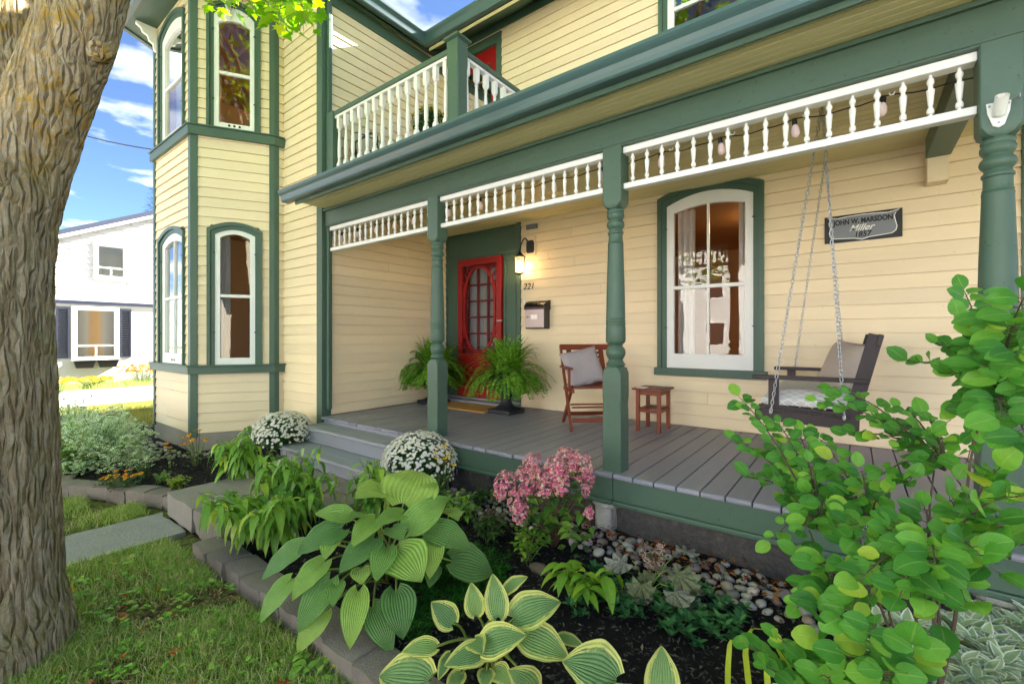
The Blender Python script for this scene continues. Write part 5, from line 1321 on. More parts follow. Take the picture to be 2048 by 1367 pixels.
leafy('perennial', 'light green small leaved plant under the pink hydrangea', 'plant', gz(1050, 1125, .12), 12, .20, .17, .045, .5, BRIGHT, 'ovate', .3, 12, seed=37)
leafy('perennial', 'bright green plant with large drooping leaves in the mulch', 'plant', gz(1165, 1210, .11), 8, .20, .15, .13, .45, BRIGHT, 'ovate', .7, 5, seed=38, zt=.5)
leafy('perennial', 'fine leaved green clump on the stones right of the mum pot', 'plant', gz(960, 1015, .13), 10, .16, .12, .05, .45, DARKL, 'ovate', .4, 10, seed=39)
leafy('perennial', 'small leafy weed on the stones by the hydrangea', 'plant', gz(1000, 1010, .13), 7, .14, .1, .05, .5, DROOP, 'ovate', .4, 8, seed=40)
leafy('perennial', 'thin twiggy plant with round leaves beside the concrete pier', 'plant', gz(1370, 1090, .14), 6, .20, .1, .045, .8, DARKL, 'round', .3, 4, seed=41)
leafy('perennial', 'tuft of gold green foliage in the bed below the bay', 'plant', gz(355, 980, .09), 26, .12, .11, .035, .4, leafmat('gold_leaf', [(0, G(132, 168, 40)), (1, G(196, 204, 70))], .5, .3), 'ovate', .1, 12, seed=42)
leafy('perennial', 'tuft of fine green foliage behind the marigolds', 'plant', gz(285, 955, .1), 20, .16, .10, .035, .35, DARKL, 'ovate', .1, 10, seed=43)
leafy('perennial', 'small mid green tuft left of the gold green tuft', 'plant', gz(325, 965, .09), 18, .10, .09, .03, .4, DROOP, 'ovate', .1, 10, seed=44)
leafy('perennial', 'wide leaved weed at the near corner of the edging', 'plant', (-1.86, 1.02, .0), 7, .08, .07, .06, .7, DROOP, 'round', .3, 4, seed=45)

leafy('perennial', 'low leafy filler between the river stones and the right mum pot', 'plant', (-2.25, 2.38, .12), 9, .20, .16, .07, .5, DROOP, 'ovate', .5, 8, seed=46)
leafy('perennial', 'low green clump at the foot of the hydrangea on its left', 'plant', (-1.88, 2.22, .12), 9, .17, .14, .06, .5, DARKL, 'ovate', .4, 8, seed=47)
leafy('perennial', 'curly dull red clump left of the hydrangea', 'plant', (-2.02, 2.42, .12), 9, .13, .10, .06, .6, leafmat('dull_red_leaf', [(0, G(84, 66, 62)), (1, G(112, 96, 84))], .6, .2), 'round', .4, 7, seed=48)
leafy('perennial', 'pale drooping shoots at the edging end of the walk', 'plant', (-3.28, 1.36, .1), 9, .26, .18, .13, .36, DROOP, 'ovate', per=10, seed=49, droop=1.3)
# daisies: black-eyed susans and marigolds
def daisy(mb, cb, p, n, R_, petals=10):
    n = Vector(n).normalized(); t = n.orthogonal().normalized(); b = n.cross(t); a0 = rnd(0, 6)
    for q in range(petals):
        a = a0+2*PI*q/petals; u = t*math.cos(a)+b*math.sin(a); v = n.cross(u); k = len(mb.v)
        mb.v += [tuple(p), tuple(p+u*R_*.6+v*R_*.2), tuple(p+u*R_-n*R_*.15), tuple(p+u*R_*.6-v*R_*.2)]; mb.f.append((k, k+1, k+2, k+3))
    k = len(cb.v); 
    for q in range(6): a = q*PI/3; cb.v.append(tuple(p+(t*math.cos(a)+b*math.sin(a))*R_*.28+n*.002))
    cb.v.append(tuple(p+n*R_*.3)); cb.f += [(k+q, k+(q+1) % 6, k+6) for q in range(6)]
ORANGE = leafmat('orange_petals', [(0, G(226, 120, 22)), (.5, G(240, 160, 30)), (1, G(244, 190, 60))], .55, .25, .2, False)
YELLOW = leafmat('golden_petals', [(0, G(228, 186, 30)), (1, G(246, 214, 60))], .55, .25, .2, False)
BROWNC = leafmat('cone_brown', [(0, G(52, 34, 22)), (1, G(76, 52, 30))], .8, 0, .1, False)
def daisies(name, label, base, n, h, spread, R_, petal, seed, leafm=DROOP, group=None, nl=60):
    random.seed(seed); D = thing(name, label, 'flowers', base, 0, group); pm, cm, sm, lm = MB(), MB(), MB(), MB()
    for k in range(n):
        a = rnd(0, 2*PI); r = spread*math.sqrt(random.random()); p = Vector(base)+Vector((r*math.cos(a), r*math.sin(a), h*rnd(.7, 1.1)))
        sm.tube([Vector(base)+Vector((r*.3*math.cos(a), r*.3*math.sin(a), 0)), Vector(base).lerp(p, .6)+Vector((0, 0, .02)), p], [.003, .0025, .002], 5)
        nv_ = Vector((rnd(-.5, .5), rnd(-.8, .2), .8)); rr_ = R_*rnd(.8, 1.15)
        if n > 30: daisy(pm, cm, p, nv_, rr_)
        else:
            f1, f2 = MB(), MB(); daisy(f1, f2, p, nv_, rr_); fo = obj('flower', f1, petal, D, fix=False); obj('cone', f2, BROWNC, fo, fix=False)
    for k in range(nl):
        a = rnd(0, 2*PI); r = spread*math.sqrt(random.random()); c = Vector(base)+Vector((r*math.cos(a), r*math.sin(a), h*rnd(.05, .75))); aa = rnd(0, 6.28)
        blade(lm, c, c+Vector((math.cos(aa), math.sin(aa), rnd(-.3, .6)))*rnd(.03, .06), .016, (0, 0, 1), 'lance', nv=3, nu=1)
    if n > 30: tag(obj('petals', pm, petal, D, fix=False), kind='stuff'); tag(obj('cones', cm, BROWNC, D, fix=False), kind='stuff')
    obj('stems', sm, STEMM, D); tag(obj('foliage', lm, leafm, D, fix=False, smooth=180), kind='stuff')
daisies('marigold', 'orange and yellow marigolds behind the curved edging', gz(245, 975, .09), 26, .13, .15, .020, ORANGE, 51, DARKL, None, 160)
daisies('marigold', 'yellow marigolds at the left end of the flower clump', gz(212, 975, .09), 14, .09, .08, .018, YELLOW, 52, DARKL, None, 60)
daisies('black_eyed_susan', 'thin black eyed susans against the bay foundation', gz(395, 930, .09), 12, .34, .14, .030, ORANGE, 53, DROOP, None, 40)
daisies('black_eyed_susan', 'small orange flowers left of the bay corner', gz(340, 935, .09), 4, .24, .07, .03, ORANGE, 54, DROOP, None, 14)
daisies('black_eyed_susan', 'yellow flower cluster beside the right white mum', (-2.62, 2.52, .14), 10, .40, .09, .026, YELLOW, 55, DROOP, None, 26)
daisies('black_eyed_susan', 'low yellow flowers on the lawn edge at the near edging', gz(668, 1340, .0), 9, .06, .05, .018, YELLOW, 56, DROOP, None, 24)

# ---- pink hydrangea
hydrangea_root = thing('hydrangea', 'small hydrangea with dusty pink panicles before the porch skirt', 'hydrangea', (-1.52, 2.36, .12))
HLEAF = objleaf('hydrangea_leaf', [(0, G(48, 92, 36)), (.5, G(74, 124, 44)), (.85, G(108, 152, 52)), (1, G(150, 170, 64))], rough=.45, trans=.28)
HLM = [unit_leaf('leaf', HLEAF, .55, 'ovate', arch_=.08+.04*i, fold=.25, nv=5, nu=2, hang=.1) for i in range(3)]
PINK = leafmat('hydrangea_petals', [(0, G(184, 70, 116)), (.3, G(212, 104, 146)), (.55, G(222, 146, 166)), (.72, G(188, 182, 118)), (.88, G(232, 208, 196)), (1, G(176, 88, 160))], .6, .3, .2, False)
random.seed(61); sm = MB()
heads = [(1010, 965, 2.72, .075), (1035, 1000, 2.62, .07), (1050, 960, 2.72, .085), (1065, 930, 2.76, .075), (1085, 965, 2.68, .08), (1110, 940, 2.72, .085), (1135, 920, 2.76, .085), (1160, 930, 2.74, .085), (1172, 950, 2.76, .07), (1040, 1025, 2.6, .06), (1120, 965, 2.66, .07), (1178, 1025, 2.7, .035), (1000, 985, 2.7, .045), (1172, 982, 2.7, .03)]
root = Vector((-1.50, 2.40, .13))
for (px, py, dd, r) in heads:
    c = at_d(px, py, dd); pm = MB(); ax = (c-root).normalized(); n_ = int(5200*r*r/.0072*.0072/.0072*.16) if False else int(130*(r/.075)**2)+14
    for k in range(n_):
        u = Vector((rnd(-1, 1), rnd(-1, 1), rnd(-1, 1)))
        if u.length > 1: u = u.normalized()*rnd(.8, 1)
        p = c+Vector((u.x*r*.85, u.y*r*.85, u.z*r*1.15)); nn = (u+Vector((0, -.3, .5))+Vector((rnd(-.5, .5), rnd(-.5, .5), 0))).normalized(); t = nn.orthogonal().normalized(); b = nn.cross(t); R_ = rnd(.008, .014); a0 = rnd(0, 6)
        for q in range(4):
            a = a0+q*PI/2; e = t*math.cos(a)+b*math.sin(a); v = nn.cross(e); i0 = len(pm.v)
            pm.v += [tuple(p), tuple(p+e*R_*.6+v*R_*.5+nn*.002), tuple(p+e*R_+nn*.001), tuple(p+e*R_*.6-v*R_*.5+nn*.002)]; pm.f.append((i0, i0+1, i0+2, i0+3))
    obj('panicle', pm, PINK, hydrangea_root, fix=False)
    path = [root.lerp(c, t)+Vector((0, 0, .06*math.sin(PI*t))) for t in np.linspace(0, 1, 8)]; sm.tube(path, [.006-.003*t for t in np.linspace(0, 1, 8)], 6)
    for q in range(7):
        t = .22+.7*q/7; b = root.lerp(c, t)+Vector((0, 0, .06*math.sin(PI*t))); a = q*2.4+px; d = Vector((math.cos(a), math.sin(a), rnd(-.5, .3)))
        put_leaf(random.choice(HLM), hydrangea_root, b, d, Vector((math.cos(a)*.3, math.sin(a)*.3-.3, 1)), rnd(.06, .095))
for q in range(46):
    a = rnd(0, 6.28); b = root+Vector((rnd(-.22, .25), rnd(-.16, .16), rnd(.02, .30))); put_leaf(random.choice(HLM), hydrangea_root, b, Vector((math.cos(a), math.sin(a), rnd(-.7, .2))), Vector((rnd(-.2, .2), -.5, 1)), rnd(.055, .085))
obj('stems', sm, plain('woody_stem', G(92, 70, 52), .8), hydrangea_root, smooth=180)

# ---- heucheras
s = NT('heuchera_leaf'); oi = s.new('ShaderNodeObjectInfo').outputs['Random']; col = s.ramp(oi, [(0, G(108, 118, 76)), (.4, G(130, 132, 104)), (.7, G(146, 144, 136)), (1, G(112, 100, 102))])
uv = s.new('ShaderNodeUVMap').outputs[0]; sp = s.new('ShaderNodeSeparateXYZ'); s.link(uv, sp.inputs[0])
vein = s.ramp(s.math('PINGPONG', s.math('MULTIPLY', sp.outputs[0], 7.0), .5), [(0, (1, 1, 1)), (.09, (0, 0, 0))])
vein2 = s.noise(s.vec((1, 1, 1), 'Object'), 9, 3)
col = s.mix(s.math('MULTIPLY', vein, .8), hsv(s, col, .5, 1, scale01(s, vein2, .7, 1.3)), G(48, 46, 38)); s.done(col, .45, s.bump(s.math('SUBTRACT', vein2, s.math('MULTIPLY', vein, .6)), .5, .05), .4, None, .15, col)
def lobed_leaf(name, mat, lobes=7, depth=.24, cup=.12, seed=0, nr=4):
    """round palmate leaf, notch at the stalk, along +Y"""
    mb = MB(); n = 56; rows, uvs = [], []
    for i in range(nr+1):
        r = (i/nr); row, ur = [], []
        for k in range(n+1):
            t = k/n; a = -PI*.93+2*PI*.93*t; lob = 1-depth*(.5+.5*math.cos(2*PI*lobes*t))**1.4-.05*abs(math.sin(2*PI*lobes*t*2.5))
            R_ = .5*r*(lob if i > 1 else 1)*(1-.1*abs(a)/PI); z = cup*r*r*(.5+.6*math.sin(2*PI*lobes*t-1.57))-.10*r*r
            row.append((R_*math.sin(a), .5+R_*math.cos(a)-.18*(1-r)-.05, z)); ur.append((t, r))
        rows.append(row); uvs.append(ur)
    mb.quadgrid(rows, uvs); me = mb.mesh(name); shade(me); me.materials.append(mat); return me
HEUM = [lobed_leaf('leaf', MATS['heuchera_leaf'], 7, .30, .12+.03*i, i) for i in range(3)]
def rosette(name, label, cat, leaves, base, mes, seed, group=None, pet=PETI):
    random.seed(seed); Rz = thing(name, label, cat, base, 0, group); sm = MB()
    for (px, py, z, size) in leaves:
        c = on_z(px, py, z); b0 = Vector(base); d = Vector((c.x-b0.x, c.y-b0.y, 0)); d = d.normalized() if d.length > .01 else Vector((0, -1, 0))
        nr = Vector((d.x*.45, d.y*.45-.25, 1)); bs = c-d*size*.4; put_leaf(random.choice(mes), Rz, bs, Vector((d.x, d.y, -.15)), nr, size)
        sm.tube([b0, b0.lerp(bs, .6)+Vector((0, 0, .03)), bs+Vector((0, 0, 0))], [.003, .0025, .002], 5)
    obj('petioles', sm, pet, Rz, smooth=180); return Rz
hz = [(1240, 1122, .30, .15), (1282, 1170, .27, .14), (1295, 1150, .22, .10), (1365, 1148, .29, .16), (1355, 1185, .24, .14), (1372, 1098, .27, .13), (1330, 1135, .2, .1), (1285, 1190, .2, .10), (1385, 1170, .2, .11), (1335, 1195, .16, .09), (1388, 1208, .18, .10), (1260, 1180, .16, .09), (1310, 1110, .18, .09), (1400, 1120, .18, .09)]
hz = [(a, b, c, d*1.12) for a, b, c, d in hz]
rosette('heuchera', 'bronze grey coral bells with lobed leaves before the river stones', 'heuchera', hz, (-.86, 2.28, .12), HEUM, 71)
mb = MB(); fm = MB(); random.seed(72)
for (a, b) in (((1300, 1140), (1285, 1100)), ((1320, 1150), (1322, 1085)), ((1315, 1160), (1310, 1120))):
    p0, p1 = at_d(*a, 2.45), at_d(*b, 2.5); mb.tube([p0-Vector((0, 0, .12)), p0, p1], [.002, .002, .001], 5)
    for k in range(110):
        c = p0.lerp(p1, random.random())+Vector((rnd(-.02, .02), rnd(-.02, .02), rnd(-.01, .01))); q = rnd(.003, .005); i0 = len(fm.v); fm.v += [tuple(c+Vector(v)*q) for v in ((1, 0, 0), (-.5, .8, 0), (-.5, -.8, 0), (0, 0, 1.4))]; fm.f += [(i0, i0+1, i0+3), (i0+1, i0+2, i0+3), (i0+2, i0, i0+3)]
HS = thing('flower_spike', 'dried pinkish flower spikes rising from the coral bells', 'flowers', (-.9, 2.3, .12)); obj('stalks', mb, STEMM, HS); obj('florets', fm, leafmat('dry_pink', [(0, G(196, 150, 132)), (1, G(226, 196, 176))], .8, .1, .1, False), HS, fix=False)

# ---- ground cover
random.seed(73)
PERI = leafmat('periwinkle_leaf', [(0, G(30, 82, 54)), (.5, G(48, 108, 66)), (1, G(84, 140, 78))], .35, .2, .45)
def cover(name, label, cat, poly, n, z, L_, W, mat, seed, shape='ovate', per=5, up=.5, kind='stuff', zr=.06):
    """rosettes of small leaves scattered over a patch of the bed; poly in picture corners on the ground"""
    random.seed(seed); pts = [on_z(a, b, z) for a, b in poly]; xs_ = [p.x for p in pts]; ys_ = [p.y for p in pts]; lm = MB(); k = 0
    def inside(x, y):
        c = False; j = len(pts)-1
        for i in range(len(pts)):
            if (pts[i].y > y) != (pts[j].y > y) and x < (pts[j].x-pts[i].x)*(y-pts[i].y)/(pts[j].y-pts[i].y)+pts[i].x: c = not c
            j = i
        return c
    while k < n:
        x, y = rnd(min(xs_), max(xs_)), rnd(min(ys_), max(ys_))
        if not inside(x, y): continue
        k += 1; c = Vector((x, y, z+rnd(-.02, zr))); a0 = rnd(0, 6.28)
        for q in range(per):
            a = a0+2*PI*q/per+rnd(-.3, .3); ll = L_*rnd(.7, 1.15); d = Vector((math.cos(a), math.sin(a), rnd(up-.5, up+.3))).normalized()
            blade(lm, c, c+d*ll, ll*W, (math.cos(a)*-.3, math.sin(a)*-.3, 1), shape, nv=4, nu=2, arch_=.06, fold=.2)
    return tag(obj(name, lm, mat, None, fix=False, smooth=180), label, cat, None, kind)
cover('periwinkle', 'trailing dark green periwinkle over the mulch below the coral bells', 'ground cover', [(1190, 1140), (1290, 1170), (1400, 1190), (1500, 1230), (1470, 1290), (1380, 1295), (1290, 1250), (1200, 1230), (1130, 1230)], 250, .13, .044, .5, PERI, 74)
MOSS = leafmat('feathery_green', [(0, G(22, 70, 18)), (.6, G(38, 98, 26)), (1, G(64, 128, 36))], .6, .3, .2, False)
cover('feathery_ground_cover', 'feathery deep green mound between the two hostas', 'ground cover', [(830, 1120), (960, 1110), (1020, 1140), (1010, 1190), (930, 1240), (840, 1300), (800, 1270), (800, 1180)], 750, .12, .045, .12, MOSS, 75, 'lance', 7, .5, zr=.09)
def edgemat(name, stops, edge, e0=.52):
    s = NT(name); g = s.new('ShaderNodeNewGeometry').outputs['Random Per Island']; col = s.ramp(g, stops); uv = s.new('ShaderNodeUVMap').outputs[0]; sp = s.new('ShaderNodeSeparateXYZ'); s.link(uv, sp.inputs[0])
    au = s.math('MULTIPLY', s.math('ABSOLUTE', s.math('SUBTRACT', sp.outputs[0], .5)), 2.0); au = s.math('ADD', au, s.math('MULTIPLY', s.math('POWER', sp.outputs[1], 5.0), .5)); au = s.math('ADD', au, scale01(s, s.noise(s.vec((3, 3, 3), 'World'), 40, 2), -.15, .15))
    col = s.mix(s.ramp(au, [(e0, (0, 0, 0)), (e0+.14, (1, 1, 1))]), col, edge); return s.done(col, .45, None, .35, None, .25, col)
EUON = edgemat('white_edged_leaf', [(0, G(120, 152, 104)), (.6, G(146, 174, 122)), (1, G(168, 190, 138))], G(226, 230, 206), .72)
EUON3 = edgemat('pale_white_edged_leaf', [(0, G(150, 178, 130)), (.6, G(176, 198, 150)), (1, G(194, 210, 164))], G(240, 243, 228), .66)
cover('variegated_ground_cover', 'white edged ground cover in the bottom right corner', 'ground cover', [(1700, 1330), (1790, 1270), (1860, 1290), (1960, 1250), (2090, 1240), (2100, 1420), (1560, 1430), (1600, 1380)], 230, .19, .08, .46, EUON3, 76, 'ovate', 6, .6, zr=.12)
# strap leaves
random.seed(77)
SB = thing('daylily', 'yellow green strap leaves arching over the mulch', 'daylily', (-.35, 1.75, .1))
DAYL = leafmat('strap_leaf', [(0, G(146, 178, 44)), (1, G(190, 200, 60))], .4, .3, .4)
for pts in ([(1455, 1420, 1.5), (1456, 1330, 1.5), (1460, 1280, 1.52), (1500, 1268, 1.55)], [(1500, 1390, 1.5), (1490, 1300, 1.5), (1502, 1255, 1.55), (1540, 1258, 1.6)], [(1620, 1420, 1.35), (1580, 1340, 1.35), (1545, 1280, 1.4)], [(1540, 1420, 1.35), (1533, 1340, 1.37), (1535, 1290, 1.4)], [(1600, 1410, 1.35), (1572, 1350, 1.36), (1560, 1310, 1.4)]):
    V_ = [at_d(*p) for p in pts]; mb = MB(); rows, uvs = [], []
    fine = [V_[min(int(t), len(V_)-2)].lerp(V_[min(int(t), len(V_)-2)+1], t-min(int(t), len(V_)-2)) for t in np.linspace(0, len(V_)-1, 14)]
    for i, c in enumerate(fine): w = .009*(1-(i/13)**3)+.001; e = Vector((_R[0], _R[1], .15)); rows.append([tuple(c-e*w), tuple(c+Vector((0, 0, -.003))), tuple(c+e*w)]); uvs.append([(0, i/13), (.5, i/13), (1, i/13)])
    mb.quadgrid(rows, uvs); obj('leaf', mb, DAYL, SB, smooth=180, fix=False)

# ---- round leaved shrub at the right
SH = thing('round_leaved_shrub', 'large round leaved green shrub in the right foreground', 'shrub', (.10, 1.72, .08))
SLEAF = objleaf('shrub_leaf', [(0, G(58, 118, 46)), (.35, G(80, 146, 54)), (.75, G(106, 168, 64)), (.95, G(134, 184, 68)), (1, G(186, 204, 74))], rough=.42, trans=.34, tboost=1.5)
SLM = [unit_leaf('leaf', SLEAF, (.80, .70, .88)[i], 'round', arch_=.05+.03*i, fold=(.1, .22, .05)[i], nv=7, nu=3, ruffle=.05, hang=.05*i) for i in range(3)]
tips = [(1480, 795, 1.8), (1475, 880, 1.72), (1500, 955, 1.62), (1545, 1080, 1.5), (1600, 870, 1.72), (1640, 800, 1.8), (1575, 1010, 1.6), (1665, 775, 1.85), (1700, 870, 1.7), (1770, 850, 1.75), (1620, 930, 1.55), (1650, 1010, 1.35), (1700, 1050, 1.3), (1750, 960, 1.6), (1805, 900, 1.55), (1850, 835, 1.55), (1880, 880, 1.5), (1780, 1060, 1.15), (1830, 1110, 1.08), (1700, 1130, 1.2), (1640, 1130, 1.25), (1740, 1200, 1.08), (1690, 1230, 1.12), (1800, 1190, 1.02), (1870, 1130, 1.0), (1930, 585, 1.38), (1990, 625, 1.15), (2050, 590, 1.05), (1880, 690, 1.35), (1820, 725, 1.42), (1905, 750, 1.3), (1965, 730, 1.12), (2040, 700, 1.0), (1945, 830, 1.22), (2005, 840, 1.02), (2055, 880, 1.0), (1995, 940, 1.12), (1935, 920, 1.32), (2050, 990, 1.0), (1985, 1040, 1.05), (1900, 1000, 1.22), (2040, 1090, 1.0), (1850, 1020, 1.2), (1960, 1110, .98), (1610, 1060, 1.4), (1560, 910, 1.7), (1720, 940, 1.5), (1500, 1290, 1.28), (1560, 1275, 1.25), (1610, 1330, 1.2), (1650, 1280, 1.18), (1535, 1335, 1.22), (1760, 1120, 1.25), (1660, 1180, 1.3), (2060, 780, 1.1), (1900, 840, 1.4), (1820, 960, 1.4), (1580, 950, 1.65), (1630, 870, 1.7), (1660, 940, 1.6), (1750, 1250, 1.02), (1820, 1290, 1.0), (1700, 1310, 1.08), (1880, 1240, 1.05), (1650, 1350, 1.12), (1780, 1340, 1.0), (1850, 1190, 1.0), (1930, 1200, 1.0), (1720, 1160, 1.1), (1600, 1210, 1.25), (1640, 1230, 1.15), (1990, 1140, 1.0), (1690, 1000, 1.45), (1600, 1110, 1.4), (1730, 1060, 1.35), (1560, 850, 1.75), (1800, 820, 1.65), (1760, 1010, 1.45), (1860, 930, 1.45), (1620, 990, 1.5), (1690, 1090, 1.25), (1950, 680, 1.25), (2010, 760, 1.1), (1920, 640, 1.35), (2030, 650, 1.1)]
random.seed(81); sm = MB(); SROOT = Vector((.12, 1.80, .08)); leaves_all = []
mains = [at_d(1800, 1180, 1.3), at_d(1680, 1200, 1.35), at_d(1920, 1120, 1.2), at_d(1890, 940, 1.5), at_d(1990, 820, 1.3), at_d(1740, 1060, 1.45), at_d(1640, 1060, 1.5), at_d(1860, 1130, 1.15)]
for m in mains: sm.tube([SROOT.lerp(m, t)+Vector((.03*math.sin(t*5), .03*math.cos(t*4), .05*math.sin(PI*t))) for t in np.linspace(0, 1, 8)], [.007-.0045*t for t in np.linspace(0, 1, 8)], 7)
for (px, py, dd) in tips:
    tip = at_d(px, py, dd); m = min(mains, key=lambda q: (q-tip).length+(0.3 if q.z > tip.z+.15 else 0)); 
    if py > 1240: m = SROOT+Vector((-.1, 0, .05))
    path = [m.lerp(tip, t)+Vector((0, 0, .05*math.sin(PI*t))) for t in np.linspace(0, 1, 10)]; sm.tube(path, [.0042-.003*t for t in np.linspace(0, 1, 10)], 5)
    Ln = (tip-m).length; run = min(.42, Ln*.97); nl = max(10, int(run/.0145))
    ax = (tip-m).normalized()
    for q in range(nl):
        t = 1-(run/Ln)*(q/nl); b = m.lerp(tip, t)+Vector((0, 0, .05*math.sin(PI*t))); sg = 1 if q % 2 else -1
        sd = ax.cross(Vector((0, 0, 1))).normalized(); d = (ax*(.9 if q == 0 else rnd(.1, .6))+sd*sg*(0 if q == 0 else rnd(.6, 1))+Vector((0, 0, rnd(-.5, .25)))).normalized()
        view = (Vector((0, 0, CZ))-b).normalized(); nr = Vector((rnd(-.5, .5), rnd(-.5, .5), .8))+view*rnd(.5, 2.4)
        b2 = b+d*.012; sm.tube([b, b2], [.0012, .001], 4, False); leaves_all.append((b2, d, nr, rnd(.034, .064)*(1.12 if dd < 1.2 else 1.0), (b-Vector((0, 0, CZ))).length))
obj('branches', sm, plain('shrub_bark', G(96, 82, 68), .8, .2, 30), SH, smooth=180)
leaves_all.sort(key=lambda l: -l[3]/l[4])
for b, d, nr, sc_, _ in leaves_all[:300]: put_leaf(random.choice(SLM), SH, b, d, nr, sc_)
lm = MB()
for b, d, nr, sc_, _ in leaves_all[300:]: blade(lm, b, b+d*sc_, sc_*.74, nr, 'round', arch_=.07, fold=.12, nv=5, nu=2, ruffle=.04)
tag(obj('leaves', lm, leafmat('shrub_leaf_rest', [(0, G(58, 118, 46)), (.35, G(80, 146, 54)), (.75, G(106, 168, 64)), (.95, G(134, 184, 68)), (1, G(186, 204, 74))], .42, .34, tboost=1.5), SH, smooth=180, fix=False), kind='stuff')

EUON2 = edgemat('white_edged_small_leaf', [(0, G(112, 164, 62)), (.6, G(144, 188, 80)), (1, G(176, 206, 96))], G(244, 246, 232), .50)
# ---- white edged bushes at the left
def bush(name, label, c, R, n, L_, mat, seed, under=None):
    random.seed(seed); Bt = thing(name, label, 'bush', (c[0], c[1], c[2]-.05)); lm = MB(); sm = MB()
    sprays = []
    for k in range(70):
        a = rnd(0, 6.28); e = math.asin(rnd(-.15, 1)); q = rnd(.8, 1.18)
        sprays.append(Vector((c[0]+R[0]*q*math.cos(a)*math.cos(e), c[1]+R[1]*q*math.sin(a)*math.cos(e), c[2]+R[2]*q*math.sin(e))))
    for sp_ in sprays:
        r0 = Vector((c[0]+rnd(-.1, .1), c[1]+rnd(-.1, .1), c[2]-.02)); sm.tube([r0, r0.lerp(sp_, .5)+Vector((0, 0, .05)), sp_], [.006, .004, .002], 5)
        for k in range(n//70):
            t = rnd(.3, 1)**.6; p = r0.lerp(sp_, t)+Vector((rnd(-.07, .07), rnd(-.07, .07), rnd(-.05, .06))); a = rnd(0, 6.28); d = Vector((math.cos(a), math.sin(a), rnd(-.1, .8))).normalized(); ll = L_*rnd(.7, 1.2)
            blade(lm, p, p+d*ll, ll*.55, (rnd(-.4, .4), rnd(-.6, .2), 1), 'ovate', nv=3, nu=2, fold=.15)
    obj('stems', sm, STEMM, Bt); tag(obj('foliage', lm, mat, Bt, smooth=180, fix=False), kind='stuff')
bush('variegated_euonymus', 'white edged euonymus bush beside the tree trunk, left of the bay', (-6.40, 1.16, .12), (.58, .44, .50), 4600, .044, EUON2, 91)
bush('variegated_euonymus', 'taller white edged euonymus behind the front bush, towards the driveway', (-7.6, 1.15, .1), (.55, .5, .60), 3600, .044, EUON2, 92)
bush('leafy_bush', 'plain bright green leafy bush among the white edged bushes', (-6.62, .92, .1), (.34, .28, .42), 1800, .05, BRIGHT, 93)

# ================================================================ LAWN
def grass(name, label, zones, n, seed, mat, hmin=.028, hmax=.08):
    r = np.random.default_rng(seed); X, Y = [], []
    areas = np.array([(z[1]-z[0])*(z[3]-z[2]) for z in zones]); cnt = (n*areas/areas.sum()).astype(int)
    for (x0, x1, y0, y1), c in zip(zones, cnt): X.append(r.uniform(x0, x1, c)); Y.append(r.uniform(y0, y1, c))
    X, Y = np.concatenate(X), np.concatenate(Y)
    bare = np.array([mnoise.noise((x*2.3, y*2.3, 9)) for x, y in zip(X, Y)])
    keep = (bare+r.uniform(-.35, .35, len(X)) > -.16) & ((X+3.12)**2+(Y-.09)**2 > .13)
    X, Y, bare = X[keep], Y[keep], bare[keep]; N_ = len(X)
    h = r.uniform(hmin, hmax, N_)*(1+.5*bare); a = r.uniform(0, 2*PI, N_); lean = r.uniform(.15, 1.1, N_)*h; ld = r.uniform(0, 2*PI, N_); w = r.uniform(.0011, .0024, N_)
    Z = np.array([gh(x, y) for x, y in zip(X, Y)])-.004
    P = np.zeros((N_, 5, 3)); wx, wy = np.cos(a)*w, np.sin(a)*w; lx, ly = np.cos(ld)*lean, np.sin(ld)*lean
    P[:, 0] = np.stack([X-wx, Y-wy, Z], 1); P[:, 1] = np.stack([X+wx, Y+wy, Z], 1)
    P[:, 2] = np.stack([X+wx*.8+lx*.35, Y+wy*.8+ly*.35, Z+h*.6], 1); P[:, 3] = np.stack([X-wx*.8+lx*.35, Y-wy*.8+ly*.35, Z+h*.6], 1)
    P[:, 4] = np.stack([X+lx, Y+ly, Z+h*np.sqrt(np.clip(1-(lean/h)**2*.35, .2, 1))], 1)
    V_ = P.reshape(-1, 3); me = bpy.data.meshes.new(name); b = np.arange(N_)*5
    loops = np.stack([b, b+1, b+2, b+3, b+3, b+2, b+4], 1).ravel(); me.vertices.add(len(V_)); me.vertices.foreach_set('co', V_.ravel()); me.loops.add(len(loops)); me.loops.foreach_set('vertex_index', loops)
    me.polygons.add(2*N_); st_ = np.stack([np.arange(N_)*7, np.arange(N_)*7+4], 1).ravel(); me.polygons.foreach_set('loop_start', st_); me.update(calc_edges=True); me.validate()
    o = obj(name, me, mat, None, fix=False); return tag(o, label, 'grass', None, 'stuff')
GRASS = leafmat('grass_blades', [(0, G(104, 140, 54)), (.4, G(144, 178, 78)), (.66, G(174, 198, 104)), (.82, G(202, 198, 134)), (1, G(214, 202, 160))], .5, .3, .25, False)
grass('lawn_grass', 'short patchy lawn grass right of the flagstones', [(-3.93, -.6, .30, 1.06), (-3.93, -1.4, -.6, .30)], 105000, 5, GRASS)
grass('lawn_grass', 'lawn grass left of the flagstones before the curved edging', [(-6.3, -4.56, -.6, .62), (-5.5, -4.6, .62, .86), (-4.98, -4.6, .86, 1.12)], 42000, 6, GRASS, .03, .08)
LITM = leafmat('thatch', [(0, G(120, 96, 66)), (.6, G(166, 138, 98)), (1, G(200, 180, 136))], .9, .1, .1, False)
tag(chips('lawn_thatch', 7000, -3.9, -1.0, -.4, 1.06, lambda x, y: (x+3.12)**2+(y-.09)**2 > .13, lambda x, y: gh(x, y)+.004, LITM), 'dry thatch and clippings between the grass blades', 'thatch')
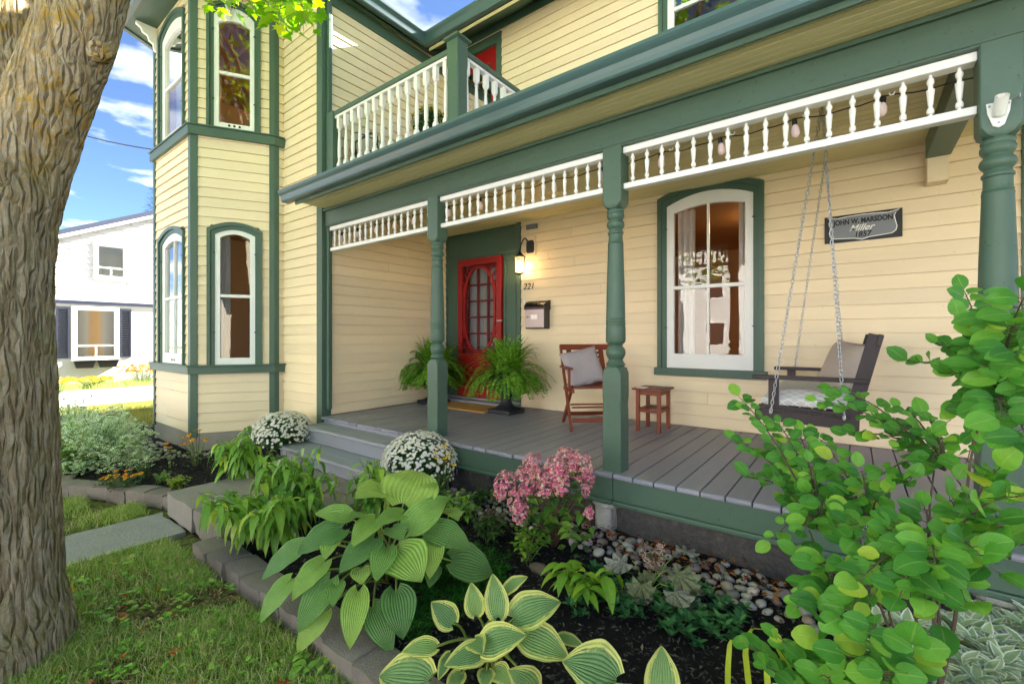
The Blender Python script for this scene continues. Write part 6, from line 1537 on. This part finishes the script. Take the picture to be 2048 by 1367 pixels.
# clover and plantain tufts
random.seed(101)
lm = MB()
for k in range(420):
    x, y = rnd(-3.85, -1.1), rnd(.0, 1.05)
    if (x+3.12)**2+(y-.09)**2 < .15: continue
    for q in range(3):
        a = q*2.1+rnd(0, 1); c = Vector((x, y, gh(x, y)+rnd(.015, .045))); d = Vector((math.cos(a), math.sin(a), rnd(.0, .5))); ll = rnd(.012, .04); blade(lm, c, c+d*ll, ll*.75, (0, 0, 1), 'round', nv=3, nu=1)
tag(obj('clover', lm, leafmat('clover_leaf', [(0, G(92, 146, 48)), (.6, G(130, 184, 66)), (1, G(172, 208, 86))], .5, .3, .3, False), None, fix=False), 'clover and broad leaved weeds scattered through the lawn', 'weeds', None, 'stuff')
# fallen maple leaves
def maple_pts(R_=1.0):
    half = [(0, -.0), (.10, -.02), (.34, -.10), (.30, .06), (.62, .22), (.42, .30), (.48, .46), (.24, .42), (.20, .62), (.10, .74), (0, 1.0)]
    return [(x*R_, y*R_) for x, y in half]+[(-x*R_, y*R_) for x, y in reversed(half[1:-1])]
def maple_mesh(name, mat, curl=.2):
    mb = MB(); P_ = maple_pts(); c = (0, .28, .04)
    mb.v = [(x, y, curl*(x*x+.4*(y-.3)**2)) for x, y in P_]+[c]; n = len(P_); mb.f = [(i, (i+1) % n, n) for i in range(n)]; me = mb.mesh(name); me.materials.append(mat); return me
for mname, stops, lab, spots in (('orange_fallen', [(0, G(168, 66, 28)), (.5, G(196, 104, 40)), (1, G(150, 80, 52))], 'orange brown fallen leaf lying on the lawn', 34), ('yellow_fallen', [(0, G(206, 160, 40)), (1, G(226, 196, 92))], 'yellow fallen leaf lying on the lawn', 12)):
    mt = objleaf(mname, stops, rough=.7, trans=.15, veins=False); mes = [maple_mesh('fallen_leaf', mt, c_) for c_ in (.25, .6, -.3)]
    k = 0
    while k < spots:
        x, y = rnd(-3.9, -1.3), rnd(.1, 1.03)
        if (x+3.12)**2+(y-.09)**2 < .16 or math.hypot(x, y) < 1.2: continue
        k += 1; o = obj('fallen_leaf', random.choice(mes), None); o.location = (x, y, gh(x, y)+rnd(.022, .045)); o.rotation_euler = (rnd(-.5, .5), rnd(-.5, .5), rnd(0, 6.28)); q = rnd(.03, .055); o.scale = (q, q, q); tag(o, lab, 'leaf', 'fallen leaves on the lawn, '+mname.split('_')[0])
dry = MB(); random.seed(104)
for k in range(420):
    x = rnd(-1.6, .7); y = rnd(2.5, 2.79)+.0; a = rnd(0, 6.28); c = Vector((x, y, bedR(x, y)+rnd(.02, .05))); d = Vector((math.cos(a), math.sin(a), rnd(-.3, .5))); blade(dry, c, c+d*rnd(.02, .045), rnd(.008, .02), (rnd(-1, 1), rnd(-1, 1), 1), 'lance', nv=3, nu=1, fold=.5)
tag(obj('dry_leaf_litter', dry, leafmat('dry_brown_leaf', [(0, G(92, 44, 26)), (.6, G(140, 76, 44)), (1, G(176, 124, 70))], .8, .1, .1, False), None, fix=False), 'crumbled brown leaves among the river stones', 'leaf litter', None, 'stuff')

# ================================================================ THE MAPLE
s = NT('maple_bark'); n0 = s.noise(s.vec((1, 1, .5), 'World'), 6, 3)
dv = s.new('ShaderNodeVectorMath', operation='ADD'); sc3 = s.new('ShaderNodeVectorMath', operation='SCALE'); sc3.inputs['Scale'].default_value = .045
nz = s.new('ShaderNodeTexNoise'); nz.inputs['Scale'].default_value = 7; s.link(s.new('ShaderNodeNewGeometry').outputs['Position'], nz.inputs['Vector']); s.link(nz.outputs['Color'], sc3.inputs[0]); s.link(sc3.outputs[0], dv.inputs[0]); s.link(s.new('ShaderNodeNewGeometry').outputs['Position'], dv.inputs[1])
mpn = s.new('ShaderNodeMapping'); mpn.inputs['Scale'].default_value = (1, 1, .16); s.link(dv.outputs[0], mpn.inputs['Vector'])
vo = s.new('ShaderNodeTexVoronoi', feature='DISTANCE_TO_EDGE'); vo.inputs['Scale'].default_value = 34; s.link(mpn.outputs[0], vo.inputs['Vector'])
n1 = s.noise(mpn.outputs[0], 34, 7, .7, .4); n2 = s.noise(s.vec((1, 1, 1), 'World'), 85, 5, .7); n3 = s.noise(s.vec((1, 1, 1), 'World'), 5.5, 6, .7); n4 = s.noise(s.vec((1, 1, 1), 'World'), 42, 6, .8)
rid = s.math('ADD', s.math('MINIMUM', s.math('MULTIPLY', vo.outputs['Distance'], 3.0), .8), s.math('MULTIPLY', n1, .7))
col = s.ramp(n1, [(.28, G(126, 106, 80)), (.44, G(168, 148, 116)), (.58, G(198, 180, 148)), (.74, G(218, 204, 176))])
col = hsv(s, col, .5, .95, scale01(s, n2, .72, 1.28))
sp = s.new('ShaderNodeSeparateXYZ'); s.link(s.new('ShaderNodeNewGeometry').outputs['Position'], sp.inputs[0])
moss = s.math('ADD', s.math('MULTIPLY', n3, .8), s.math('MULTIPLY', n4, .6)); col = s.mix(s.math('MULTIPLY', s.ramp(moss, [(.70, (0, 0, 0)), (.84, (1, 1, 1))]), .5), col, G(134, 130, 62))
hi = s.math('MULTIPLY', s.ramp(s.math('DIVIDE', sp.outputs[2], 4.0), [(.46, (0, 0, 0)), (.60, (1, 1, 1))]), s.ramp(s.math('ADD', s.math('MULTIPLY', n3, .45), s.math('MULTIPLY', n4, .75)), [(.60, (0, 0, 0)), (.70, (1, 1, 1))]))
col = s.mix(s.math('MULTIPLY', hi, .75), col, G(196, 150, 48))
s.done(col, .9, s.bump(s.math('ADD', rid, s.math('MULTIPLY', n2, .22)), 1.0, .035), .15)
MT = thing('maple_tree', 'old maple with furrowed lichen covered trunk at the left edge', 'tree', (-3.11, .09, 0))
def bark_tube(mb, pts, radii, n=150, step=.010, amp=.012):
    pts = [Vector(p) for p in pts]; seg = [0]
    for a, b in zip(pts, pts[1:]): seg.append(seg[-1]+(b-a).length)
    m = int(seg[-1]/step); rows = []; ref = Vector((1, 0, 0))
    for i in range(m+1):
        t = seg[-1]*i/m; k = max(j for j in range(len(seg)-1) if seg[j] <= t+1e-9); f = (t-seg[k])/(seg[k+1]-seg[k])
        P0, P1, P2, P3 = pts[max(k-1, 0)], pts[k], pts[k+1], pts[min(k+2, len(pts)-1)]
        p = .5*((2*P1)+(P2-P0)*f+(2*P0-5*P1+4*P2-P3)*f*f+(3*P1-P0-3*P2+P3)*f**3); d = (P2-P0)*(1-f)+(P3-P1)*f; d.normalize(); r = radii[k]+(radii[k+1]-radii[k])*(f*f*(3-2*f))
        ref = (ref-d*ref.dot(d)).normalized(); q = d.cross(ref); row = []
        for j in range(n):
            a = 2*PI*j/n; u = ref*math.cos(a)+q*math.sin(a); s_ = p+u*r
            w = mnoise.noise_vector((s_.x*3, s_.y*3, s_.z*2))*.025; c = Vector(((s_.x+w.x)*26, (s_.y+w.y)*26, (s_.z+w.z)*4.2)); rd = 1-2.4*abs(mnoise.noise(c)); rd2 = 1-2*abs(mnoise.noise(c*2.3))
            big = mnoise.noise((s_.x*2.2, s_.y*2.2, s_.z*1.1)); row.append(s_+u*(amp*(rd*.75+rd2*.35)+.022*big))
        rows.append(row)
    mb.quadgrid(rows, None, True)
tc = [on_z(-15, 1290, 0)]
tb_ = Vector((-3.16, .30, 0)); d0 = tb_.x*_F[0]+tb_.y*_F[1]
def tp(px, py, dd): return at_d(px, py, dd)
d0 = 1.95
base_c = tp(-88, 1290, d0); base_c.z = -.08
mb = MB()
bark_tube(mb, [base_c, Vector((base_c.x, base_c.y, .08)), tp(-90, 1180, d0), tp(-90, 980, d0), tp(-91, 760, d0), tp(-90, 600, d0), tp(-82, 480, d0), tp(-50, 390, d0+.03), tp(-10, 320, d0+.05)], [.44, .365, .325, .315, .305, .30, .295, .27, .20])
bark_tube(mb, [tp(-40, 480, 2.0), tp(10, 390, 2.04), tp(52, 300, 2.08), tp(95, 210, 2.1), tp(138, 100, 2.12), tp(166, 5, 2.14), tp(205, -130, 2.18), tp(270, -290, 2.3), tp(360, -430, 2.5)], [.20, .185, .165, .150, .148, .146, .142, .135, .12], 130, .009, .007)
bark_tube(mb, [tp(-60, 450, 2.15), tp(-55, 330, 2.28), tp(-40, 200, 2.36), tp(-20, 60, 2.42), tp(-5, -80, 2.48), tp(-10, -300, 2.6)], [.24, .235, .225, .215, .205, .19], 90)
me = mb.mesh('trunk', org(MT)); shade(me); me.materials.append(MATS['maple_bark']); o = bpy.data.objects.new('trunk', me); COL.objects.link(o); o.parent = MT
# knot on the limb
kc = tp(196, 100, 2.02); mb = MB(); mb.lathe([(.05, -.03), (.047, .0), (.036, .016), (.022, .012), (.014, -.006), (.002, -.012)], 18); me = mb.mesh('knot'); shade(me); me.materials.append(MATS['maple_bark'])
kn = piece('knot', me, MT, kc); kn.rotation_euler = (Vector((.75, -.6, .05))).to_track_quat('Z', 'Y').to_euler()
MLEAF = leafmat('maple_leaf', [(0, G(92, 140, 36)), (.5, G(120, 168, 44)), (.85, G(150, 188, 54)), (1, G(190, 202, 64))], .45, .45, .3, False, tboost=1.6)
MP = maple_pts()
def add_maple(mb, p, d, nr, sc_):
    d = Vector(d).normalized(); sd = d.cross(Vector(nr)); sd = sd.normalized() if sd.length > 1e-3 else d.orthogonal().normalized(); up = sd.cross(d); b = len(mb.v); cv = rnd(-.3, .3)
    for x, y in MP: mb.v.append(tuple(p+sd*x*sc_+d*y*sc_+up*cv*sc_*(x*x+.3*y*y)))
    n = len(MP); mb.v.append(tuple(p+d*.28*sc_)); mb.f += [(b+i, b+(i+1) % n, b+n) for i in range(n)]
random.seed(111); lm = MB(); tw = MB()
low = lambda px: np.interp(px, [360, 395, 430, 470, 520, 560, 600, 625, 650, 690], [-60, 14, 26, 38, 54, 70, 78, 80, 30, -80])
for k in range(120):
    px = rnd(370, 650); yb = low(px); py = yb-abs(rnd(-1, 1))**1.5*150-8; dd = rnd(3.3, 4.3); tip = at_d(px, py, dd); st_ = at_d(px-rnd(-60, 120), py-rnd(120, 220), dd+rnd(-.2, .2))
    tw.tube([st_, st_.lerp(tip, .5)+Vector((0, 0, .03)), tip], [.005, .0035, .002], 5)
    for q in range(7):
        b = st_.lerp(tip, rnd(.35, 1)); a = rnd(0, 6.28); d = Vector((math.cos(a)*.8, math.sin(a)*.8, rnd(-1, -.1))); p = b+d*rnd(.03, .07)
        e = Vector((p.x, p.y, p.z-CZ)); dep = e.x*_F[0]+e.y*_F[1]; lat = e.x*_R[0]+e.y*_R[1]; ppx, ppy = CX+FPX*lat/dep, HY-FPX*e.z/dep
        if ppy > low(ppx)-4: continue
        tw.tube([b, p], [.0012, .0012], 4, False); add_maple(lm, p, d, Vector((rnd(-.6, .6), rnd(-.6, .6), 1)), rnd(.07, .12))
# the crown overhead, above everything the camera takes in
for k in range(15000):
    a = rnd(0, 6.28); r = 5.2*math.sqrt(random.random()); x, y = -5.4+r*math.cos(a), -.8+r*math.sin(a); z = 4.9+rnd(0, 4.6)*math.sqrt(max(0, 1-(r/5.4)**2))
    if mnoise.noise((x*.9, y*.9, z*.9)) < -.08: continue
    dep = x*_F[0]+y*_F[1]
    if z < CZ+.86*max(dep, 0)+.4 or y > 3.2: continue
    add_maple(lm, Vector((x, y, z)), Vector((rnd(-1, 1), rnd(-1, 1), rnd(-1, 0))), Vector((rnd(-.6, .6), rnd(-.6, .6), 1)), rnd(.09, .16))
for k in range(5200):  # unseen low leaves behind the camera, added to keep light off the bay
    x, y, z = rnd(-9.5, -2.6), rnd(-5.5, -.9), rnd(3.0, 6.0)
    if mnoise.noise((x*.8, y*.8, z*.8)) < -.02 or x*_F[0]+y*_F[1] > .5 and z < CZ+.9*(x*_F[0]+y*_F[1])+.5: continue
    add_maple(lm, Vector((x, y, z)), Vector((rnd(-1, 1), rnd(-1, 1), rnd(-1, 0))), Vector((rnd(-.6, .6), rnd(-.6, .6), 1)), rnd(.10, .17))
for k in range(26):
    a = k*2.4; r = rnd(1.5, 4.2); z = rnd(5.4, 8.4); e = Vector((-3.0+r*math.cos(a), -.6+r*math.sin(a), z))
    if e.y > 3 or z < CZ+.9*max(e.x*_F[0]+e.y*_F[1], 0)+.6: continue
    s0 = Vector((-3.0, .2, rnd(4.6, 5.6))); tw.tube([s0.lerp(e, t)+Vector((0, 0, .3*math.sin(PI*t))) for t in np.linspace(0, 1, 6)], [.07-.055*t for t in np.linspace(0, 1, 6)], 7)
tag(obj('crown', lm, MLEAF, MT, fix=False), kind='stuff'); obj('branches', tw, MATS['maple_bark'], MT, smooth=180)

# ================================================================ BEYOND THE BAY
XN = -19.35
NH = thing('white_house', 'white sided neighbouring house with dark blue shutters across the driveway', 'house', (XN, 3.5, 0))
WSID = paint('white_siding', G(192, 192, 194), .5, .03, (1, 1, 1), 0, None, .05, .3, .03); STUC = plain('white_stucco', G(190, 190, 190), .9, .05, 8, .5, .01, .2); NAVY = paint('navy_paint', G(34, 40, 58), .5, .06); DKROOF = plain('dark_roof', G(60, 66, 84), .8, .15, 10, .3)
frn, _ = frame((XN, 0), (XN, 1), (1, 0))
def gab(y): return 4.58+(y-2.551)*.478 if y < 7.6 else 4.58+(7.6-2.551)*.478-(y-7.6)*.478
mb = MB(); mb.prism([(1.2, 0), (14, 0), (14, 2.50), (1.2, 2.50)], -.2, 0, frn); obj('lower_wall', mb, STUC, NH)
uwall = MB(); uwall.prism([(1.2, 2.60), (14, 2.60), (14, gab(14)), (7.6, gab(7.6)), (1.2, gab(1.2))], -.2, 0, frn); uw = obj('upper_wall', uwall, WSID, NH)
z = 2.60
while z < 5.9:
    y0 = 1.2; 
    if z+.2 > gab(1.2): y0 = min(7.4, 2.551+(z+.2-4.58)/.478)
    for a, b in ((y0, 3.30), (4.17, 8.0)) if 3.25 < z+.1 and z < 4.55 else ((y0, 8.0),):
        if b-a > .05:
            m = MB(); B8 = [frn(u, zz, dd) for u, zz, dd in ((a, z+.012, .001), (b, z+.012, .001), (b, z+.198, .001), (a, z+.198, .001), (a, z+.012, .034), (b, z+.012, .034), (b, z+.198, .012), (a, z+.198, .012))]; m.v = B8; m.f = [(0, 3, 2, 1), (4, 5, 6, 7), (0, 1, 5, 4), (1, 2, 6, 5), (2, 3, 7, 6), (3, 0, 4, 7)]; obj('board', m, WSID, uw)
    z += .2
mb = MB(); mb.prism([(1.0, 2.50), (14, 2.50), (14, 2.60), (1.0, 2.60)], -.19, .08, frn); obj('band', mb, NAVY, NH)
mb = MB(); slab(mb, (XN+.35, 1.0, gab(1.0)+.14), (XN+.35, 7.6, gab(7.6)+.14), (XN-9, 7.6, gab(7.6)+.14), (XN-9, 1.0, gab(1.0)+.14), .15); slab(mb, (XN+.35, 7.6, gab(7.6)+.14), (XN+.35, 14.5, gab(14.5)+.14), (XN-9, 14.5, gab(14.5)+.14), (XN-9, 7.6, gab(7.6)+.14), .15); obj('roof', mb, DKROOF, NH)
mb = MB(); mb.prism([(1.05, gab(1.05)-.11), (7.6, gab(7.6)-.11), (7.6, gab(7.6)-.015), (1.05, gab(1.05)-.015)], .20, .34, frn); obj('verge_board', mb, WHITE, NH)
def nwin(u0, u1, z0, z1, meet, curt, lab):
    mb = MB(); o_, i_ = rect_ring(u0, u1, z0, z1, .085); mb.ring(o_, i_, -.02, .06, frn, True); w_ = obj('window', mb, WHITE, NH, bevel=.006, label=lab)
    o_, i_ = rect_ring(u0+.0852, u1-.0852, z0+.0852, z1-.0852, .045); mb = MB(); mb.ring(o_, i_, -.03, .032, frn, True); mb.prism([(u0+.1, meet-.025), (u1-.1, meet-.025), (u1-.1, meet+.025), (u0+.1, meet+.025)], -.02, .028, frn); uc = (u0+u1)/2; mb.prism([(uc-.022, z0+.1), (uc+.022, z0+.1), (uc+.022, meet), (uc-.022, meet)], -.019, .027, frn); obj('sash', mb, WHITE, w_)
    mb = MB(); mb.poly([frn(u0+.1, z0+.1, .012), frn(u1-.1, z0+.1, .012), frn(u1-.1, z1-.1, .012), frn(u0+.1, z1-.1, .012)]); obj('pane', mb, GLASS, w_)
    mb = MB(); mb.quadgrid([[frn(u0+.1+t*(u1-u0-.2), zz, .006+.003*math.sin(t*38)) for t in np.linspace(0, 1, 60)] for zz in (z0+.1, z1-.1)]); obj('curtain', mb, curt, w_, smooth=180, fix=False)
CURT2 = NT('peach_curtain'); sp2 = CURT2.new('ShaderNodeSeparateXYZ'); CURT2.link(CURT2.new('ShaderNodeTexCoord').outputs['Generated'], sp2.inputs[0])
CURT2 = CURT2.done(CURT2.ramp(sp2.outputs[1], [(.0, G(150, 150, 152)), (.28, G(190, 184, 176)), (.38, G(206, 166, 118)), (.56, G(214, 176, 126)), (.7, G(186, 184, 182)), (1, G(140, 140, 144))]), .9)
nwin(3.30, 4.17, 3.33, 4.53, 3.72, CURT, 'small upstairs window with white curtain'); nwin(2.80, 3.94, .72, 2.44, 1.20, CURT2, 'downstairs window with peach curtain')
for u0, u1 in ((2.46, 2.76), (3.96, 4.25)):
    mb = MB(); o_, i_ = rect_ring(u0, u1, .80, 2.40, .045); mb.ring(o_, i_, .001, .045, frn, True); sh_ = obj('shutter', mb, NAVY, NH)
    for k in range(26): mb = MB(); zz = .86+k*.058; mb.bar(frn(u0+.045, zz, .02), frn(u1-.045, zz, .02), .01, .05, (.6, 0, 1)); obj('louvre', mb, NAVY, sh_)
for i, (u0, u1) in enumerate(((2.84, 3.34), (3.40, 3.90))):
    fb = MB(); fb.v = [frn(*q) for q in ((u0+.06, .50, .02), (u1-.06, .50, .02), (u1-.06, .50, .16), (u0+.06, .50, .16), (u0, .72, .02), (u1, .72, .02), (u1, .72, .22), (u0, .72, .22))]; fb.f = [(0, 1, 2, 3), (0, 4, 5, 1), (1, 5, 6, 2), (2, 6, 7, 3), (3, 7, 4, 0), (4, 7, 6, 5)]
    wbx = thing('window_box', ('left' if i == 0 else 'right')+' dark planter box under the downstairs window of the white house', 'planter', frn((u0+u1)/2, .5, .1), 0, 'window boxes on the white house'); obj('trough', fb, BLACKP, wbx)
    o_, i_ = rect_ring(u0-.01, u1+.01, .70, .725, .003); mb = MB(); mb.prism([(u0-.01, .722), (u1+.01, .722), (u1+.01, .74), (u0-.01, .74)], .015, .235, frn); obj('rim', mb, BLACKP, wbx)
# flower border before it, a strip of verge
daisies('black_eyed_susan', 'rusty orange coneflower clump before the white house', (XN+1.3, 4.25, 0), 120, .55, .60, .06, ORANGE, 121, DARKL, None, 500)
daisies('black_eyed_susan', 'orange flowers beside the coneflower clump near the bay', (XN+1.2, 4.95, 0), 60, .45, .35, .06, ORANGE, 122, DARKL, None, 300)
daisies('black_eyed_susan', 'long drift of low yellow flowers along the white house', (XN+1.6, 3.05, 0), 150, .28, .55, .05, YELLOW, 123, DROOP, None, 500)
daisies('black_eyed_susan', 'yellow flowers just right of the maple trunk at the driveway', (XN+3.0, 2.1, 0), 60, .4, .3, .05, YELLOW, 124, DROOP, None, 200)
grass('verge_grass', 'dry grass strip along the wall of the white house', [(-19.2, -16.9, 1.5, 7.0)], 14000, 8, GRASS, .08, .2)
grass('verge_grass', 'sunny yellow green grass beyond the bay beside the driveway', [(-12.9, -9.0, 1.5, 7.0)], 26000, 9, leafmat('sunlit_grass', [(0, G(130, 142, 54)), (1, G(176, 172, 84))], .5, .3, .2, False), .05, .12)
# overhead wire and the tip of a far conifer
mb = MB(); a, b = at_d(100, 250, 9.0), Vector((-8.0, 3.0, 5.1)); b = at_d(330, 303, 8.2); mb.tube([a.lerp(b, t)-Vector((0, 0, .06*math.sin(PI*t))) for t in np.linspace(-1.2, 1, 14)], .011, 6); tag(obj('service_wire', mb, BLACKP, None), 'thin overhead wire running from the house corner past the trunk', 'wire')
random.seed(131); CT = thing('conifer_tree', 'tip of a distant conifer showing beside the bay', 'tree', (-24.6, 10.6, 0)); ctop = at_d(318, 372, 26); mb = MB(); mb.tube([(ctop.x, ctop.y, 0), ctop], [.18, .02], 8); obj('trunk', mb, MATS['maple_bark'], CT)
lm = MB()
for k in range(1500):
    t = random.random()**.7; zz = ctop.z-t*6.0; r = .12+t*1.9; a = rnd(0, 6.28); p = Vector((ctop.x+r*rnd(.2, 1)*math.cos(a), ctop.y+r*rnd(.2, 1)*math.sin(a), zz)); d = Vector((math.cos(a), math.sin(a), rnd(-.2, .5))); blade(lm, p, p+d*rnd(.2, .4), .06, (0, 0, 1), 'lance', nv=2, nu=1)
tag(obj('crown', lm, leafmat('conifer_needles', [(0, G(28, 56, 34)), (1, G(52, 84, 48))], .6, .1, .2, False), CT, fix=False), kind='stuff')
# the sunny side of the street, mirrored in the panes
def street_house(label, x, w, wallc, roofc, h=5.6, gable=True):
    y = -17.5; Hs = thing('street_house', label, 'house', (x, y, 0)); fs, _ = frame((x-w/2, y), (x+w/2, y), (0, 1)); wm = paint('siding_'+str(int(abs(x)*10)), wallc, .6, .04); rm = plain('roofing_'+str(int(abs(x)*10)), roofc, .9, .2, 8, .3)
    mb = MB(); mb.prism([(0, 0), (w, 0), (w, h), (w/2, h+w*.32), (0, h)], -8, 0, fs); obj('wall', mb, wm, Hs)
    mb = MB()
    for s0, s1 in ((-.5, w/2), (w+.5, w/2)):
        a_, b_ = (s0, h-.32), (s1, h+w*.32+.02); mb.v += [fs(a_[0], a_[1], .5), fs(b_[0], b_[1], .5), fs(b_[0], b_[1], -8.5), fs(a_[0], a_[1], -8.5), fs(a_[0], a_[1]+.18, .5), fs(b_[0], b_[1]+.18, .5), fs(b_[0], b_[1]+.18, -8.5), fs(a_[0], a_[1]+.18, -8.5)]; k = len(mb.v)-8
        mb.f += [(k, k+1, k+2, k+3), (k+4, k+7, k+6, k+5), (k, k+4, k+5, k+1), (k+1, k+5, k+6, k+2), (k+2, k+6, k+7, k+3), (k+3, k+7, k+4, k)]
    obj('roof', mb, rm, Hs)
    for u in (w*.22, w*.55, w*.8):
        for z0 in (1.0, 3.6):
            mb = MB(); o_, i_ = rect_ring(u-.5, u+.5, z0, z0+1.4, .1); mb.ring(o_, i_, -.02, .05, fs, True); w_ = obj('window', mb, WHITE, Hs); mb = MB(); mb.poly([fs(u-.42, z0+.08, .01), fs(u+.42, z0+.08, .01), fs(u+.42, z0+1.32, .01), fs(u-.42, z0+1.32, .01)]); obj('pane', mb, BLACKP, w_)
street_house('pale grey gabled house across the street mirrored in the windows', 4, 9, G(176, 180, 186), G(60, 58, 58)); street_house('white gabled house across the street mirrored in the windows', -9, 9, G(206, 204, 198), G(70, 66, 62)); street_house('cream gabled house across the street mirrored in the windows', 18, 10, G(206, 194, 168), G(66, 62, 58)); street_house('brick coloured gabled house across the street mirrored in the windows', -23, 10, G(170, 120, 100), G(60, 58, 58))
